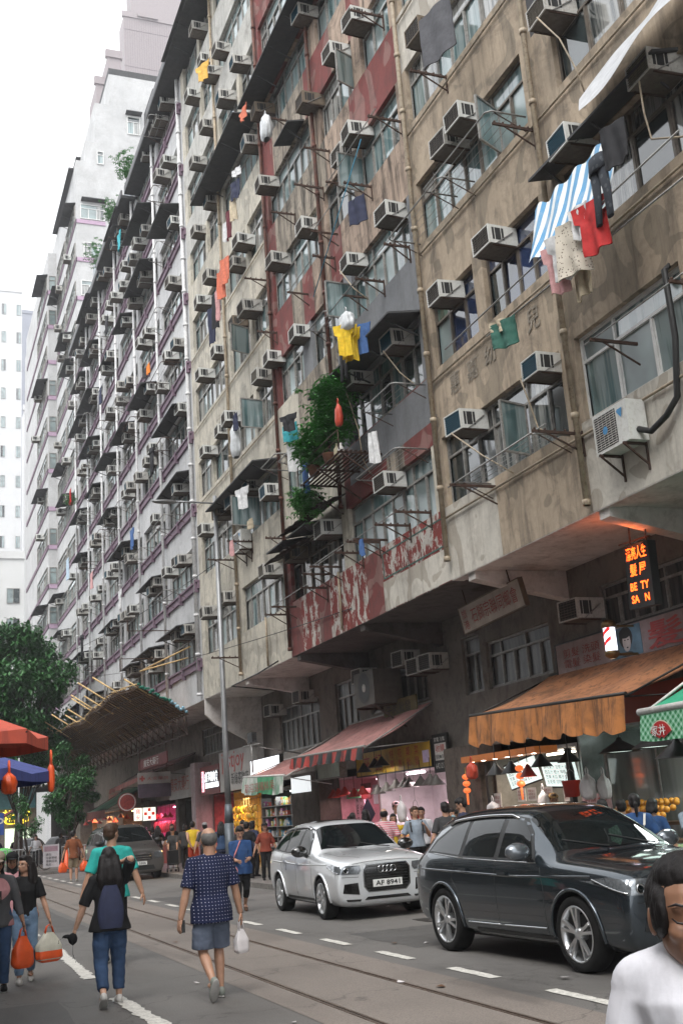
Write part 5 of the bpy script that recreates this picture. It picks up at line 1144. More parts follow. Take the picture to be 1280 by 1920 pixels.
# patched block
for i in range(3): cloth('vest', 'yellow sports vest on the patched block, %s of three from the right' % ORD[i+1], 'vest', tee(.3, .72), 19.75+.07*i, 11.65-.02*i, 8.35+.1*i, CY, rot=.7, seed=i)
cloth('vest', 'blue edged vest behind the yellow vests', 'vest', tee(.36, .66), 19.78, 11.68, 8.7, CB, rot=.7)
bag((8.45, 19.8, 11.95), 'clear white plastic bag over the yellow vests', M('bag_clear', (.55, .57, .58), .3), .5, .5, seed=2)
trousers('black trousers hanging left of the yellow vests', 20.25, 11.5, 8.5, CK, .9, .4)
cloth('shorts', 'navy shorts pegged out under the blue pole', 'shorts', rect(.45, .6, .05), 19.1, 14.3, 8.6, CN, rot=.4); b = MB(); b.tube([(8.6, 22.0, 13.4), (8.6, 18.6, 15.4)], .012, 6); setp(b.build('pole', M('pole_blue', (.03, .25, .4), .5)), 'blue pole slanting on the patched block', 'pole')
cloth('top', 'black top hanging left of the hanging garden', 'shirt', tee(.34, .42), 24.0, 11.2, 8.5, CK, rot=.5); cloth('towel', 'turquoise towel behind the black top', 'towel', rect(.5, .45), 24.35, 11.1, 8.65, CTL, rot=.4); cloth('sheet', 'white sheet hanging below the turquoise towel', 'sheet', rect(.5, 1.0), 24.4, 10.9, 8.75, CW, rot=.4)
cloth('towel', 'blue cloth hanging beside the hanging garden', 'towel', rect(.25, .8), 23.6, 9.9, 8.7, CB)
bag((8.6, 21.0, 10.35), 'red bag hanging at the right of the hanging garden', BAGR, .55, .25, seed=9); cloth('dress', 'white top on a hanger on the slate grey wall', 'shirt', rect(.2, .65, .15), 19.05, 9.0, 8.5, CW, rot=.5); cloth('top', 'black small cloth beside the white top', 'shirt', rect(.16, .3), 19.3, 9.0, 8.5, CK)
bag((8.7, 24.9, 20.3), 'white plastic wrap hanging near the top of the patched block', M('bag_clear', (.55, .57, .58), .3), .8, .5, seed=12); cloth('shirt', 'coral and black cloth near the top of the patched block', 'shirt', tee(.4, .35), 25.6, 20.9, 8.3, CO); cloth('shirt', 'yellow T-shirt highest on the cream grey block', 'shirt', tee(.42, .6), 29.2, 25.0, 8.2, cm('tshirt_yellow', (.68, .40, .08)), rot=.4)
for i, (y, z, m, lab, w__, h__) in enumerate(((27.0, 19.9, CW, 'pale slip', .4, .25), (27.2, 19.6, CN, 'navy patterned shorts', .5, .55), (27.5, 19.2, CBE, 'beige top', .3, .7), (28.0, 19.1, cm('maroon', (.12, .02, .03)), 'maroon trousers', .3, .9), (28.3, 18.9, CW, 'white undershirt', .3, .6), (28.7, 17.9, CO, 'coral shirt', .5, .8), (29.1, 17.7, CO, 'second coral shirt', .4, .9), (29.6, 17.3, CP, 'pinkish trousers', .25, 1.0), (29.9, 17.3, CK, 'black trousers', .3, 1.1), (30.4, 17.1, CN, 'navy trousers', .4, 1.2))):
    cloth('laundry', '%s on the slanting line at the edge of the cream grey block' % lab, 'clothes', rect(w__, h__), y, z, 8.45, m, rot=.3, seed=i)
bag((8.6, 28.9, 12.8), 'long clear plastic sheet hanging in the middle of the cream grey block', M('bag_clear', (.55, .57, .58), .3), 1.1, .5, seed=14); cloth('top', 'navy cloth beside the clear plastic sheet', 'clothes', rect(.3, .5), 28.5, 12.9, 8.5, CN)
cloth('shirt', 'white shirt over the eave of the cream grey block', 'shirt', tee(.4, .6), 28.2, 10.6, 8.5, CW, rot=.3); cloth('cap', 'beige cloth drying on the lowest wall of the cream grey block', 'cloth', rect(.4, .28), 28.9, 9.9, 8.9, CBE); cloth('towel', 'pink cloth beside the split unit', 'towel', rect(.25, .45), 30.2, 9.6, 8.7, CP)
cloth('socks', 'small blue cloths pegged below the windows of the patched block', 'clothes', rect(.12, .35), 21.0, 7.3, 8.9, CB); 
# banded block laundry
cloth('towel', 'orange cloth on a rack of the purple banded block', 'towel', rect(.45, .42), 41.5, 19.9, 8.8, COR); cloth('towel', 'black cloth beside the orange cloth on the purple banded block', 'towel', rect(.5, .4), 42.1, 19.95, 8.8, CK); trousers('black trousers hanging on the purple banded block', 41.3, 16.2, 8.8, CK, 1.1, .5)
trousers('black trousers hanging low on the purple banded block', 60.5, 12.0, 8.8, CK, 1.2, .5); cloth('sheet', 'pale blue sheet hanging far along the purple banded block', 'sheet', rect(.9, 1.3), 66, 17.6, 8.8, cm('paleblue', (.4, .5, .6)))
for i, (y, z, m, lab) in enumerate(((53, 23.4, CN, 'navy jacket'), (53.6, 23.3, CG, 'grey jacket'), (50.8, 26.3, CK, 'black coat'), (60, 8.6, CG, 'grey shirt'), (60.8, 8.5, CW, 'white shirt'), (62, 8.7, CN, 'navy shirt'), (58.5, 8.8, CK, 'black shirt'), (48.6, 12.0, CW, 'white vest'), (56.5, 14.6, CP, 'pink shirt'), (47.0, 28.9, CTL, 'turquoise shirt'), (64.2, 21.4, CR, 'red shirt'), (45.5, 14.0, CB, 'blue shirt'))):
    cloth('laundry', '%s hung outside the purple banded block' % lab, 'clothes', tee(.5, .85), y, z, 8.75, m, seed=i)
# ------------------------------------------------------------------ torn awnings low on the patched block
for (y0, z, ln, lab) in ((23.2, 9.0, 3.2, 'torn rusty window hood on the lowest floor of the patched block, upper one'), (25.4, 8.55, 2.2, 'torn rusty window hood on the lowest floor of the patched block, lower one')):
    b = MB(); rr2 = random.Random(int(y0*10))
    def tf(u, v):
        e = 1 if v < .9 else .75+.35*noise.noise(Vector((u*14, y0, 0))); return (-.05-.85*v*e, ln*u, -.35*v*e+.06*noise.noise(Vector((u*9, v*4, y0))))
    b.grid(tf, 40, 8); b.grid(lambda u, v: tuple(a+b2 for a, b2 in zip(tf(u, v), (0, 0, .015))), 40, 8); setp(b.build('window_hood', M('rusted_sheet', (.05, .035, .03), .9, .2, .6, 5), None, (9.6, y0, z)), lab, 'canopy')
# ------------------------------------------------------------------ hanging garden
r_ = empty('plant_shelf', (9.6, 21.0, 9.3), 'rusty iron shelf jutting from the patched block carrying pot plants', 'shelf')
b = MB(); 
for i in range(9): b.bar((-.1-.11*i, 0, 0), (-.1-.11*i, 2.7, 0), .05, .02)
for y in (.1, 1.4, 2.6): b.bar((0, y, -.02), (-1.05, y, -.02), .04); b.bar((0, y, -.7), (-.95, y, -.05), .03)
b.tube([(-1.05, 0, .0), (-1.05, 0, .45), (-1.05, 2.7, .45), (-1.05, 2.7, 0)], .014, 6); b.tube([(-1.05, 0, .25), (-1.05, 2.7, .25)], .01, 6); b.build('grate', RUST, r_)
def leafmat(name, c1, c2):
    m, nt, b = new_mat(name); oi = nt.nodes.new('ShaderNodeNewGeometry'); n = nz(nt, tcoord(nt), 2.2, 3, .6); r2 = nt.nodes.new('ShaderNodeMath'); r2.operation = 'MULTIPLY_ADD'; r2.inputs[1].default_value = .55; nt.links.new(oi.outputs['Random Per Island'], r2.inputs[0])
    n2 = nt.nodes.new('ShaderNodeMath'); n2.operation = 'MULTIPLY'; n2.inputs[1].default_value = .6; nt.links.new(n, n2.inputs[0]); nt.links.new(n2.outputs[0], r2.inputs[2])
    nt.links.new(mix(nt, r2.outputs[0], c1, c2), b.inputs['Base Color']); b.inputs['Roughness'].default_value = .45; b.inputs['Specular IOR Level'].default_value = .4; MATS[name] = m; return m
LEAF_P = leafmat('leaf_pot', (.02, .10, .02), (.10, .36, .07)); LEAF_T = leafmat('leaf_tree', (.010, .05, .015), (.06, .19, .05)); BARK = M('bark', (.06, .045, .035), .9, 0, .5, 6, bmp=.6)
def leaf(b, p, d, L, W_, up, mi=0):
    d = d.normalized(); s = d.cross(up); s = s.normalized() if s.length > 1e-3 else Vector((1, 0, 0)); n = s.cross(d)
    m_ = p + d*L*.5 - n*L*.03; b.add([p, m_+s*W_/2, p+d*L-n*L*.14, m_-s*W_/2], [(0, 1, 2, 3)], mi)
def pot_plant(loc, h, r, label, n=420, pot=True, L=.15, seed=1, spread=1.0):
    g = random.Random(seed); root = empty('potted_plant', loc, label, 'plant')
    if pot: b = MB(); b.lathe([(0, 0), (.11, 0), (.16, .2), (.17, .22), (.15, .22), (.14, .18), (0, .18)], n=16); b.build('pot', M('pot_clay', (.2, .09, .05), .8), root)
    st = MB(); lf = MB()
    for k in range(7):
        t = g.uniform(0, 2*PI); q = [Vector((0, 0, .15))]; hh = h*g.uniform(.55, 1)
        for i in range(1, 6): q.append(Vector((math.cos(t)*r*.55*(i/5)**1.3*g.uniform(.7, 1), math.sin(t)*r*.55*(i/5)**1.3, .15+hh*i/5)))
        st.tube(q, [.014, .012, .01, .008, .006, .004], 5)
        for i in range(n//7):
            c = q[g.randint(2, 5)] + Vector((g.gauss(0, r*.3), g.gauss(0, r*.3), g.gauss(0, r*.22)))
            a = g.uniform(0, 2*PI)
            for m_ in range(5): leaf(lf, c, Vector((math.cos(a+m_*1.25), math.sin(a+m_*1.25), -.25+g.uniform(-.2, .2))), L*g.uniform(.7, 1.15), L*.36, Vector((0, 0, 1)))
    st.build('stem', BARK, root); lf.build('foliage', LEAF_P, root); return root
pot_plant((8.75, 22.1, 9.35), 1.75, .62, 'tall bushy pot plant on the iron shelf with umbrella leaves', 900, L=.18, seed=2); pot_plant((8.7, 23.0, 9.35), .9, .55, 'lower pot plant at the left of the iron shelf', 480, L=.17, seed=5)
pot_plant((8.8, 23.9, 8.4), .7, .5, 'plant trailing below the left end of the iron shelf', 420, pot=False, L=.14, seed=6)
for (y, m, lab, h__) in ((21.5, T_WHT, 'white plastic bottle on the iron shelf', .3), (21.75, M('bottle_cream', (.5, .45, .3), .4), 'cream spray bottle on the iron shelf', .38)):
    b = MB(); b.lathe([(0, 0), (.07, 0), (.075, h__*.6), (.025, h__*.8), (.025, h__), (0, h__)], n=12); setp(b.build('bottle', m, None, (8.8, y, 9.33)), lab, 'bottle')
for (y, z, s_, lab) in ((46.5, 31.4, 5, 'straggling plant on the roof edge of the purple banded block'), (55.5, 31.2, 8, 'second straggling plant on the roof edge, farther left'), (50.5, 31.5, 3, 'small plant on the roof edge between the two others')): pot_plant((9.1, y, z-.3), 1.0+.15*s_, .45+.04*s_, lab, 150, pot=False, L=.16, seed=s_)
pot_plant((8.8, 64.5, 20.5), .5, .5, 'potted plant on a rack far along the purple banded block', 100, L=.16, seed=4)
# ------------------------------------------------------------------ bamboo catch fan over the pavement
BAMB = M('bamboo', (.62, .42, .19), .6, 0, .35, 5); BAMD = M('bamboo_mat', (.26, .145, .065), .8, 0, .5, 4)
r_ = empty('bamboo_canopy', (9.55, 39.5, 0), 'big slanting bamboo and mat catch canopy under the purple banded block', 'scaffold'); b = MB()
def cat_(y, t):    # t 0 at the wall, 1 at the street edge
    x = -.12 - (1.7+.2*math.sin((y-39.5)*.3))*t; z = 5.62+1.05*t + .07*math.sin(y*.9)*t; return Vector((x, y-39.5, z+.012*(y-39.5)*t))
Y0c, Y1c = 39.6, 70
nY = int((Y1c-Y0c)/.22)
for i in range(nY):
    y = Y0c+.22*i
    for j in range(8):
        p, q = cat_(y, j/8), cat_(y, (j+1)/8); off = Vector((0, 0, random.uniform(-.02, .02)))
        b.add([p+off, p+off+Vector((0, .23, 0)), q+off+Vector((0, .23, .02)), q+off+Vector((0, 0, .02))], [(0, 1, 2, 3)], 0)
b.grid(lambda u, v: cat_(Y0c+(Y1c-Y0c)*u, v)+Vector((0, 0, .035)), 60, 8); b.build('matting', BAMD, r_); b = MB()
y = Y0c
while y < Y1c:
    e = random.uniform(1.0, 1.1); b.tube([cat_(y, -.05)-Vector((0, 0, .03)), cat_(y, e)-Vector((0, 0, .03))], .02, 5); y += .42
for t in (0, .2, .4, .6, .8, 1.0): b.tube([cat_(Y0c + (Y1c-Y0c)*i/40, t)-Vector((0, 0, .06)) for i in range(41)], .022, 5)
b.build('pole', M('bamboo_dark', (.09, .05, .025), .8, 0, .4, 5), r_); b = MB(); y = Y0c+.2
while y < Y1c:
    p = cat_(y, 1.0); L = random.uniform(.5, 1.5); d = Vector((-.75, .25, .55)).normalized(); b.tube([p-d*.6, p+d*L], .036, 6); y += random.choice((1.2, 1.6, 2.4, 3.0))
y = Y0c
while y < Y1c-2: b.tube([cat_(y, 1.02)+Vector((0, 0, .06)), cat_(y+2.6, 1.02)+Vector((0, 0, .1))], .025, 6); y += 1.7
b.tube([(-.05, -.2, 7.55), (-1.6, .9, 7.25)], .03, 6); b.tube([(-.05, -.6, 7.9), (-1.4, 1.2, 7.35)], .03, 6); b.build('bamboo_pole', BAMB, r_)
b = MB(); y = Y0c+.5
while y < Y1c: o = cat_(y, 0); b.bar((0, y-39.5, 4.9), (o.x-.9, y-39.5, 5.85), .04); b.bar((0, y-39.5, 5.6), (0, y-39.5, 4.8), .05); b.bar((0, y-39.5, 4.9), (0, y-38.9, 5.6), .03); y += 1.2
b.bar((-.02, .5, 4.9), (-.02, 30, 4.9), .05); b.build('iron_truss', RUST, r_)
b = MB(); 
for i in range(26):
    y = Y0c-.06; t = i/25; p = cat_(y, t); a = random.uniform(.04, .09); b.sphere((p.x, p.y+random.uniform(-.1, .05), p.z+random.uniform(-.02, .1)), (a, a*1.4, a*.8), 0 if t > .35 else 1, 7, 5)
b.build('netting', [M('net_green', (.01, .14, .09), .6), M('bag_blue', (.25, .45, .55), .4)], r_)
for (y, x, z, lab) in ((41.3, 9.3, 8.9, 'upper'), (43, 9.3, 8.1, 'lower')):
    b = MB(); b.bar((x-1.6, y, z), (x+.3, y, z), .03); b.bar((x-1.6, y, z), (x-1.6, y, z-.5 if lab == 'lower' else z+.4), .04); setp(b.build('iron_bar', RUST), '%s rusty iron bar standing out above the bamboo canopy' % lab, 'bracket')
# ------------------------------------------------------------------ street lamp and overhead cables
r_ = empty('street_lamp', (9.1, 33.25, .13), 'tall grey street lamp post rising in front of the cream grey block', 'street lamp'); LP = M('lamp_post_grey', (.27, .275, .28), .45, .5, .15, 3)
b = MB(); b.tube([(0, 0, 0), (0, 0, 1.55)], .14, 16); b.tube([(0, 0, 1.55), (0, 0, 2.1)], [.14, .10], 16); b.build('base', M('lamp_base_grey', (.11, .125, .14), .5, .4), r_)
b = MB(); b.tube([(0, 0, 2.1), (0, 0, 3.8), (0, 0, 11.75)], [.095, .085, .065], 14); b.build('pole', LP, r_)
b = MB(); b.tube([(0, 0, 11.5), (-.9, -.0, 11.52), (-1.3, 0, 11.52)], .03, 8); b.build('arm', LP, r_)
b = MB(); b.sphere((-1.65, 0, 11.5), (.42, .13, .07), 0, 14, 8); b.build('lantern', M('lamp_head', (.2, .2, .2), .3, .5), r_)
for (p, q, sag, lab) in (((9.1, 33.25, 9.7), (7.5, 74, 12.4), .5, 'thin overhead cable from the lamp post across the purple banded block'), ((9.58, 23.5, 6.3), (9.0, 60, 9.7), .3, 'thin overhead cable along the lowest floor')):
    b = MB(); P = [Vector(p).lerp(Vector(q), i/20)-Vector((0, 0, sag*4*(i/20)*(1-i/20))) for i in range(21)]; b.tube(P, .012, 5); setp(b.build('overhead_cable', T_BLK), lab, 'cable')
# ------------------------------------------------------------------ vehicles
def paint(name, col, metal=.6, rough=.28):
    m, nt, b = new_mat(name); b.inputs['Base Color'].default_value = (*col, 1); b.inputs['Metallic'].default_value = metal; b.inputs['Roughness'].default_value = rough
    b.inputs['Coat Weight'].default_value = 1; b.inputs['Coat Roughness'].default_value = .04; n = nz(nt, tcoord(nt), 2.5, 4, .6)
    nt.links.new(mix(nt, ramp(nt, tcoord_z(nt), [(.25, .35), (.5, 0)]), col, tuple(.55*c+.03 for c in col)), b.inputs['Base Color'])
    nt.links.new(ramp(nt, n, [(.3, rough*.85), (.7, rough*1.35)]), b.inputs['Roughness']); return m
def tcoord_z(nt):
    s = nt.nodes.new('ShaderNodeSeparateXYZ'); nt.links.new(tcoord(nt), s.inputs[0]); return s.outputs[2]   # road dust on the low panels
V_GL = glassmat('car_glass', (.008, .011, .012), .03, spec=.5, ior=1.45); V_BLK = M('car_black_trim', (.012, .012, .012), .45); V_GLOSS = M('car_black_gloss', (.01, .01, .01), .12, coat=1)
V_CHR = M('chrome', (.62, .63, .64), .15, 1.0, .05); V_RIM = M('alloy', (.62, .63, .64), .28, .85, .1); V_TYR = M('tyre_rubber', (.010, .010, .010), .8, var=.3, scale=9, spec=.25); V_LAMP = M('lamp_glass', (.24, .26, .28), .1, .6, .5, 30, coat=1)
V_DISC = M('brake_disc', (.05, .05, .05), .6, .6); V_PLATE = M('plate_white', (.72, .72, .7), .5, var=.05); V_ORG = M('indicator_orange', (.5, .15, .02), .3)
def subsurf_mesh(o, lv):
    md = o.modifiers.new('s', 'SUBSURF'); md.levels = lv; md.render_levels = lv
def bake(o):
    dg = bpy.context.evaluated_depsgraph_get(); me = bpy.data.meshes.new_from_object(o.evaluated_get(dg)); old = o.data; o.modifiers.clear(); o.data = me; bpy.data.meshes.remove(old); return me
def hull(stations, m):
    b = MB(); S = stations; R = []
    for st in S:
        x, zb, (ys, zs), (ym, zm), (yb, zbt), (yg, zg), (yr, zr), zt = st
        h = [(0, zb), (ys*.8, zb), (ys, zs), (ym, zm), (yb, zbt), (yg, zg), (yr, zr), (yr*.55, zt-.012), (0, zt)]
        ring = [(x, y, z) for y, z in h] + [(x, -y, z) for y, z in reversed(h[1:-1])]; R.append(ring)
    n = len(R[0]); vs = [v for r in R for v in r]
    b.add(vs, [(i*n+k, i*n+(k+1) % n, (i+1)*n+(k+1) % n, (i+1)*n+k) for i in range(len(R)-1) for k in range(n)] + [tuple(range(n)), tuple((len(R)-1)*n+k for k in range(n))], 0, True)
    return b
def car(name, label, cat, stations, mp, wheels, wr, side_glass, screen, rear, spec, loc, rz, hw=.92, plate=None):
    root = empty(name, loc, label, cat); b = hull(stations, mp); body = b.build('body', [mp, V_BLK], root); subsurf_mesh(body, 2); bake(body)
    for xw in wheels:     # wheel wells
        c = MB(); c.lathe([(0, -1.2), (wr*1.13, -1.2), (wr*1.13, -.52), (0, -.52)], (xw, 0, wr), 40, axis='Y'); c.lathe([(0, .52), (wr*1.13, .52), (wr*1.13, 1.2), (0, 1.2)], (xw, 0, wr), 40, axis='Y')
        co = c.build('cut', V_BLK); md = body.modifiers.new('b', 'BOOLEAN'); md.operation = 'DIFFERENCE'; md.solver = 'EXACT'; md.object = co; bake(body); bpy.data.objects.remove(co)
    body.data.shade_smooth(); body.data.set_sharp_from_angle(angle=math.radians(38))
    bm = bmesh.new(); bm.from_mesh(body.data); tree = BVHTree.FromBMesh(bm); bm.free()
    def proj(p, d, off):
        h, n, i, t = tree.ray_cast(Vector(p), Vector(d))
        if h is None: return None
        if n.dot(Vector(d)) > 0: n = -n
        return h - Vector(d)*off
    def patch(nm, poly, plane, m, off=.004, step=.06, parent=None, mirror=False, th=0.0):
        """polygon in the side (x,z), front (y,z) or 'screen' plane, laid on the body surface"""
        for sgn in ((1, -1) if mirror else (1,)):
            bm = bmesh.new(); f = bm.faces.new([bm.verts.new((a, c, 0)) for a, c in poly])
            for ax in (0, 1):
                lo = min(p[ax] for p in poly); hi = max(p[ax] for p in poly); k = lo+step
                while k < hi:
                    co = [0, 0, 0]; no = [0, 0, 0]; co[ax] = k; no[ax] = 1; bmesh.ops.bisect_plane(bm, geom=bm.verts[:]+bm.edges[:]+bm.faces[:], plane_co=co, plane_no=no); k += step
            bad = []
            for v in bm.verts:
                a, c = v.co.x, v.co.y
                if plane == 'side': q = proj((a, 2.5*sgn, c), (0, -sgn, 0), off)
                elif plane == 'front': q = proj((-3, a*sgn, c), (1, 0, 0), off)
                elif plane == 'rear': q = proj((8, a*sgn, c), (-1, 0, 0), off)
                elif plane == 'top': q = proj((a, c*sgn, 4), (0, 0, -1), off)
                if q is None: bad.append(v)
                else: v.co = q
            bmesh.ops.delete(bm, geom=bad, context='VERTS'); bmesh.ops.triangulate(bm, faces=bm.faces)
            me = bpy.data.meshes.new(nm); bm.to_mesh(me); bm.free(); me.materials.append(m); me.shade_smooth()
            o = bpy.data.objects.new(nm, me); C.objects.link(o); o.parent = parent or root
        return o
    def line(nm, pts, plane, m, r=.005, off=.001, mirror=False, parent=None):
        for sgn in ((1, -1) if mirror else (1,)):
            P = []
            for i in range(len(pts)-1):
                for k in range(9):
                    a = pts[i][0]+(pts[i+1][0]-pts[i][0])*k/8; c = pts[i][1]+(pts[i+1][1]-pts[i][1])*k/8
                    q = {'side': lambda: proj((a, 2.5*sgn, c), (0, -sgn, 0), off), 'front': lambda: proj((-3, a*sgn, c), (1, 0, 0), off), 'top': lambda: proj((a, c*sgn, 4), (0, 0, -1), off)}[plane]()
                    if q: P.append(q)
            if len(P) > 1: b = MB(); b.tube(P, r, 6, 0, False); o = b.build(nm, m, parent or root)
    for poly in side_glass: patch('side_window', poly, 'side', V_GL, .006, mirror=True)
    xs0, zs0, ys0, xs1, zs1, ys1 = screen; mpoly = [(xs0, -ys0), (xs0-.05, 0), (xs0, ys0), (xs1, ys1), (xs1-.02, 0), (xs1, -ys1)]
    patch('windscreen', mpoly, 'top', V_GL, .006)
    if rear: patch('rear_window', rear, 'rear', V_GL, .006)
    # wheels
    wb = MB(); prof = [(wr*.73, -.10), (wr*.76, -.115), (wr*.93, -.118), (wr*.985, -.10), (wr, -.07), (wr, .07), (wr*.985, .10), (wr*.93, .118), (wr*.76, .115), (wr*.73, .10)]
    wb.lathe(prof, n=40, axis='Y'); tm = wb.mesh('tyre', V_TYR)
    rb = MB(); rb.lathe([(wr*.75, -.10), (wr*.735, -.118), (wr*.69, -.11), (wr*.67, -.02), (wr*.67, .08)], n=40, axis='Y')
    for i in range(5):
        for dt in (-.17, .17) if spec.get('twin', True) else (0,):
            t = 2*PI*i/5+.3; w_ = .034 if spec.get('twin', True) else .06
            p = Vector((math.cos(t+dt*.35)*.05, -.085, math.sin(t+dt*.35)*.05)); q = Vector((math.cos(t+dt)*wr*.70, -.108, math.sin(t+dt)*wr*.70)); rb.bar(p, q, .03, w_, up=Vector((0, 1, 0)))
    rb.lathe([(0, -.105), (.05, -.105), (.065, -.08), (.065, .0)], n=20, axis='Y'); rm = rb.mesh('rim', V_RIM)
    db = MB(); db.lathe([(0, -.01), (wr*.5, -.01), (wr*.5, .02)], n=24, axis='Y', smooth=False); dm = db.mesh('brake_disc', V_DISC)
    for xw in wheels:
        for sgn in (-1, 1):
            w_ = bpy.data.objects.new('wheel', tm); C.objects.link(w_); w_.parent = root; w_.location = (xw, sgn*(hw-.135), wr); w_.rotation_euler = (0, random.uniform(0, 1), 0 if sgn < 0 else PI)
            for me_ in (rm, dm): c_ = bpy.data.objects.new(me_.name, me_); C.objects.link(c_); c_.parent = w_
    # underbody
    b = MB(); b.box((.5, -.7, .2), (stations[-1][0]-.45, .7, .4)); b.build('underbody', V_BLK, root)
    return root, patch, line, proj
def place(root, x, y, rz): root.location = (x, y, 0); root.rotation_euler = (0, 0, rz)

# ---- silver SUV
ST1 = [(0.0, .33, (.76, .36), (.85, .54), (.81, .80), (.68, .87), (.42, .905), .915), (.025, .25, (.84, .30), (.895, .52), (.865, .84), (.73, .92), (.45, .955), .965), (.11, .20, (.865, .26), (.908, .54), (.885, .88), (.76, .96), (.47, .995), 1.005), (.28, .20, (.865, .25), (.90, .56), (.88, .915), (.77, .99), (.48, 1.02), 1.035),
       (.5, .20, (.87, .25), (.905, .57), (.89, .93), (.79, 1.01), (.5, 1.05), 1.06), (.95, .20, (.88, .24), (.915, .59), (.905, .965), (.81, 1.045), (.55, 1.09), 1.10), (1.18, .20, (.88, .24), (.915, .59), (.905, .975), (.82, 1.05), (.68, 1.085), 1.105),
       (1.30, .20, (.88, .24), (.915, .59), (.905, .98), (.83, 1.055), (.745, 1.14), 1.15), (1.60, .20, (.88, .24), (.915, .6), (.905, .985), (.84, 1.06), (.70, 1.36), 1.38), (1.95, .2, (.88, .24), (.915, .6), (.905, .99), (.84, 1.06), (.645, 1.535), 1.585),
       (2.12, .2, (.88, .24), (.915, .6), (.905, 1.0), (.84, 1.06), (.635, 1.56), 1.615), (2.7, .20, (.88, .24), (.915, .6), (.905, 1.01), (.84, 1.07), (.63, 1.58), 1.635), (3.3, .20, (.88, .25), (.915, .6), (.905, 1.03), (.83, 1.09), (.62, 1.56), 1.62),
       (3.85, .22, (.87, .27), (.915, .62), (.90, 1.05), (.82, 1.11), (.61, 1.50), 1.565), (4.05, .26, (.86, .3), (.90, .62), (.885, 1.05), (.80, 1.12), (.60, 1.43), 1.49), (4.25, .3, (.83, .34), (.88, .62), (.86, 1.03), (.76, 1.1), (.58, 1.22), 1.26), (4.36, .34, (.76, .38), (.82, .6), (.80, .98), (.70, 1.04), (.5, 1.07), 1.08), (4.39, .38, (.66, .42), (.74, .6), (.72, .9), (.6, .96), (.4, .98), .99)]
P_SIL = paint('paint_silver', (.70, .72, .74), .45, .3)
SG1 = [[(1.60, 1.075), (1.76, 1.32), (1.95, 1.455), (2.27, 1.51), (2.27, 1.085)], [(2.37, 1.085), (2.37, 1.515), (2.8, 1.52), (3.08, 1.505), (3.08, 1.10)], [(3.16, 1.105), (3.16, 1.49), (3.5, 1.42), (3.82, 1.26), (3.92, 1.15)]]
root, patch, line, proj = car('suv', 'silver compact SUV parked at the kerb with white number plate', 'car', ST1, P_SIL, (.88, 3.49), .345, SG1, (1.30, 0, .71, 1.90, 0, .60), [(-.5, 1.18), (.5, 1.18), (.48, 1.42), (-.48, 1.42)], {}, (0, 0, 0), 0)
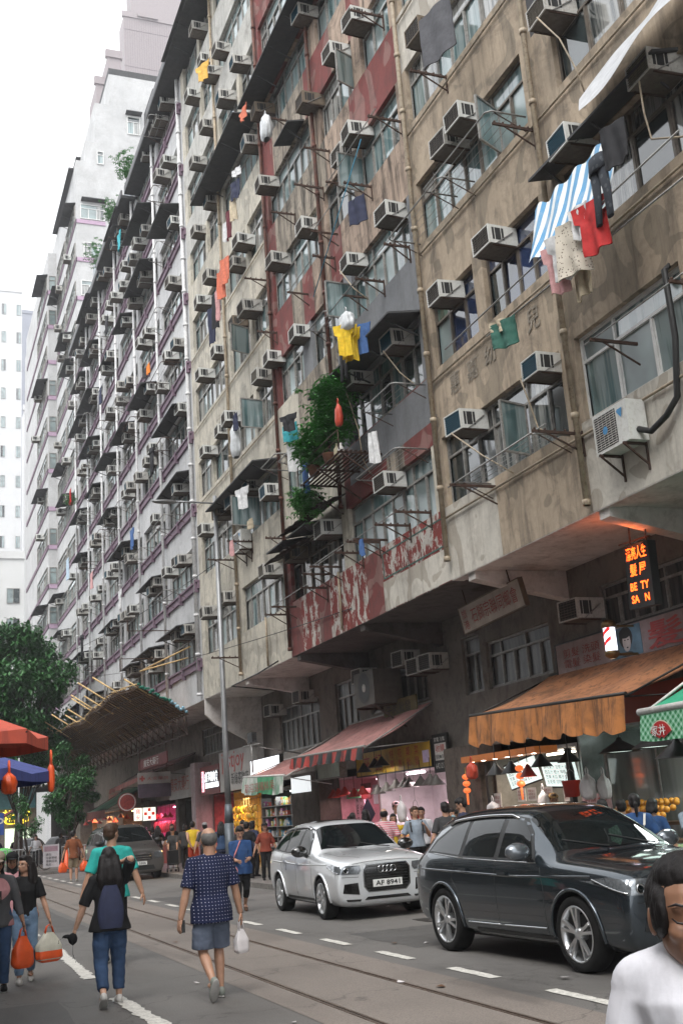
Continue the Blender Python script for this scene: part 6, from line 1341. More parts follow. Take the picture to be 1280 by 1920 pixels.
def suv_trim(root, patch, line, proj, G):
    patch('window_trim', G['trim'], 'side', V_BLK, .003, mirror=True)
    line('chrome_strip', G['strip'], 'side', V_CHR, .008, .004, True)
    for L in G['doors']: line('door_gap', L, 'side', V_BLK, .004, -.001, True)
    for (x, z) in G['handles']:
        for sg in (1, -1):
            q = proj((x, 2.5*sg, z), (0, -sg, 0), .022)
            if q: b = MB(); b.bar(q-Vector((.09, 0, 0)), q+Vector((.09, 0, 0)), .022, .03); b.build('door_handle', G['paint'], root)
            q2 = proj((x, 2.5*sg, z-.02), (0, -sg, 0), .002)
    for L, m, r in G['fronts']: line('front_line', L, 'front', m, r, .002)
    for nm, poly, m, off, mir in G['patches']: patch(nm, poly, 'front', m, off, .05, mirror=mir)
    for L, m, r in G.get('tops', []): line('bonnet_gap', L, 'top', m, r, -.001, True)
    patch('sill_trim', [(1.32, .235), (1.36, .325), (3.0, .325), (3.04, .24)], 'side', V_BLK, .005, mirror=True)
    for y0 in (-.55, .08):
        P = [proj((G['rail'][0]-.88+.02*k, y0+.055*k, 4), (0, 0, -1), .014) for k in range(10)]; P = [q for q in P if q]; b = MB(); b.tube(P, .008, 5); b.build('wiper', V_BLK, root)
    line('bumper_gap', [(-.80, .70), (-.50, .69)], 'front', V_BLK, .004, .0); line('bumper_gap', [(.80, .70), (.50, .69)], 'front', V_BLK, .004, .0); line('bonnet_edge', [(-.60, .90), (-.3, .925), (.3, .925), (.60, .90)], 'front', V_BLK, .004, .0)
    for sg in (1, -1):     # mirrors
        x, z = G['mirror']; q = proj((x, 2.5*sg, z-.12), (0, -sg, 0), 0); c = Vector((x-.02, q.y+sg*.15, z))
        b = MB(); b.sphere(c, (.085, .155, .10), 0, 16, 10); b.bar((x+.02, q.y-sg*.02, z-.1), (c.x, c.y-sg*.06, z-.05), .05, .05, 1); mo = b.build('side_mirror', [G['mirmat'], V_BLK], root)
        b = MB(); b.lathe([(.062, .06), (.0, .065)], c, 16, axis='X'); b.build('mirror_glass', V_GL, mo)
    for sg in (1, -1):     # roof rails
        P = []
        for i in range(13):
            x = G['rail'][0]+(G['rail'][1]-G['rail'][0])*i/12; q = proj((x, sg*G['rail'][2], 4), (0, 0, -1), .035 if 0 < i < 12 else .0)
            if q: P.append(q)
        b = MB(); b.tube(P, .02, 8); b.build('roof_rail', G['railmat'], root)
    if G.get('sidelamp'): patch('headlight_side', G['sidelamp'], 'side', V_LAMP, .008, .05, mirror=True)
    if G.get('sidelamp'): line('headlight_strip', [G['sidelamp'][1], G['sidelamp'][2], G['sidelamp'][3]], 'side', V_CHR, .008, .010, True); line('headlight_strip', [G['sidelamp'][1], G['sidelamp'][0]], 'side', V_CHR, .006, .010, True)
    if G.get('crease'): line('body_crease', G['crease'], 'side', G['paint'], .014, -.004, True)
    for xw, wr in G['arch']:
        for sg in (1, -1):
            P = []
            for i in range(23):
                t = math.radians(-8+196*i/22); x = xw+wr*1.16*math.cos(t); z = wr+wr*1.16*math.sin(t); q = proj((x, 2.5*sg, max(z, .27)), (0, -sg, 0), .003)
                if q and abs(q.y) > .6: P.append(q)
            if len(P) > 2: b = MB(); b.tube(P, .02, 6, 0, False); b.build('arch_lip', G['archmat'], root)
def lamps(root, patch, poly, hot=False, es=0):
    patch('headlight', poly, 'front', V_LAMP, .010, .03, mirror=True)
GR1 = [(-.37, .885), (-.43, .80), (-.42, .52), (-.34, .43), (.34, .43), (.42, .52), (.43, .80), (.37, .885)]
GD = dict(sidelamp=[(.012, .865), (.012, .765), (.28, .82), (.50, .885), (.28, .905)], crease=[(.55, .90), (2.0, .88), (4.1, .93)], paint=P_SIL, mirmat=V_GLOSS, railmat=V_CHR, archmat=P_SIL, mirror=(1.62, 1.12), rail=(2.05, 3.8, .62), arch=((.88, .345), (3.49, .345)),
    trim=[(1.53, 1.05), (1.72, 1.335), (1.93, 1.485), (2.3, 1.54), (2.85, 1.545), (3.15, 1.525), (3.55, 1.445), (3.88, 1.275), (4.0, 1.13), (3.1, 1.08)],
    strip=[(1.5, 1.035), (2.3, 1.05), (3.1, 1.07), (3.98, 1.12)], doors=[[(1.42, 1.0), (1.36, .8), (1.37, .3)], [(2.32, 1.05), (2.30, .8), (2.30, .3)], [(3.22, 1.07), (3.28, .85), (3.14, .70)], [(1.37, .3), (2.30, .3), (2.95, .3)]],
    handles=[(2.12, .90), (2.98, .93)], fronts=[], tops=[([(1.12, .70), (.5, .66), (.12, .42)], V_BLK, .004)],
    patches=[('grille', GR1, V_CHR, .004, False), ('grille_mesh', [(x*.95, .66+(z-.66)*.94) for x, z in GR1], V_GLOSS, .010, False), ('air_intake', [(.50, .41), (.52, .60), (.76, .59), (.79, .45)], V_GLOSS, .006, True), ('lower_intake', [(-.42, .315), (-.36, .365), (.36, .365), (.42, .315)], V_GLOSS, .006, False),
        ('air_intake_strip', [(.49, .30), (.47, .335), (.74, .345), (.72, .31)], V_GLOSS, .006, True)])
suv_trim(root, patch, line, proj, GD)
HL1 = [(.47, .87), (.46, .79), (.5, .735), (.865, .755), (.885, .855), (.80, .885)]; lamps(root, patch, HL1)
def lamp_in(root, proj, ys, z, r=.04):
    for y in ys:
        for sg in (1, -1):
            q = proj((-3, y*sg, z), (1, 0, 0), .014)
            if q: b = MB(); b.lathe([(r*1.35, .0), (r*1.2, -.006), (r, .0), (0, -.004)], q, 18, axis='X'); b.build('headlight_lens', V_CHR, root); b = MB(); b.lathe([(r*.8, -.008), (0, -.010)], q, 16, axis='X'); b.build('headlight_bulb', V_GL, root)
lamp_in(root, proj, (.72,), .80, .035)
def grille_bars(root, proj, z0, z1, n, hw, m, r=.006):
    for i in range(n):
        z = z0+(z1-z0)*i/(n-1); P = [proj((-3, -hw+2*hw*k/12, z), (1, 0, 0), .014) for k in range(13)]; P = [p for p in P if p]
        if len(P) > 2: b = MB(); b.tube(P, r, 5); b.build('grille_bar', m, root)
grille_bars(root, proj, .47, .84, 9, .37, V_BLK)
def rings(root, proj, z, r, y0):
    q = proj((-3, 0, z), (1, 0, 0), .03)
    for i in range(4):
        b = MB(); b.grid(lambda u, v: (q.x-.004+.006*math.cos(2*PI*v), (i-1.5)*r*1.42+(r+.007*math.sin(2*PI*v))*math.cos(2*PI*u), z+(r+.007*math.sin(2*PI*v))*math.sin(2*PI*u)), 20, 6, 0, True); b.build('badge_ring', V_CHR, root)
rings(root, proj, .79, .052, 0)
def plate(root, proj, txt, z, w_=.52, h=.115, y=0):
    q = proj((-3, y, z), (1, 0, 0), .028); b = MB(); b.box((q.x-.004, y-w_/2, z-h/2), (q.x+.012, y+w_/2, z+h/2)); p = b.build('number_plate', V_PLATE, root)
    text(txt, h*.68, T_BLK, p, FACE_ST, (q.x-.006, y+w_*.42, z-h*.33), wid=w_*.84, bold=.02)
plate(root, proj, 'AF 8941', .57)
patch('sunroof', [(2.25, -.42), (3.2, -.42), (3.2, .42), (2.25, .42)], 'top', V_GL, .005)
place(root, 7.62, 18.02, math.radians(90-2.0))

# ---- dark SUV
sx = 4.63/4.39
ST2 = [(x*sx, zb, tuple(c*s for c, s in zip(a, (1.03, 1))), tuple(c*s for c, s in zip(m_, (1.03, 1.02))), tuple(c*s for c, s in zip(bt, (1.03, 1.03))), tuple(c*s for c, s in zip(g, (1.03, 1.03))), tuple(c*s for c, s in zip(r, (1.03, 1.035))), zt*1.035) for (x, zb, a, m_, bt, g, r, zt) in ST1]
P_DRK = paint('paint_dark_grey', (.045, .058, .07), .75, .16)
SG2 = [[(x*sx, z*1.03+.0) for x, z in q] for q in SG1]
root, patch, line, proj = car('suv', 'dark grey SUV parked at the kerb nearest the camera with chrome window line', 'car', ST2, P_DRK, (.91, 3.72), .375, SG2, (1.30*sx, 0, .73, 1.90*sx, 0, .62), [(-.5, 1.2), (.5, 1.2), (.48, 1.45), (-.48, 1.45)], {}, (0, 0, 0), 0, hw=.95)
GR2 = [(-.39, .92), (-.46, .83), (-.45, .54), (-.36, .43), (.36, .43), (.45, .54), (.46, .83), (.39, .92)]
GD2 = dict(GD); GD2.update(sidelamp=[(.012, .91), (.012, .79), (.30, .845), (.56, .915), (.32, .94)], crease=[(.6, .94), (2.1, .92), (4.3, .97)], paint=P_DRK, mirmat=M('mirror_grey', (.16, .18, .2), .2, .6, coat=1), archmat=P_DRK, mirror=(1.72, 1.19), rail=(2.2, 3.85, .64), arch=((.91, .375), (3.72, .375)),
    trim=[(x*sx, z*1.03) for x, z in GD['trim']], strip=[(1.58, 1.065), (2.43, 1.08), (3.27, 1.105), (4.0, 1.155)], doors=[[(x*sx, z*1.02) for x, z in L] for L in GD['doors']], handles=[(2.24, .95), (3.15, .98)], tops=[([(1.18, .74), (.5, .70), (.13, .44)], V_BLK, .004)],
    patches=[('grille', GR2, V_CHR, .004, False), ('grille_mesh', [(x*.94, .65+(z-.65)*.93) for x, z in GR2], V_BLK, .010, False), ('air_intake', [(.50, .38), (.52, .55), (.72, .54), (.76, .44)], V_BLK, .006, True), ('lower_intake', [(-.44, .30), (-.38, .36), (.38, .36), (.44, .30)], V_BLK, .006, False)])
suv_trim(root, patch, line, proj, GD2); HL2 = [(.5, .92), (.49, .82), (.55, .755), (.895, .78), (.915, .90), (.84, .925)]; lamps(root, patch, HL2); lamp_in(root, proj, (.75,), .83, .038); lamp_in(root, proj, (.66,), .53, .045)
line('chrome_sill', [(1.45, .40), (2.4, .385), (3.15, .38)], 'side', V_CHR, .010, .006, True)
grille_bars(root, proj, .47, .83, 8, .38, V_CHR, .004); rings(root, proj, .82, .055, 0); plate(root, proj, 'TM 2817', .58)
place(root, 7.42, 9.55, math.radians(90+2.4))
# windscreen ornaments in the dark SUV
b = MB(); b.sphere((0, 0, 0), (.03, .045, .06), 0, 10, 8); b.sphere((0, 0, .07), (.025, .03, .03), 0, 10, 8); o = b.build('ornament', M('ornament_orange', (.5, .14, .03), .4), root, (1.42, -.35, 1.10))
b = MB(); b.box((-.01, -.10, -.03), (.01, .10, .03)); b.build('parking_label', V_PLATE, root, (1.78*1.0, -.5, 1.36)); 
# ---- grey people carrier with lit headlamp
ST3 = [(0, .34, (.74, .38), (.84, .56), (.80, .84), (.68, .93), (.42, .98), .99), (.04, .26, (.82, .31), (.89, .56), (.86, .9), (.75, .98), (.46, 1.03), 1.04), (.15, .22, (.87, .28), (.92, .58), (.88, .95), (.78, 1.04), (.48, 1.08), 1.09), (.4, .22, (.88, .28), (.93, .6), (.90, 1.0), (.8, 1.08), (.5, 1.13), 1.14), (.85, .22, (.9, .27), (.95, .62), (.94, 1.08), (.85, 1.16), (.66, 1.2), 1.22),
       (.98, .22, (.9, .27), (.95, .62), (.94, 1.1), (.87, 1.18), (.78, 1.28), 1.29), (1.35, .22, (.9, .27), (.95, .62), (.945, 1.12), (.88, 1.2), (.76, 1.55), 1.58), (1.72, .22, (.9, .27), (.955, .62), (.95, 1.14), (.89, 1.2), (.74, 1.78), 1.86), (2.1, .22, (.9, .27), (.96, .62), (.95, 1.14), (.90, 1.2), (.74, 1.83), 1.91), (3.4, .22, (.9, .27), (.96, .62), (.95, 1.14), (.90, 1.2), (.74, 1.83), 1.91),
       (4.6, .24, (.9, .3), (.95, .62), (.94, 1.14), (.89, 1.2), (.73, 1.8), 1.88), (4.85, .3, (.86, .34), (.9, .62), (.89, 1.1), (.84, 1.2), (.68, 1.7), 1.76), (4.95, .36, (.7, .42), (.76, .62), (.75, 1.0), (.7, 1.2), (.55, 1.55), 1.6)]
P_BRZ = paint('paint_bronze_grey', (.12, .115, .11), .6, .3)
root, patch, line, proj = car('people_carrier', 'grey brown people carrier coming down the lane with a glowing headlamp', 'van', ST3, P_BRZ, (.95, 4.05), .345, [[(1.42, 1.22), (1.75, 1.62), (2.05, 1.72), (2.3, 1.72), (2.3, 1.22)], [(2.4, 1.22), (2.4, 1.72), (3.4, 1.72), (3.4, 1.22)], [(3.5, 1.22), (3.5, 1.72), (4.5, 1.68), (4.6, 1.24)]], (1.0, 0, .74, 1.66, 0, .68), None, {'twin': False}, (0, 0, 0), 0, hw=.96)
GD3 = dict(GD); GD3.update(sidelamp=None, crease=None, paint=P_BRZ, mirmat=V_BLK, archmat=P_BRZ, mirror=(1.45, 1.28), rail=(2.0, 4.4, .78), arch=(), trim=[(1.32, 1.19), (1.7, 1.68), (2.05, 1.76), (4.55, 1.74), (4.7, 1.22)], strip=[(1.3, 1.165), (4.6, 1.17)], doors=[[(1.5, 1.15), (1.45, .35)], [(2.35, 1.2), (2.35, .35)], [(3.45, 1.2), (3.45, .35)]], handles=[(2.15, 1.05), (2.6, 1.05)], tops=[],
    patches=[('grille', [(-.42, .88), (-.46, .66), (.46, .66), (.42, .88)], V_BLK, .006, False), ('lower_intake', [(-.55, .34), (-.5, .48), (.5, .48), (.55, .34)], V_BLK, .006, False)])
suv_trim(root, patch, line, proj, GD3); patch('headlight', [(.52, .9), (.5, .74), (.6, .69), (.78, .72), (.84, .93)], 'front', V_LAMP, .01, .04, mirror=True); grille_bars(root, proj, .70, .85, 3, .4, V_CHR, .012)
q = proj((-3, .66, .79), (1, 0, 0), .03)
b = MB(); b.sphere((q.x, .66, .79), (.03, .07, .07), 0, 12, 8); b.build('lit_bulb', emit('headlamp_lit', (1, .72, .4), 14), root); plate(root, proj, 'NV 3306', .56)
place(root, 7.62, 39.6, math.radians(90+3))
# far parked cars behind the railings
for i, (x, y, rz, c) in enumerate(((7.9, 67, 1.2, (.05, .05, .06)), (6.4, 69, 1.3, (.4, .4, .4)))):
    pm = paint('paint_far_%d' % i, c, .4, .3); root, patch, line, proj = car('saloon_car', '%s car parked beyond the traffic island railings' % ('black' if i == 0 else 'pale grey'), 'car', ST1, pm, (.88, 3.49), .33, SG1, (1.30, 0, .71, 1.90, 0, .60), None, {}, (0, 0, 0), 0); patch('headlight', HL1, 'front', V_LAMP, .01, .05, mirror=True); patch('grille', GR1, 'front', V_BLK, .006); place(root, x, y, rz); 
# ------------------------------------------------------------------ people
def skinmat(i, c):
    m, nt, b = new_mat('skin_%d' % i); n = nz(nt, tcoord(nt), 18, 4, .6); nt.links.new(mix(nt, 1.0, c, ramp(nt, n, [(.3, .88), (.7, 1.06)]), 'MULTIPLY'), b.inputs['Base Color'])
    b.inputs['Roughness'].default_value = .5; b.inputs['Subsurface Weight'].default_value = .08; b.inputs['Subsurface Radius'].default_value = (.01, .004, .002); return m
SK = [skinmat(0, (.42, .235, .155)), skinmat(1, (.30, .155, .095)), skinmat(2, (.50, .30, .21))]
LIPS = M('lips', (.28, .09, .075), .45, var=.1)
def hairmat(name, c):
    m, nt, b = new_mat(name); n = nz(nt, tcoord(nt, (90, 90, 6)), 4, 5, .7); nt.links.new(mix(nt, n, tuple(x*.3 for x in c), tuple(x*2.0 for x in c)), b.inputs['Base Color']); b.inputs['Roughness'].default_value = .5; b.inputs['Specular IOR Level'].default_value = .25; bump(nt, b, n, .6, .004); return m
HB = hairmat('hair_black', (.012, .010, .010)); HBR = hairmat('hair_brown', (.045, .025, .015)); HG = hairmat('hair_grey', (.10, .095, .09))
def fabric(name, c, fn=None, rough=.85):
    if name in MATS: return MATS[name]
    m, nt, b = new_mat(name); v = tcoord(nt); n = nz(nt, v, 5, 5, .65, .5); n2 = nz(nt, v, 120, 2, .5)
    col = mix(nt, 1.0, fn(nt, v, c) if fn else c, ramp(nt, n, [(.3, .72), (.7, 1.12)]), 'MULTIPLY'); nt.links.new(col, b.inputs['Base Color']); b.inputs['Roughness'].default_value = rough; b.inputs['Specular IOR Level'].default_value = .25
    bump(nt, b, n2, .15, .002); MATS[name] = m; return m
def dots(nt, v, c):
    fs = None; sx = nt.nodes.new('ShaderNodeSeparateXYZ'); nt.links.new(v, sx.inputs[0])
    for k in (0, 2):
        w_ = nt.nodes.new('ShaderNodeMath'); w_.operation = 'PINGPONG'; w_.inputs[1].default_value = .017; nt.links.new(sx.outputs[k], w_.inputs[0]); f = ramp(nt, w_.outputs[0], [(0, 1), (.003, 0)], 'CONSTANT'); fs = f if fs is None else mix(nt, 1.0, fs, f, 'MULTIPLY')
    return mix(nt, fs, c, (.42, .42, .5))
def stripes(nt, v, c):
    sx = nt.nodes.new('ShaderNodeSeparateXYZ'); nt.links.new(v, sx.inputs[0]); w_ = nt.nodes.new('ShaderNodeMath'); w_.operation = 'PINGPONG'; w_.inputs[1].default_value = .022; nt.links.new(sx.outputs[2], w_.inputs[0])
    return mix(nt, ramp(nt, w_.outputs[0], [(0, 1), (.008, 0)], 'CONSTANT'), c, (.6, .45, .46))
def blotch(nt, v, c): return mix(nt, ramp(nt, nz(nt, v, 14, 2, .5), [(.52, 0), (.55, 1)]), c, (.45, .05, .05))
def remesh(b, name, m, parent, vox, sm=3, fold=0.0, fs=(9, 9, 14), seed=0, extra=None):
    o = b.build(name, m, parent); md = o.modifiers.new('r', 'REMESH'); md.mode = 'VOXEL'; md.voxel_size = vox; md.use_smooth_shade = True
    ms = o.modifiers.new('s', 'SMOOTH'); ms.factor = .6; ms.iterations = sm; bake(o); me = o.data
    if fold:
        ns = [v.normal.copy() for v in me.vertices]
        for v, n in zip(me.vertices, ns):
            c = v.co; k = noise.noise(Vector((c.x*fs[0]+seed, c.y*fs[1], c.z*fs[2]))); k2 = noise.noise(Vector((c.x*fs[0]*2.3, c.y*fs[1]*2.3+seed, c.z*fs[2]*1.4+c.x*8))); v.co = c + n*fold*(abs(k)*1.5-.4+k2*.6)
    if extra:
        ex = extra.mesh('x', m if not isinstance(m, list) else m); bm = bmesh.new(); bm.from_mesh(me); bm.from_mesh(ex); bm.to_mesh(me); bm.free(); bpy.data.meshes.remove(ex)
    me.shade_smooth(); me.materials.clear(); [me.materials.append(x) for x in (m if isinstance(m, list) else [m])]; return o
def eloft(b, rings, n=16, mi=0, yaw=0):
    vs = []
    for c, rx, ry in rings:
        for k in range(n): t = 2*PI*k/n; x = rx*math.cos(t); y = ry*math.sin(t); vs.append((c[0]+x*math.cos(yaw)-y*math.sin(yaw), c[1]+x*math.sin(yaw)+y*math.cos(yaw), c[2]))
    L = len(rings); b.add(vs, [(i*n+k, i*n+(k+1) % n, (i+1)*n+(k+1) % n, (i+1)*n+k) for i in range(L-1) for k in range(n)] + [tuple(reversed(range(n))), tuple((L-1)*n+k for k in range(n))], mi, True)
def ik(a, c, l1, l2, pole):
    a = Vector(a); c = Vector(c); d = c-a; L = min(d.length, (l1+l2)*.998); d.normalize(); c2 = a+d*L; x = (l1*l1-l2*l2+L*L)/(2*L); h = math.sqrt(max(0, l1*l1-x*x)); p = Vector(pole); p = (p-d*p.dot(d)).normalized(); return a+d*x+p*h, c2
def limb(b, pts, rs, n=12):
    b.tube(pts, rs, n)
    for p, r in zip(pts, rs): b.sphere(p, r*.995, 0, n, 8)
def hand(b, w, d, inn, s, curl=.5):
    """palm, four unequal fingers and a thumb; w wrist, d direction of the forearm, inn towards the body"""
    d = d.normalized(); inn = (inn-d*inn.dot(d)).normalized(); sd = d.cross(inn); f = .095*s
    R = Matrix((sd, d, inn)).transposed()
    q = MB(); q.sphere((0, 0, 0), (.040*s, .052*s, .017*s), 0, 12, 8); b.add([w+d*.05*s+R @ Vector(v) for v in q.v], q.f, 0, True)
    for k, (o, L) in enumerate(((-.028, .066), (-.010, .076), (.010, .072), (.027, .056))):
        p = w+d*.088*s+sd*o*s; P = [p-d*.02*s, p]; a = curl*.5
        for j in range(3): a2 = a+curl*.55*j; P.append(P[-1]+(d*math.cos(a2)+inn*math.sin(a2))*L*s*(.42, .33, .25)[j])
        b.tube(P, [.0095*s, .0095*s, .0088*s, .008*s, .0055*s], 8)
    p = w+d*.03*s-sd*.03*s; P = [p]; v = (d*.6-sd*.7+inn*.35).normalized()
    for j in range(3): P.append(P[-1]+v*.026*s); v = (v+d*.35+inn*.25).normalized()
    b.tube(P, [.013*s, .0115*s, .0095*s, .006*s], 8)
REST_L = (-.235, -.02, .445); REST_R = (.235, -.02, .445)
def person(label, x, y, H=1.7, h=0, z=0, skin=0, hair='short', hm=None, top=None, sleeve=.45, hem=.50, bottom=None, leg=1.0, shoes=None, armL=REST_L, armR=REST_R, footL=(-.055, .0, 0), footR=(.055, 0, 0), build=1.0, hy=0, hp=0, lean=0, vox=.013, fem=False, group=None, flare=0, shortw=1.0, curl=.5, fold=.007, kneel=(0, 1, 0), headm=None, apron=None, lower=True, closeup=False, hdz=0, hdy=0):
    root = empty('person', (x, y, z), label, 'person', group, math.radians(h)); s = H/1.7; hm = hm or HB; sk = SK[skin]
    S = lambda p: Vector((p[0]*H, p[1]*H, p[2]*H)); sw = (.098 if fem else .109)*H*build**(.5 if build > 1 else .8); W_ = build; ly = lean
    hip = [Vector((sg*.052*H, 0, .515*H)) for sg in (-1, 1)]; kn = []; an = []
    for hp_, ft, sg in ((hip[0], footL, -1), (hip[1], footR, 1)):
        a = S(ft)+Vector((0, 0, .045*H)); k_, a_ = ik(hp_, a, .245*H, .235*H, (sg*.08, 1, 0)); kn.append(k_); an.append(a_)
    ch = Vector((0, ly*.18*H, .70*H)); nk = Vector((0, ly*.30*H, .835*H)); shd = [Vector((sg*sw, ly*.27*H-.006, .792*H)) for sg in (-1, 1)]; el = []; wr = []
    for sh_, a, sg in ((shd[0], armL, -1), (shd[1], armR, 1)):
        e_, w_ = ik(sh_, S(a), .172*H, .150*H, (sg*.35, -1, -.35)); el.append(e_); wr.append(w_)
    hc = Vector((0, ly*.34*H+.012+hdy, .930*H+hdz)); fm = .92 if fem else 1
    torso = lambda o, z0: [((0, ly*.0*H, max(.47*H, z0)), .088*H*W_+o, .062*H*W_+o), ((0, 0, .53*H), .098*H*W_*(1.02 if fem else .97)+o, .070*H*W_+o), ((0, ly*.05*H, .60*H), .083*H*W_*fm+o, .062*H*W_+o), ((0, ly*.12*H, .66*H), .086*H*W_*fm+o, .065*H*W_+o), ((0, ly*.18*H, .72*H), .097*H*W_*fm+o, .071*H*W_**.5+o), ((0, ly*.24*H-.002, .775*H), .100*H*fm+o, .062*H+o), ((0, ly*.28*H-.004, .812*H), .078*H*fm+o, .045*H+o), ((0, ly*.30*H-.004, .838*H), .036*H+o, .036*H+o)]
    # body
    b = MB(); eloft(b, torso(0, 0)); limb(b, [nk-Vector((0, 0, .03*H)), hc-Vector((0, .012, .035*H))], [.040*H*fm, .036*H*fm], 12)
    for i in (0, 1): limb(b, [nk-Vector((0, 0, .020*H)), shd[i]+Vector((0, 0, .0*H))], [.030*H*fm, .029*H*fm], 12)
    hip_r = .049*H*W_**.7
    for i in (0, 1):
        limb(b, [hip[i], hip[i].lerp(kn[i], .5), kn[i]], [hip_r, .043*H*W_**.6, .031*H]); limb(b, [kn[i], kn[i].lerp(an[i], .3)-Vector((0, .006, 0)), an[i]], [.0305*H, .033*H, .019*H])
        d_ = Vector((0, 1, 0)); b.sphere(an[i]+Vector((0, .035*H, -.022*H)), (.025*H, .06*H, .018*H), 0, 12, 8)
        limb(b, [shd[i], shd[i].lerp(el[i], .45), el[i]], [.035*H*W_**.5*fm, .031*H*W_**.5*fm, .0245*H*fm]); limb(b, [el[i], el[i].lerp(wr[i], .35), wr[i]], [.0245*H*fm, .026*H*fm, .0175*H*fm])
    RM = Matrix.Rotation(math.radians(hy), 3, 'Z') @ Matrix.Rotation(math.radians(-hp), 3, 'X'); s1 = s*1.11; T = lambda v: hc + RM @ (Vector(v)*s1)
    def hs(bb, c, r, n=16, m=10, mi=0):
        q = MB(); q.sphere((0, 0, 0), r, 0, n, m); bb.add([T(Vector(v)+Vector(c)) for v in q.v], q.f, mi, True)
    hs(b, (0, -.008, .022), (.074, .092, .088)); hs(b, (0, .016, -.035), (.056, .066, .072)); hs(b, (0, .052, -.075), (.024, .026, .022)); hs(b, (0, .01, -.045), (.062, .055, .05))
    hd = MB()
    for sg in (-1, 1): hs(hd, (sg*.073, -.002, -.008), (.010, .018, .030), 10, 8)
    # nose, cheeks, brow, lips
    fn_ = MB(); P = [T((0, .082, .004)), T((0, .090, -.012)), T((0, .101, -.030)), T((0, .084, -.036))]; b.tube(P, [.008*s, .0095*s, .013*s, .009*s], 10); b.sphere(P[2], .0125*s, 0, 10, 8)
    for sg in (-1, 1): hs(b, (sg*.034, .052, -.025), (.022, .026, .02), 10, 8); hs(b, (sg*.010, .090, -.034), (.008, .009, .007), 8, 6); hs(b, (sg*.026, .070, .022), (.02, .012, .008), 10, 6)
    hs(b, (0, .076, -.056), (.02, .014, .011), 10, 6)
    ha = MB()
    for i, sg in ((0, 1), (1, -1)): dd = (wr[i]-el[i]).normalized(); hand(ha, wr[i]-dd*.006, dd, Vector((sg, .25, .1)), s*fm, curl)
    for q, f_, mi_, sm_ in ((hd, None, 0, True),): ha.add(q.v, q.f, 0, True)
    remesh(b, 'body', sk, root, min(vox, .009) if not closeup else .0045, 3 if not closeup else 4, extra=ha)
    # eyes, brows, mouth
    if hair != 'back':
        e = MB(); mo_ = MB()
        for sg in (-1, 1):
            if closeup:
                e.tube([T((sg*.048, .071, .004)), T((sg*.040, .0805, -.003)), T((sg*.028, .0845, -.005)), T((sg*.017, .084, -.001))], [.0012, .0026, .0026, .001], 6); e.tube([T((sg*.052, .068, .026)), T((sg*.038, .080, .031)), T((sg*.018, .088, .026))], [.0014, .0035, .0028], 6)
            else: hs(e, (sg*.030, .080, .002), (.012, .008, .0055), 8, 6); e.tube([T((sg*.046, .074, .02)), T((sg*.018, .086, .02))], .0035*s, 5)
        e.build('eyes', M('eye_dark', (.015, .01, .01), .35), root)
        hs(mo_, (0, .087, -.056), (.021, .008, .0045), 10, 6); hs(mo_, (0, .0865, -.0625), (.017, .008, .0055), 10, 6); mo_.build('lips', LIPS, root)
    # hair
    hb = MB(); hv = .010 if not closeup else .005
    if hair in ('short', 'long', 'bob', 'ponytail', 'bun', 'bald', 'brownlong'):
        if hair == 'bald': hs(hb, (0, -.030, .010), (.082, .080, .077))
        else: hs(hb, (0, -.020, .034 if hair != 'bun' else .026), (.082, .094, .092 if hair != 'bun' else .088)); hs(hb, (0, -.040, -.005), (.077, .070, .075)); hs(hb, (0, .022 if hair != 'bun' else .004, .075), (.066, .068 if hair != 'bun' else .066, .05))
        if hair in ('long', 'brownlong'):
            L = .36 if hair == 'long' else .42
            for dx, w_ in ((-.055, .052), (0, .058), (.055, .052)): hb.tube([T((dx, -.055, .03)), T((dx*1.3, -.085, -.08)), T((dx*1.6, -.10, -.2)), T((dx*1.4, -.095, -L))], [.05*s, w_*s*1.15, w_*s*1.1, .018*s], 12)
            for sg in (-1, 1): hb.tube([T((sg*.066, -.01, .03)), T((sg*.082, -.02, -.06)), T((sg*.09, -.04, -.17)), T((sg*.075, -.05, -L*.85))], [.03*s, .038*s, .044*s, .02*s], 10)
        if hair == 'bob':
            for sg in (-1, 1): hs(hb, (sg*.062, -.03, -.04), (.03, .055, .075))
            hs(hb, (0, -.075, -.06), (.06, .035, .07))
        if hair == 'ponytail': hb.tube([T((0, -.09, .0)), T((0, -.125, -.02)), T((0, -.12, -.12)), T((0, -.11, -.2))], [.022*s, .03*s, .028*s, .01*s], 10)
        if hair == 'bun':
            [hs(hb, (sg*.060, .012, .012), (.020, .050, .052)) for sg in (-1, 1)]; hs(hb, (0, -.075, .078), (.042, .042, .036)); 
        remesh(hb, 'hair', hm, root, hv, 2, fold=.004, fs=(45, 45, 14), seed=x)
    elif hair == 'hijab':
        hs(hb, (0, -.018, .028), (.088, .098, .098)); hs(hb, (0, -.02, -.07), (.078, .075, .08)); hb.tube([T((0, -.01, -.07)), T((0, .0, -.13)), T((0, .0, -.17))], [.075*s, .09*s, .11*s], 14)
        remesh(hb, 'headscarf', headm or T_BLK, root, .012, 3, fold=.006, seed=x)
    if headm and hair != 'hijab' or (hair == 'hijab' and headm is not None and 'cap' in label):
        cb = MB(); q = MB(); q.sphere((0, 0, 0), (.090, .100, .075), 0, 16, 10); cb.add([T(Vector((v[0], v[1]-.012, max(v[2], -.01)+.06))) for v in q.v], q.f, 0, True); q = MB(); q.sphere((0, 0, 0), (.065, .062, .008), 0, 14, 6); cb.add([T(Vector(v)+Vector((0, .105, .055))) for v in q.v], q.f, 0, True); cb.build('cap', MATS.get('cap_'+str(headm)) or headm, root)
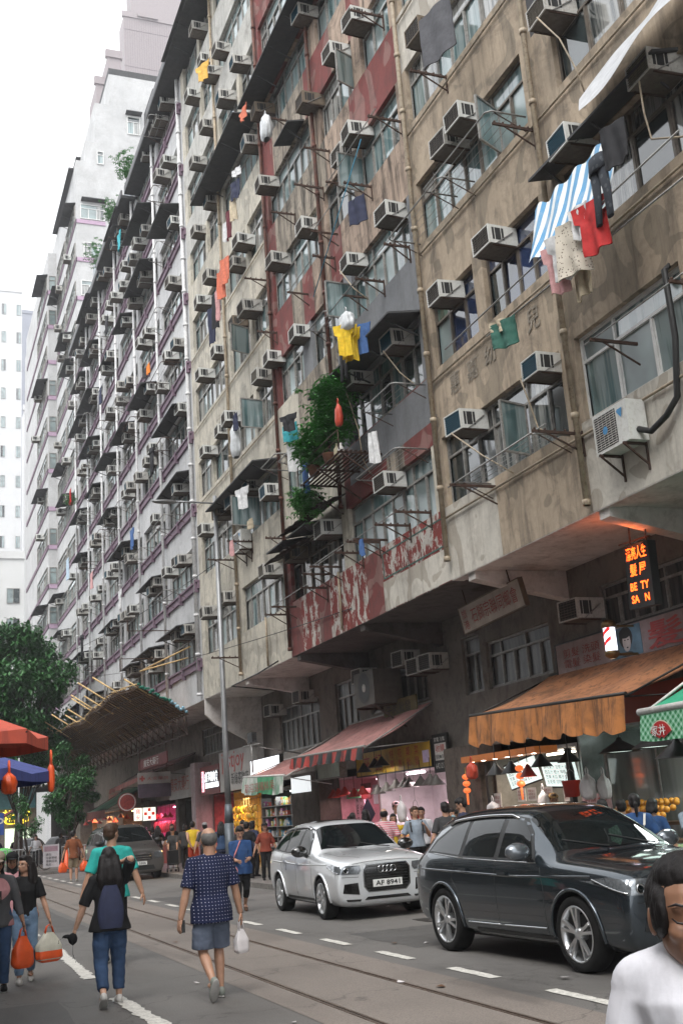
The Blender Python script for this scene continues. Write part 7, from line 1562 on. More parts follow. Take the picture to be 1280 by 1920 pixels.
    # clothes
    if top:
        t = MB(); o = .017 + .006*(build-1); zz = hem*H; R = torso(o, zz); R = [r for r in R if r[0][2] > zz+.012*H]; fl = .010+flare
        base = R[0]; R = [((0, ly*0, zz), base[1]+fl+.004, base[2]+fl+.004), ((0, 0, zz+.02*H), base[1]+fl, base[2]+fl)] + [((c[0], c[1], c[2]), rx+fl*max(0, 1-(c[2]-zz)/(.2*H)), ry+fl*max(0, 1-(c[2]-zz)/(.2*H))) for c, rx, ry in R[1:]]; R[-1] = (R[-1][0], R[-1][1]*1.05, R[-1][2]*1.05); eloft(t, R)
        for i in (0, 1):
            limb(t, [nk-Vector(((-1, 1)[i]*-.012*H, 0, .022*H)), shd[i]+Vector((0, 0, .002*H))], [.039*H, .038*H*fm], 12)
            a = shd[i]; full = a.lerp(el[i], min(1, sleeve/.5)); P = [a-Vector(((-1, 1)[i]*.05*H, 0, -.006*H)), a, a.lerp(full, .5), full]; rs = [.036*H, .041*H*W_**.4*fm, .040*H*W_**.4*fm, .042*H*W_**.4*fm]
            if sleeve > .5: P.append(el[i].lerp(wr[i], (sleeve-.5)/.5)); rs[3] = .033*H; rs.append(.027*H)
            if sleeve > .12: limb(t, P[:-1], rs[:-1]); t.tube([P[-2], P[-1]], [rs[-2], rs[-1]], 12)
        remesh(t, 'top', top, root, vox if not closeup else .007, 3, fold=fold, seed=x*3+y, fs=(8, 8, 5))
    if bottom and lower:
        t = MB(); o = .011; eloft(t, [((0, 0, .455*H), .085*H*W_+o, .062*H*W_+o), ((0, 0, .53*H), .098*H*W_+o, .072*H*W_+o), ((0, 0, .59*H), .088*H*W_+o, .066*H*W_+o)])
        for i in (0, 1):
            Lh = (hip_r+o, .045*H*W_**.6*shortw+o*1.2, .036*H*shortw+o*1.2)
            if leg <= .55: e = hip[i].lerp(kn[i], leg/.5) if leg <= .5 else kn[i].lerp(an[i], (leg-.5)/.5); limb(t, [hip[i], hip[i].lerp(e, .6)], [Lh[0], Lh[1]]); t.tube([hip[i].lerp(e, .5), e], [Lh[1], Lh[1]*1.02], 14)
            else: limb(t, [hip[i], hip[i].lerp(kn[i], .5), kn[i]], list(Lh)); e = kn[i].lerp(an[i], (leg-.5)/.5); limb(t, [kn[i], kn[i].lerp(e, .5)], [Lh[2], .036*H*shortw+o*.6]); t.tube([kn[i].lerp(e, .4), e], [.036*H*shortw+o*.6, (.031*H*shortw+o*.8)], 14)
        remesh(t, 'trousers' if leg > .6 else 'shorts', bottom, root, vox, 3, fold=.006, seed=y*5, fs=(7, 7, 16))
    if shoes and lower:
        for i in (0, 1):
            d_ = (an[i]-kn[i]).normalized(); ft = (footL, footR)[i]; pit = ft[3] if len(ft) > 3 else 0; q = MB(); q.sphere((0, .012*H, 0), (.027*H, .078*H, .027*H), 0, 14, 8); q.sphere((0, -.035*H, .012*H), (.024*H, .035*H, .032*H), 0, 12, 8); RX = Matrix.Rotation(math.radians(pit), 3, 'X')
            vs = [an[i] + RX @ Vector((v[0], v[1]+.028*H, max(-.016*H, min(v[2], .04*H))-.024*H)) for v in q.v]; t = MB(); t.add(vs, q.f, 0, True); sh_ = t.build('shoe', shoes, root)
            so = MB(); q = MB(); q.sphere((0, 0, 0), (.028*H, .083*H, .009*H), 0, 14, 6); so.add([an[i]+RX @ Vector((v[0], v[1]+.030*H, v[2]-.040*H)) for v in q.v], q.f, 0, True); so.build('sole', M('shoe_sole', (.35, .34, .32), .8) if shoes is not T_BLK else T_BLK, sh_)
    root['_'] = 0; del root['_']
    return dict(root=root, wr=wr, el=el, sh=shd, hc=hc, T=T, H=H, an=an)
def strap(P, pts, m, name='strap', w_=.03):
    b = MB(); q = [Vector(p) for p in pts]
    for i in range(len(q)-1): b.bar(q[i], q[i+1], w_, .008)
    b.build(name, m, P['root'])
def W(P, v): return P['root'].matrix_basis @ Vector(v)
def sack(P, label, wrist, m, drop=.30, wd=.22, dp=.10, cat='bag', m2=None, seed=0):
    c = W(P, P['wr'][wrist]); r_ = empty('carrier_bag', (c.x, c.y, c.z-.09), label, cat, None, math.radians(20)); b = MB()
    def fn(u, v):
        t = 2*PI*u; k = .35+.65*min(1, v*2.2) if v < .9 else max(.55, 1-(v-.9)*3); n_ = 1+.14*noise.noise(Vector((math.cos(t)*2, math.sin(t)*2, v*3+seed)))
        q = lambda a: abs(a)**.6*(1 if a > 0 else -1); return (wd/2*k*n_*q(math.cos(t)), dp/2*k*n_*q(math.sin(t)), -.08-drop*v)
    b.grid(fn, 28, 12, 0, True, True); b.grid(lambda u, v: tuple(a*(1-v) if i < 2 else a for i, a in enumerate(fn(u, 1))), 28, 2, 0, True, True); b.build('bag_body', m, r_)
    if m2: b = MB(); b.grid(lambda u, v: tuple(a*1.012 if i < 2 else a for i, a in enumerate(fn(u, .62+.39*v))), 28, 5, 0, True, True); b.build('lower_panel', m2, r_)
    b = MB()
    for sg in (-1, 1): b.tube([(-wd*.18, sg*.015, -.1), (-wd*.1, sg*.01, -.01), (0, 0, .015), (wd*.1, sg*.01, -.01), (wd*.18, sg*.015, -.1)], .007, 6)
    b.build('handle', m2 or m, r_); return r_
F_NAVYDOT = fabric('shirt_navy_dots', (.011, .016, .05), dots); F_TEAL = fabric('shirt_teal', (.03, .36, .32)); F_BLK = fabric('cloth_plain_black', (.012, .012, .013)); F_DENIM = fabric('denim_dark', (.035, .065, .13)); F_DENIML = fabric('denim_light', (.17, .26, .38)); F_GRYB = fabric('shorts_blue_grey', (.10, .12, .165))
F_WHT = fabric('tee_white', (.66, .66, .69)); F_PNKS = fabric('shirt_pink_stripe', (.55, .14, .18), stripes); F_NAVY = fabric('cloth_navy', (.02, .035, .09)); F_GRY = fabric('tee_grey_blue', (.27, .32, .38)); F_DGRY = fabric('tee_charcoal', (.05, .05, .052)); F_YEL = fabric('top_yellow', (.62, .42, .03)); F_RED = fabric('shorts_red', (.42, .05, .02)); F_BRN = fabric('tee_brown', (.21, .07, .03)); F_KHA = fabric('shorts_khaki', (.26, .21, .14)); F_PNK = fabric('tee_pink', (.55, .28, .3)); F_FLW = fabric('top_flowered', (.6, .57, .57), blotch); F_ORG = fabric('top_orange_red', (.5, .07, .02)); F_BLUE = fabric('tee_blue', (.025, .065, .17)); F_RUST = fabric('top_rust', (.22, .05, .03))
S_WHT = M('shoe_white', (.55, .53, .5), .6); S_BRN = M('shoe_brown', (.12, .06, .03), .5); S_GRY = M('shoe_grey_green', (.22, .24, .21), .7)
# -- the four nearest, on the roadway
P = person('balding man in navy dotted shirt and blue grey shorts walking away, foot raised', 3.04, 11.95, 1.69, 2, skin=0, hair='bald', hm=HG, top=F_NAVYDOT, sleeve=.42, hem=.44, bottom=F_GRYB, leg=.46, shoes=S_GRY, build=1.14, footL=(-.05, -.16, .07, -62), footR=(.055, .05, 0), armL=(-.20, .0, .46), armR=(.20, .03, .45), flare=.03, shortw=1.25, vox=.010)
sack(P, 'white plastic bag in the right hand of the man in the navy dotted shirt', 1, BAGW, .24, .17, .09)
b = MB(); c = W(P, P['wr'][0]); b.box((-.02, -.01, -.06), (.02, .01, .06)); setp(b.build('phone', T_BLK, None, (c.x+.02, c.y, c.z-.08)), 'dark phone held low in the left hand of the man in the navy dotted shirt', 'phone')
P = person('long black haired person in black tee and rolled jeans, one hand at the head', 2.06, 12.4, 1.56, -4, skin=2, hair='long', top=F_BLK, sleeve=.48, hem=.47, bottom=F_DENIM, leg=.90, shoes=S_WHT, build=1.12, footL=(-.06, -.14, .035, -35), footR=(.06, .07, 0), armR=(.09, .03, .90), armL=(-.22, .05, .50), fem=True, vox=.010, shortw=1.1, flare=.02)
r0 = P['root']; b = MB(); H_ = P['H']
def bp(u, v): t = 2*PI*u; k = (.25+.75*math.sin(PI*min(1, .1+v*.62))); q = 1+.05*math.sin(t*14)*(1-v)**.6; return (.135*k*q*math.cos(t), -.135+.055*k*q*math.sin(t), .775*H_-.40*v*H_*.68-.02)
b.grid(bp, 40, 14, 0, True, True); b.grid(lambda u, v: tuple(a*(1-v)+(0, -.135*v, 0)[i]*(1) if i < 2 else a for i, a in enumerate(bp(u, 1))), 40, 2, 0, True, True)
b2 = empty('drawstring_bag', tuple(r0.location), 'navy drawstring backpack on the long haired person in black', 'bag', None, r0.rotation_euler.z); b.build('bag_body', F_NAVY, b2); b = MB()
for sg in (-1, 1): b.tube([(sg*.03, -.13, .79*H_), (sg*.075, -.05, .83*H_), (sg*.085, .055, .80*H_), (sg*.11, .05, .68*H_), (sg*.13, -.08, .56*H_)], .006, 6)
b.build('cord', T_BLK, b2)
c = W(P, P['wr'][0]); b = MB(); b.sphere((0, 0, 0), (.05, .04, .06), 0, 10, 8); b.sphere((-.06, 0, .03), (.05, .02, .02), 0, 8, 6); b.tube([(-.08, 0, .03), (-.14, 0, .0), (-.15, 0, -.04)], .006, 5); b.tube([(0, 0, -.05), (0, .01, -.15), (.03, .0, -.24)], .006, 5); remesh(b, 'pouch', F_BLK, None, .008, 2).location = (c.x-.03, c.y, c.z-.10); setp(bpy.context.scene.collection.objects['pouch'], 'small black pouch with dangling strings in the left hand of the long haired person', 'pouch')
P = person('tall man in turquoise polo shirt partly hidden behind the long haired person', 2.70, 16.0, 1.82, -12, skin=0, hair='short', hm=HBR, top=F_TEAL, sleeve=.42, hem=.47, bottom=F_BLK, leg=.5, shoes=F_BLK, build=1.08, hy=-38, footL=(-.06, .12, 0), footR=(.05, -.1, .02, -20), flare=.02)
b = MB(); [b.tube([P['T']((sg*.074, 0, .0)), P['T']((sg*.06, .075, .002)), P['T']((sg*.02, .092, .002))], .002, 5) for sg in (-1, 1)]; b.build('glasses', T_BLK, P['root'])
P = person('curly long haired woman in glasses, black tee and torn light jeans carrying a tote', 1.47, 15.2, 1.50, 176, skin=0, hair='brownlong', top=F_BLK, sleeve=.40, hem=.52, bottom=F_DENIML, leg=.95, shoes=S_WHT, fem=True, hy=-48, hp=-6, footL=(-.05, -.12, .03, -25), footR=(.045, .08, 0), armL=(-.21, .06, .44), armR=(.22, .05, .44), vox=.010, build=1.03)
P_long = P
sack(P, 'cream and orange red tote bag carried by the curly haired woman', 0, M('tote_cream', (.55, .53, .44), .8), .34, .34, .14, m2=BAGO)
b = MB(); [b.lathe([(.018, 0), (.016, .002)], P['T']((sg*.03, .092, .002)), 16, axis='Y') for sg in (-1, 1)]; b.tube([P['T']((-.015, .094, .002)), P['T']((.015, .094, .002))], .002, 5); [b.tube([P['T']((sg*.05, .085, .004)), P['T']((sg*.074, .0, .005))], .002, 5) for sg in (-1, 1)]; b.build('glasses', S_BRN, P['root'])
c = Vector((0.055*1.5*.9, .085, .30*1.5)); b = MB(); b.sphere((.045*1.5+.0, .095, .315*1.5), (.035, .02, .02), 0, 10, 6); b.build('knee_hole', SK[0], P['root'])
P = person('woman in beige cap over black headscarf looking at a phone', 1.10, 14.7, 1.57, 178, skin=1, hair='hijab', headm=M('cap_beige', (.30, .24, .18), .8), top=fabric('tee_grey_pink', (.085, .085, .09), lambda nt, v, c: mix(nt, ramp(nt, (lambda s_: (nt.links.new(v, s_.inputs[0]), s_.outputs[2])[1])(nt.nodes.new('ShaderNodeSeparateXYZ')), [(.62, 1), (.625, 0)], 'CONSTANT') if False else ramp(nt, nz(nt, v, 3, 0, 0), [(.5, 0), (.51, 1)], 'CONSTANT'), c, (.5, .25, .26))), sleeve=.85, hem=.46, bottom=F_DENIM, leg=.97, shoes=F_BLK, fem=True, build=1.1, hp=18, armR=(.03, .17, .66), armL=(-.2, .05, .44), footL=(-.05, .05, 0), footR=(.05, -.05, 0))
for o in list(P['root'].children):
    if o.name.startswith('headscarf'): o.data.materials.clear(); o.data.materials.append(F_BLK)
b = MB(); b.box((-.035, -.006, -.07), (.035, .006, .07)); o = setp(b.build('phone', T_BLK, None, tuple(W(P, Vector((.0, .34, 1.07))))), 'phone in the hand of the woman with the cap and headscarf', 'phone')
sack(P, 'orange red carrier bag at the left edge, carried by the woman with the cap', 0, BAGO, .36, .26, .14, seed=4)
person('person in a pale pink top mostly hidden behind the woman with the cap', 1.47, 17.0, 1.52, 175, skin=1, hair='hijab', headm=F_BLK, top=F_PNK, sleeve=.8, hem=.47, bottom=F_BLK, leg=.97, shoes=F_BLK, fem=True, hp=10)
# -- crossing between
P = person('woman in blue tee and black leggings walking towards the camera with a pink shoulder bag', 6.31, 22.3, 1.62, 172, skin=0, hair='ponytail', top=F_BLUE, sleeve=.46, hem=.44, bottom=F_BLK, leg=.76, shoes=S_BRN, fem=True, build=1.22, hp=22, armL=(-.06, .15, .60), armR=(.06, .16, .60), footL=(-.05, -.13, .03, -25), footR=(.05, .1, 0), flare=.02, vox=.011)
r_ = empty('shoulder_bag', tuple(W(P, (.17, .12, .78))), 'pink shoulder bag of the woman in the blue tee', 'bag', None, math.radians(172)); b = MB(); b.sphere((0, 0, 0), (.13, .05, .10), 0, 16, 8); b.build('bag_body', M('bag_pink', (.6, .22, .22), .5), r_); b = MB(); b.bar((.05, .0, .06), (-.03, .03, .30), .035, .008); b.bar((-.03, .03, .30), (-.16, -.02, .57), .035, .008); b.build('strap', MATS['bag_pink'], r_)
P = person('man in brown tee and khaki shorts walking away with an orange bag in each hand', 5.9, 43.2, 1.80, -8, skin=0, hair='short', top=F_BRN, sleeve=.45, hem=.46, bottom=F_KHA, leg=.48, shoes=M('boots_dirty', (.3, .28, .24), .8), build=.95, hy=-35, vox=.016, shortw=1.1)
sack(P, 'orange plastic bag in the left hand of the man in brown', 0, BAGO, .36, .30, .22, seed=2); sack(P, 'orange plastic bag in the right hand of the man in brown', 1, BAGO, .36, .34, .22, seed=6)
# -- the crowd on the pavement
K = dict(z=.13, vox=.014)
P = person('man in pink striped shirt with dark cross strap, from behind at the white stall', 9.56, 22.5, 1.63, -25, hair='bald', top=F_PNKS, sleeve=.45, bottom=F_NAVY, leg=.5, shoes=F_BLK, build=1.15, **K); strap(P, [(-.12, -.14, 1.32), (.0, -.16, 1.16), (.17, -.10, .92)], T_BLK)
person('dark haired woman in navy seen from behind, left of the pink striped man', 9.75, 24.0, 1.63, -20, hair='bob', top=F_NAVY, bottom=F_BLK, shoes=F_BLK, fem=True, **K)
person('person in mauve partly hidden left of the woman in navy', 9.9, 25.2, 1.58, -30, hair='bob', top=fabric('top_mauve', (.4, .2, .3)), bottom=F_BLK, shoes=F_BLK, fem=True, **K)
person('vendor in pale pink cap reaching across in the white stall', 11.3, 25.8, 1.76, 170, skin=2, hair='short', headm=M('cap_pink', (.6, .4, .42), .8), top=F_WHT, bottom=F_BLK, shoes=F_BLK, armR=(.3, .2, .75), **K)
person('smiling woman in yellow top with raised arm at the white stall', 10.42, 24.0, 1.50, 160, hair='bob', top=F_YEL, bottom=F_KHA, shoes=F_BLK, fem=True, armL=(-.22, .18, .86), **K)
P = person('man in grey tee with a black backpack looking left, in front of the white stall', 10.05, 22.0, 1.62, 168, hair='short', hm=HBR, top=F_GRY, sleeve=.4, bottom=F_BLK, leg=.97, shoes=S_WHT, hy=18, armL=(-.1, .14, .74), footL=(-.07, -.06, 0), footR=(.06, .06, 0), **K); [strap(P, [(sg*.12, .12, 1.12), (sg*.13, .11, 1.22), (sg*.12, .02, 1.36), (sg*.12, -.1, 1.30)], T_BLK, 'backpack_strap', .045) for sg in (-1, 1)]
person('man in white tee just behind the man with the backpack', 10.9, 23.5, 1.60, 150, hair='short', top=F_WHT, bottom=F_BLK, shoes=F_BLK, **K)
P = person('man in charcoal tee and jeans seen from behind with a brown strap across the back', 9.93, 20.3, 1.66, -8, hair='short', top=F_DGRY, sleeve=.42, hem=.48, bottom=F_DENIM, leg=.97, shoes=F_BLK, build=1.0, footL=(-.06, .04, 0), footR=(.07, -.05, 0), **K); strap(P, [(.12, -.10, 1.36), (.04, -.15, 1.22), (-.10, -.14, .98)], M('strap_tan', (.25, .15, .09), .6))
P = person('woman with a blue face mask and flowered top right of the charcoal tee man', 10.70, 21.6, 1.52, 165, hair='bob', top=F_FLW, bottom=F_BLK, shoes=F_BLK, fem=True, hy=20, **K); b = MB(); q = MB(); q.sphere((0, 0, 0), (.05, .03, .04), 0, 12, 8); b.add([P['T'](Vector(v)+Vector((0, .075, -.045))) for v in q.v], q.f, 0, True); b.build('face_mask', M('mask_blue', (.3, .5, .6), .7), P['root'])
person('woman looking down between the masked woman and the man in navy polo', 10.95, 22.0, 1.50, 190, hair='bob', top=fabric('top_purple', (.12, .05, .12)), bottom=F_BLK, shoes=F_BLK, fem=True, hp=22, **K)
person('man in navy polo bent towards the goods beside the grimy pier', 10.25, 20.0, 1.72, 62, hair='short', top=F_NAVY, sleeve=.45, bottom=F_BLK, shoes=F_BLK, hp=22, armR=(.08, .25, .62), armL=(-.08, .25, .62), lean=.15, **K)
person('person in a pink cap behind the masked woman', 12.1, 24.4, 1.66, 170, hair='short', headm=M('cap_pink', (.6, .4, .42)), top=F_WHT, bottom=F_BLK, shoes=F_BLK, **K)
person('boy looking out beside the pink banner above the silver car', 11.7, 30.0, 1.50, 175, hair='short', top=F_RED, bottom=F_BLK, shoes=F_BLK, **K)
# juice and fruit shop
person('vendor in orange red top and patterned headwear at the juice counter', 11.0, 18.0, 1.66, 160, skin=2, hair='short', hm=HBR, headm=M('cap_multi', (.4, .25, .1), .8, var=.6, scale=20), top=F_ORG, bottom=F_BLK, shoes=F_BLK, **K)
for (x, y, H, lab, hm, hd) in ((9.1, 16.0, 1.52, 'auburn haired customer whose head just shows above the dark car', HBR, 'short'), (9.9, 16.5, 1.45, 'black haired child below the menu boards', HB, 'short'), (9.95, 15.4, 1.50, 'black haired customer right of the juice vendor', HB, 'bob'), (9.95, 14.9, 1.52, 'customer whose dark head shows by the fruit shop post', HB, 'bob'), (10.15, 14.7, 1.50, 'second dark head by the fruit shop post', HB, 'short')):
    person(lab, x, y, H, -20, hair=hd, hm=hm, top=F_DGRY, bottom=F_BLK, shoes=F_BLK, **K)
P = person('woman with a low ponytail and blue tee seen from behind at the fruit shop', 9.62, 13.6, 1.57, -30, hair='ponytail', top=F_BLUE, bottom=F_BLK, shoes=F_BLK, fem=True, build=1.15, **K); strap(P, [(.11, -.08, 1.3), (.08, -.15, 1.15), (.02, -.14, 1.0)], T_WHT)
person('dark haired woman beside the ponytailed woman at the fruit shop', 10.2, 14.0, 1.48, -60, hair='bob', top=F_BLUE, bottom=F_BLK, shoes=F_BLK, fem=True, hp=15, **K)
P = person('fruit shop worker in a grey tee and black apron sorting fruit, looking down', 10.35, 13.3, 1.54, 150, skin=2, hair='ponytail', top=F_GRY, bottom=F_BLK, shoes=F_BLK, fem=True, hp=28, armL=(-.08, .25, .55), armR=(.08, .25, .55), **K); b = MB(); eloft(b, [((0, .015, .55), .16, .11), ((0, .015, .85), .15, .105), ((0, .015, 1.08), .12, .115), ((0, .015, 1.2), .08, .11)]); b.build('apron', F_BLK, P['root'])
# left part of the pavement
person('person in yellow vest and red shorts with hands behind the back', 9.37, 39.0, 1.68, -15, hair='short', top=F_YEL, sleeve=.06, bottom=F_RED, leg=.42, shoes=F_BLK, armL=(-.04, -.12, .52), armR=(.04, -.12, .52), shortw=1.1, **K)
person('person in grey bucket cap behind the balding man in the dotted shirt', 9.3, 37.0, 1.60, -10, hair='short', headm=M('cap_grey', (.25, .24, .24), .8), top=F_DGRY, bottom=F_BLK, shoes=F_BLK, **K)
P = person('long haired woman in denim blue with an orange bag by the lamp post', 8.95, 33.6, 1.60, -12, hair='long', top=F_DENIM, bottom=F_NAVY, shoes=F_BLK, fem=True, **K); sack(P, 'orange bag hanging beside the long haired woman by the lamp post', 0, BAGO, .3, .26, .16, seed=9)
person('dark haired customer at the bananas, nearer the lamp post', 9.1, 31.4, 1.54, -35, hair='short', top=F_BLK, bottom=F_BLK, shoes=F_BLK, **K); person('second dark haired customer at the bananas', 9.5, 32.2, 1.56, -60, hair='bob', top=F_NAVY, bottom=F_BLK, shoes=F_BLK, **K)
person('woman in rust top with dark hat and face mask behind the blue tee woman', 9.2, 30.0, 1.48, 170, hair='bob', headm=F_BLK, top=F_RUST, bottom=F_BLK, shoes=F_BLK, fem=True, **K)
P = person('woman in grey tee and white trousers bent over a black stroller frame', 9.15, 41.2, 1.50, 165, hair='bob', top=F_DGRY, bottom=F_WHT, leg=.97, shoes=F_BLK, fem=True, hp=25, armL=(-.1, .22, .52), armR=(.1, .22, .52), lean=.12, **K)
person('person with long dark hair and grey trousers, seen from behind by the stroller', 9.2, 44.0, 1.62, -10, hair='long', top=F_BLK, bottom=F_DGRY, shoes=F_BLK, fem=True, **K)
person('child in white tee and pink trousers beside the people carrier', 9.05, 45.0, 1.52, 150, hair='bob', top=F_WHT, bottom=fabric('trousers_pink', (.5, .15, .2)), leg=.97, shoes=S_WHT, hp=10, armL=(-.1, .2, .6), armR=(.1, .2, .6), **K)
for (x, y, H, h, m_, lab) in ((9.6, 47, 1.6, -10, F_DGRY, 'shopper in dark grey under the pharmacy sign'), (10.2, 46, 1.65, 170, F_BLK, 'shopper in black in the pharmacy doorway'), (9.4, 50, 1.6, 0, F_NAVY, 'shopper in navy before the magenta stall'), (10.2, 51.5, 1.6, -40, F_RED, 'shopper in red before the magenta stall'), (9.8, 53.5, 1.55, 160, F_BLK, 'shopper in black before the magenta stall'),
        (10.3, 36, 1.6, -30, F_BLK, 'shopper in black before the variety shop'), (10.0, 35, 1.55, 150, F_DGRY, 'shopper in charcoal before the variety shop'), (9.9, 42.5, 1.6, -20, F_DGRY, 'shopper before the meat shop'), (5.6, 63, 1.6, 20, F_BLK, 'passer by in black behind the railings'), (6.6, 62.5, 1.6, 160, F_WHT, 'passer by in white behind the railings'), (7.8, 62, 1.62, 0, F_DGRY, 'passer by in grey behind the railings'), (4.9, 66, 1.6, 180, F_NAVY, 'passer by in navy far behind the railings'), (9.6, 60, 1.6, 0, F_BLK, 'shopper before the far orange stalls'), (8.4, 61.5, 1.6, 170, F_DGRY, 'shopper in grey near the far orange stalls')):
    person(lab, x, y, H, h, hair=random.choice(('short', 'bob')), top=m_, bottom=F_BLK, shoes=F_BLK, z=.13, vox=.022)
# stroller / folding trolleys
for (x, y, lab) in ((9.0, 40.6, 'black folding shopping trolley held by the woman in white trousers'), (8.95, 43.4, 'black stroller with an orange bag beside the long haired person')):
    r_ = empty('trolley', (x, y, .13), lab, 'trolley'); b = MB(); [b.tube([(sg*.18, .0, .08), (sg*.18, .25, .95), (0, .3, 1.0)], .012, 6) for sg in (-1, 1)]; b.tube([(-.18, .02, .15), (.18, .02, .15)], .012, 6); b.tube([(-.2, -.2, .3), (.2, -.2, .3)], .012, 6); b.build('frame', T_BLK, r_); b = MB(); b.box((-.17, -.18, .25), (.17, .1, .75)); b.build('bag_body', F_BLK, r_)
    for sg in (-1, 1): b = MB(); b.lathe([(.0, -.012), (.08, -.012), (.08, .012), (0, .012)], (sg*.2, .02, .08), 14, axis='X'); b.build('wheel', T_BLK, r_)
# -- the girl at the right edge, very near
GX, GY = 1.658, 2.2
P = person('girl with bun and white tee looking down, very close at the right edge', GX, GY, 1.68, 146, hdz=-.085, hdy=.03, build=.76, armL=(-.165, .03, .45), armR=(.165, .03, .45), skin=1, hair='bun', hm=HB, top=fabric('tee_bright_white', (.80, .79, .84)), sleeve=.46, hem=.5, bottom=F_DENIM, shoes=S_WHT, fem=True, hp=3, hy=8, vox=.012, closeup=True, fold=.009)
b = MB(); b.grid(lambda u, v: (.072*math.cos(2*PI*u), .004+.066*math.sin(2*PI*u), 1.392+.012*math.sin(PI*v)-.022*math.sin(2*PI*u)), 30, 3, 0, True, True); b.tube([(.074*math.cos(2*PI*u/30), .004+.068*math.sin(2*PI*u/30), 1.385-.022*math.sin(2*PI*u/30)) for u in range(31)], .008, 8); b.build('collar', F_WHT, P['root'])
b = MB()
for (x0, h_, w_) in ((.10, .03, .05), (.06, .07, .03), (.03, .12, .012), (.0, .05, .05), (-.05, .08, .03), (-.09, .04, .05)): b.box((-x0-w_/2, 0, 0), (-x0+w_/2, .004, h_))
b.build('printed_skyline', M('print_teal', (.02, .12, .16), .8), P['root'], (.05, .126, 1.17))
# ------------------------------------------------------------------ ground storey behind the shops
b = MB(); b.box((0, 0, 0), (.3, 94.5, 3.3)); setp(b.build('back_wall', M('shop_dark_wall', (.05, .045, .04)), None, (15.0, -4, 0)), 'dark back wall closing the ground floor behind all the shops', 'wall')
# the row on the far side of the street, behind the camera's left shoulder
b = MB(); r_ = empty('apartment_block', (-9.0, -30, 0), 'weathered apartment block facing the row from the opposite kerb', 'building')
b.box((-14, 0, 0), (0, 82, 20), 0); b.build('wall', wallmat('opposite_wall', (.27, .25, .23), (.07, .06, .05), .6), r_)
for k in range(5):
    b = MB(); b.box((.0, .5, 5.2+2.9*k), (.06, 81.5, 6.7+2.9*k), 0)
    for i in range(27): b.box((.0, 1+3*i, 5.2+2.9*k), (.12, 1.5+3*i, 6.7+2.9*k), 1)
    b.build('window_strip', [GL[0], W_CREAM], r_)
b = MB(); b.box((0, 0, 3.2), (2.2, 82, 3.5), 0); b.build('canopy', W_SOFD, r_)
b = MB(); b.box((-5.4, -30, -.05), (-5.2, 60, .13)); b.box((-9, -30, -.05), (-5.4, 60, .125)); setp(b.build('far_pavement', A_PAVE), kind='structure')
# ------------------------------------------------------------------ trees
def tree(loc, label, h, rx, ry, rz, cz, n, seed, L=.26, trunk=.2, clumps=34):
    g = random.Random(seed); root = empty('street_tree', loc, label, 'tree'); tb = MB(); lf = MB()
    tp = [Vector((0, 0, 0)), Vector((.1, .05, h*.25)), Vector((-.05, .1, h*.5)), Vector((.1, 0, h*.72))]; tb.tube(tp, [trunk, trunk*.75, trunk*.6, trunk*.3], 10)
    for k in range(clumps):
        while True:
            v = Vector((g.uniform(-1, 1), g.uniform(-1, 1), g.uniform(-1, 1)))
            if .25 < v.length < 1: break
        c = Vector((v.x*rx, v.y*ry, cz+v.z*rz)); r = g.uniform(.55, 1.0)*min(rx, rz)*.36
        st = tp[g.randint(1, 3)]; m_ = st.lerp(c, .5)+Vector((0, 0, -.3)); tb.tube([st, m_, c], [trunk*.25, trunk*.14, .015], 5)
        for i in range(n//clumps):
            w_ = Vector((g.gauss(0, 1), g.gauss(0, 1), g.gauss(0, .75))); w_ = w_.normalized()*r*g.uniform(.45, 1.12); p = c+w_
            d = Vector((g.uniform(-1, 1), g.uniform(-1, 1), g.uniform(-.9, .3))); leaf(lf, p, d, L*g.uniform(.6, 1.2), L*.45, Vector((0, 0, 1)))
    tb.build('trunk', BARK, root); lf.build('crown', LEAF_T, root); return root
tree((5.6, 62, .1), 'large dark green street tree at the left edge', 9, 3.0, 3.2, 4.4, 8.6, 30000, 3, .34, .28, 60)
tree((7.6, 57, .1), 'smaller leaning tree with lower branches right of the large one', 5.2, 1.3, 1.4, 2.0, 3.9, 9000, 8, .2, .16, 28)
tree((4.3, 70, .1), 'pale tipped tree rising behind the large one', 10, 2.2, 2.2, 3.4, 11.0, 11000, 5, .32, .2, 34)
tree((5.3, 54.5, .1), 'thin young tree in the railings', 3.4, .8, .8, 1.0, 2.6, 1500, 9, .16, .08, 12)
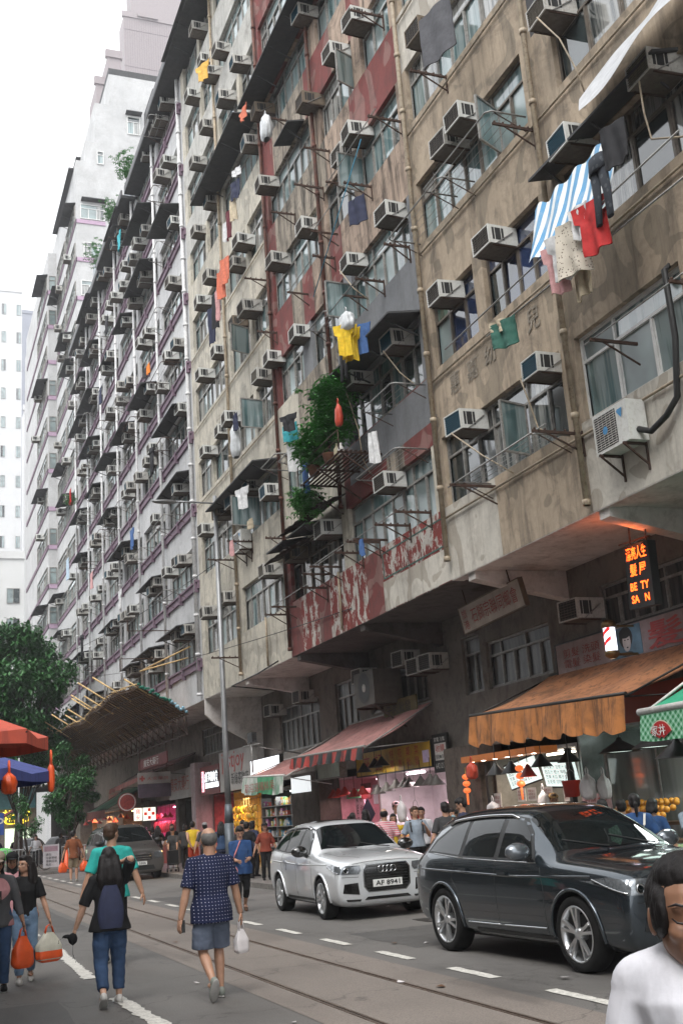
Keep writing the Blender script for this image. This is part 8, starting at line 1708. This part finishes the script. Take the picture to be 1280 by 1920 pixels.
# ------------------------------------------------------------------ market umbrellas
def parasol(c, r, z, m, label, a0=0.0, rise=.5):
    root = empty('market_umbrella', (c[0], c[1], 0), label, 'umbrella'); b = MB(); n = 8
    def P(k, t, dz=0): a = a0+2*PI*k/n; return Vector((r*t*math.cos(a), r*t*math.sin(a), z+rise*(1-t)+dz))
    for dz in (0, -.008):
        for k in range(n):
            for i in range(6):
                t0, t1 = i/6, (i+1)/6
                def S(kk, t): p = P(kk, t, dz); return p
                mid0 = (P(k, t0, dz)+P(k+1, t0, dz))/2; mid1 = (P(k, t1, dz)+P(k+1, t1, dz))/2; mid0.z -= .05*t0; mid1.z -= .05*t1
                b.add([P(k, t0, dz), P(k, t1, dz), mid1, mid0], [(0, 1, 2, 3)], 0, True); b.add([mid0, mid1, P(k+1, t1, dz), P(k+1, t0, dz)], [(0, 1, 2, 3)], 0, True)
    b.build('canopy', m, root); b = MB()
    for k in range(n):
        p, q = P(k, 1), P(k+1, 1); mid = (p+q)/2; mid.z -= .05
        for (a, c2) in ((p, mid), (mid, q)): b.add([a, c2, c2-Vector((0, 0, .08)), a-Vector((0, 0, .12))] if a is p else [a, c2, c2-Vector((0, 0, .12)), a-Vector((0, 0, .08))], [(0, 1, 2, 3)], 0)
    b.build('valance', m, root); b = MB()
    for k in range(n): b.tube([P(k, .02, -.03), P(k, 1, -.03)], .012, 5); b.tube([Vector((0, 0, z-.1)), P(k, .55, -.03)], .008, 5)
    b.tube([(0, 0, 0), (0, 0, z+rise+.05)], .03, 8); b.build('frame', T_BLK, root); return root
parasol((-.05, 10.6), 1.30, 2.62, canvas('canvas_coral', (.55, .10, .06), (.35, .07, .05)), 'coral red market umbrella at the left edge', .1)
parasol((.05, 12.9), 1.48, 2.42, canvas('canvas_blue', (.06, .08, .26), (.04, .05, .16)), 'blue market umbrella below the coral red one', -.1)
bag((1.50, 12.7, 2.50), 'orange plastic bag tied to the tip of the blue umbrella', BAGO, .34, .13, seed=3); bag((.98, 11.75, 2.35), 'crumpled orange bag tied under the blue umbrella', BAGO, .22, .24, seed=7)
# ------------------------------------------------------------------ traffic island furniture
def fence(x0, y0, x1, y1, label):
    r_ = empty('railing', (x0, y0, .13), label, 'railing', 'steel railings on the traffic island'); d = Vector((x1-x0, y1-y0, 0)); b = MB(); n = int(d.length/.14)
    b.tube([(0, 0, 0), (0, 0, 1.02), tuple(d+Vector((0, 0, 1.02))), tuple(d)], .024, 8); b.tube([(0, 0, .15), tuple(d+Vector((0, 0, .15)))], .015, 6); b.build('frame', M('galvanised', (.38, .40, .40), .4, .6, .2), r_)
    b = MB(); [b.tube([tuple(d*i/n+Vector((0, 0, .15))), tuple(d*i/n+Vector((0, 0, 1.0)))], .009, 5) for i in range(1, n)]; b.build('bars', M('galvanised', (.38, .4, .4)), r_)
fence(6.9, 54.3, 8.3, 54.0, 'steel railing right of the orange cone'); fence(4.6, 55.0, 5.9, 54.6, 'steel railing left of the white board'); fence(3.2, 55.3, 4.5, 55.0, 'steel railing at the far left')
r_ = empty('notice_board', (6.05, 54.3, .13), 'white notice board on legs with small dark lines of writing', 'sign'); b = MB(); b.box((0, 0, .15), (.72, .05, 1.15)); b.build('panel', M('board_grey_white', (.45, .45, .47), .6, var=.2), r_); b = MB(); b.box((.06, -.004, .85), (.66, -.001, 1.08), 0); b.build('heading', M('heading_mauve', (.3, .2, .24)), r_)
text('請勿\n停車等候\n車輛將被\n拖走', .55, T_BLK, r_, FACE_CAM, (.12, -.006, .22), wid=.5); b = MB(); b.tube([(.03, .03, 0), (.03, .03, 1.18)], .015, 6); b.build('leg', METAL, r_); b = MB(); b.tube([(.69, .03, 0), (.69, .03, 1.18)], .015, 6); b.build('leg', METAL, r_)
r_ = empty('traffic_cone', (7.05, 53.9, .13), 'orange traffic cone between the white board and the railing', 'traffic cone'); b = MB(); b.lathe([(.17, .03), (.03, .95), (0, .95)], n=20); b.build('cone', BAGO, r_); b = MB(); b.box((-.22, -.22, 0), (.22, .22, .035)); b.build('base', T_BLK, r_)
for (x, lab, m_) in ((4.2, 'green covered bicycle behind the railings', (.06, .4, .08)), (5.4, 'dark bicycle behind the railings', (.03, .03, .03))):
    r_ = empty('bicycle', (x, 56.4, .13), lab, 'bicycle'); 
    for dx in (0, 1.0): b = MB(); b.lathe([(.31, -.015), (.335, 0), (.31, .015), (.30, 0)], (dx, 0, .33), 24, axis='Y'); b.tube([(dx, 0, .03), (dx, 0, .63)], .004, 4); b.tube([(dx-.3, 0, .33), (dx+.3, 0, .33)], .004, 4); b.build('wheel', T_BLK, r_)
    b = MB(); [b.tube(q, .016, 6) for q in ([(0, 0, .33), (.12, 0, .85)], [(.1, 0, .75), (.7, 0, .75), (.42, 0, .3), (.1, 0, .7)], [(1, 0, .33), (.68, 0, .85)], [(1, 0, .33), (.42, 0, .3)], [(.12, -.25, .95), (.12, .25, .95)])]; b.build('frame', M('bike_%d' % int(x), m_, .5), r_)
    b = MB(); b.sphere((.68, 0, .9), (.12, .06, .04)); b.build('saddle', T_BLK, r_)
    if 'green' in lab: b = MB(); b.sphere((.3, 0, .85), (.45, .2, .3), 0, 16, 10); remesh(b, 'cover', M('cover_green', (.12, .5, .12), .6), r_, .03, 2, fold=.03)
b = MB(); b.tube([(0, 0, 0), (0, 0, 5.2)], .045, 8); setp(b.build('sign_post', M('galvanised', (.38, .4, .4)), None, (5.1, 55.6, .13)), 'slim grey post standing in the railings at the left', 'post')
r_ = empty('parking_sign', (3.25, 50.2, 0), 'blue parking sign with a white letter at the left edge', 'sign'); b = MB(); b.box((0, 0, 1.85), (.75, .04, 2.75)); b.build('panel', M('sign_blue', (.02, .07, .3), .5), r_); text('P', .45, T_WHT, r_, FACE_CAM, (.45, -.004, 2.1)); b = MB(); b.tube([(.3, .05, 0), (.3, .05, 1.9)], .03, 6); b.build('pole', METAL, r_)
# shops closing the view at the far left
r_ = empty('market_building', (-12, 82, 0), 'low market building with a teal fascia and glowing yellow characters at the far left', 'building'); b = MB(); b.box((0, 0, 0), (20.7, 12, 7.5), 0); b.build('wall', wallmat('market_wall', (.20, .18, .17), (.05, .04, .04), .6), r_)
b = MB(); b.box((10, -.4, 3.6), (20.6, -.001, 4.9)); b.build('fascia', M('fascia_teal', (.08, .22, .24), .6, var=.3), r_); b = MB(); b.box((10, -1.4, 4.95), (20.6, -.001, 5.15)); b.build('canopy', FR_OLD, r_)
text('美仁家品超市', 1.0, emit('lit_yellow', (1, .7, .04), 1.3), r_, FACE_CAM, (14.6, -.41, 2.55), wid=5.6)
for i in range(5): b = MB(); b.box((10.2+2.1*i, -.02, .9), (11.9+2.1*i, -.001, 2.3)); b.build('lit_window', emit('lit_shop_window', (.85, 1, .75), .35), r_)
for (x0, x1, y, z, c_, lab) in ((-30, 2.5, 110, 34, (.6, .6, .6), 'pale block far behind the market at the left'), (3.5, 13.5, 118, 30, (.62, .62, .61), 'white block filling the gap behind the tree')): tower('tower_block', lab, x0, x1, y, z, M('far_%d' % y, c_, .8, var=.1, scale=.3), ((1.2, 3.6, 6.0, 8.4), 3.2, 1.3, 1.6) if y == 118 else None)
# stall goods on the left, red canopies under the tree
awning('faded red stall canopy below the trees at the left', (6.2, 64, 3.4, 70, 3.4), (4.6, 64, 2.6, 70, 2.6), None, CV_PKV, CV_PKV, FRM, .3, 6, .02)
awning('dark green stall canopy at the end of the row', (11.4, 56, 3.9, 62, 3.9), (9.2, 56, 2.7, 62, 2.7), None, canvas('canvas_darkgreen', (.03, .09, .05), (.02, .03, .02)), canvas('canvas_dull_red', (.16, .04, .03), (.04, .02, .02)), FRM, .4, 6, .02)
awning('long grimy red canopy below the bamboo catch fan', (11.4, 46.5, 4.6, 57, 4.6), (9.6, 46.5, 4.0, 57, 3.7), None, canvas('canvas_grimy_red', (.12, .03, .025), (.03, .02, .02)), canvas('canvas_dull_red', (.16, .04, .03), (.04, .02, .02)), FRM, .25, 10, .02)
for (y, lab) in ((57.5, 'far orange stalls, first'), (63, 'far orange stalls, second')):
    s = sign('brownish board over the %s' % lab, y, y+4.6, 2.8, 4.0, 11.2, M('board_brown', (.14, .10, .07), .7, var=.4, scale=2), .1); text('鮮肉燒臘', .7, T_REDF, s, FACE_ST, (-.005, -.6, .25), wid=3)
# round clay-coloured wall sign
r_ = empty('round_sign', (9.6, 52.5, 2.9), 'round reddish hanging sign beside the pharmacy signs', 'sign'); b = MB(); b.lathe([(0, -.04), (.42, -.04), (.42, .04), (0, .04)], (0, 0, 0), 28, axis='Y', smooth=False); b.build('disc', T_REDF, r_); b = MB(); b.lathe([(.34, -.05), (.39, -.05)], (0, 0, 0), 28, axis='Y', smooth=False); b.build('rim', T_WHT, r_)
# rubbish and scraps on the road
for i in range(14):
    g = random.Random(i); b = MB(); a = g.uniform(0, 6); s_ = g.uniform(.03, .07); b.add([(s_*math.cos(a+k*1.57)*g.uniform(.6, 1), s_*math.sin(a+k*1.57), .004+g.uniform(0, .02)) for k in range(4)], [(0, 1, 2, 3)]); x, y = g.choice(((8.4, 12.2+i*.7), (g.uniform(3, 6.5), g.uniform(9, 20))))
    setp(b.build('litter', BAGW if i % 2 else S_BRN, None, (x, y, .006)), 'scrap of litter lying on the roadway', 'litter', 'scraps of litter on the road')
# ------------------------------------------------------------------ haze
hz_ = MB(); hz_.box((-80, -55, -1.2), (80, 280, 119.5)); ho = hz_.build('haze', None if False else M('haze_surface')); ho.data.materials.clear()
hm_ = bpy.data.materials.new('haze_air'); hm_.use_nodes = True; nt = hm_.node_tree; nt.nodes.clear(); vo = nt.nodes.new('ShaderNodeVolumePrincipled'); vo.inputs['Density'].default_value = .0008; vo.inputs['Color'].default_value = (.95, .96, 1, 1); vo.inputs['Anisotropy'].default_value = .2
ou = nt.nodes.new('ShaderNodeOutputMaterial'); nt.links.new(vo.outputs[0], ou.inputs['Volume']); ho.data.materials.append(hm_); setp(ho, kind='stuff')
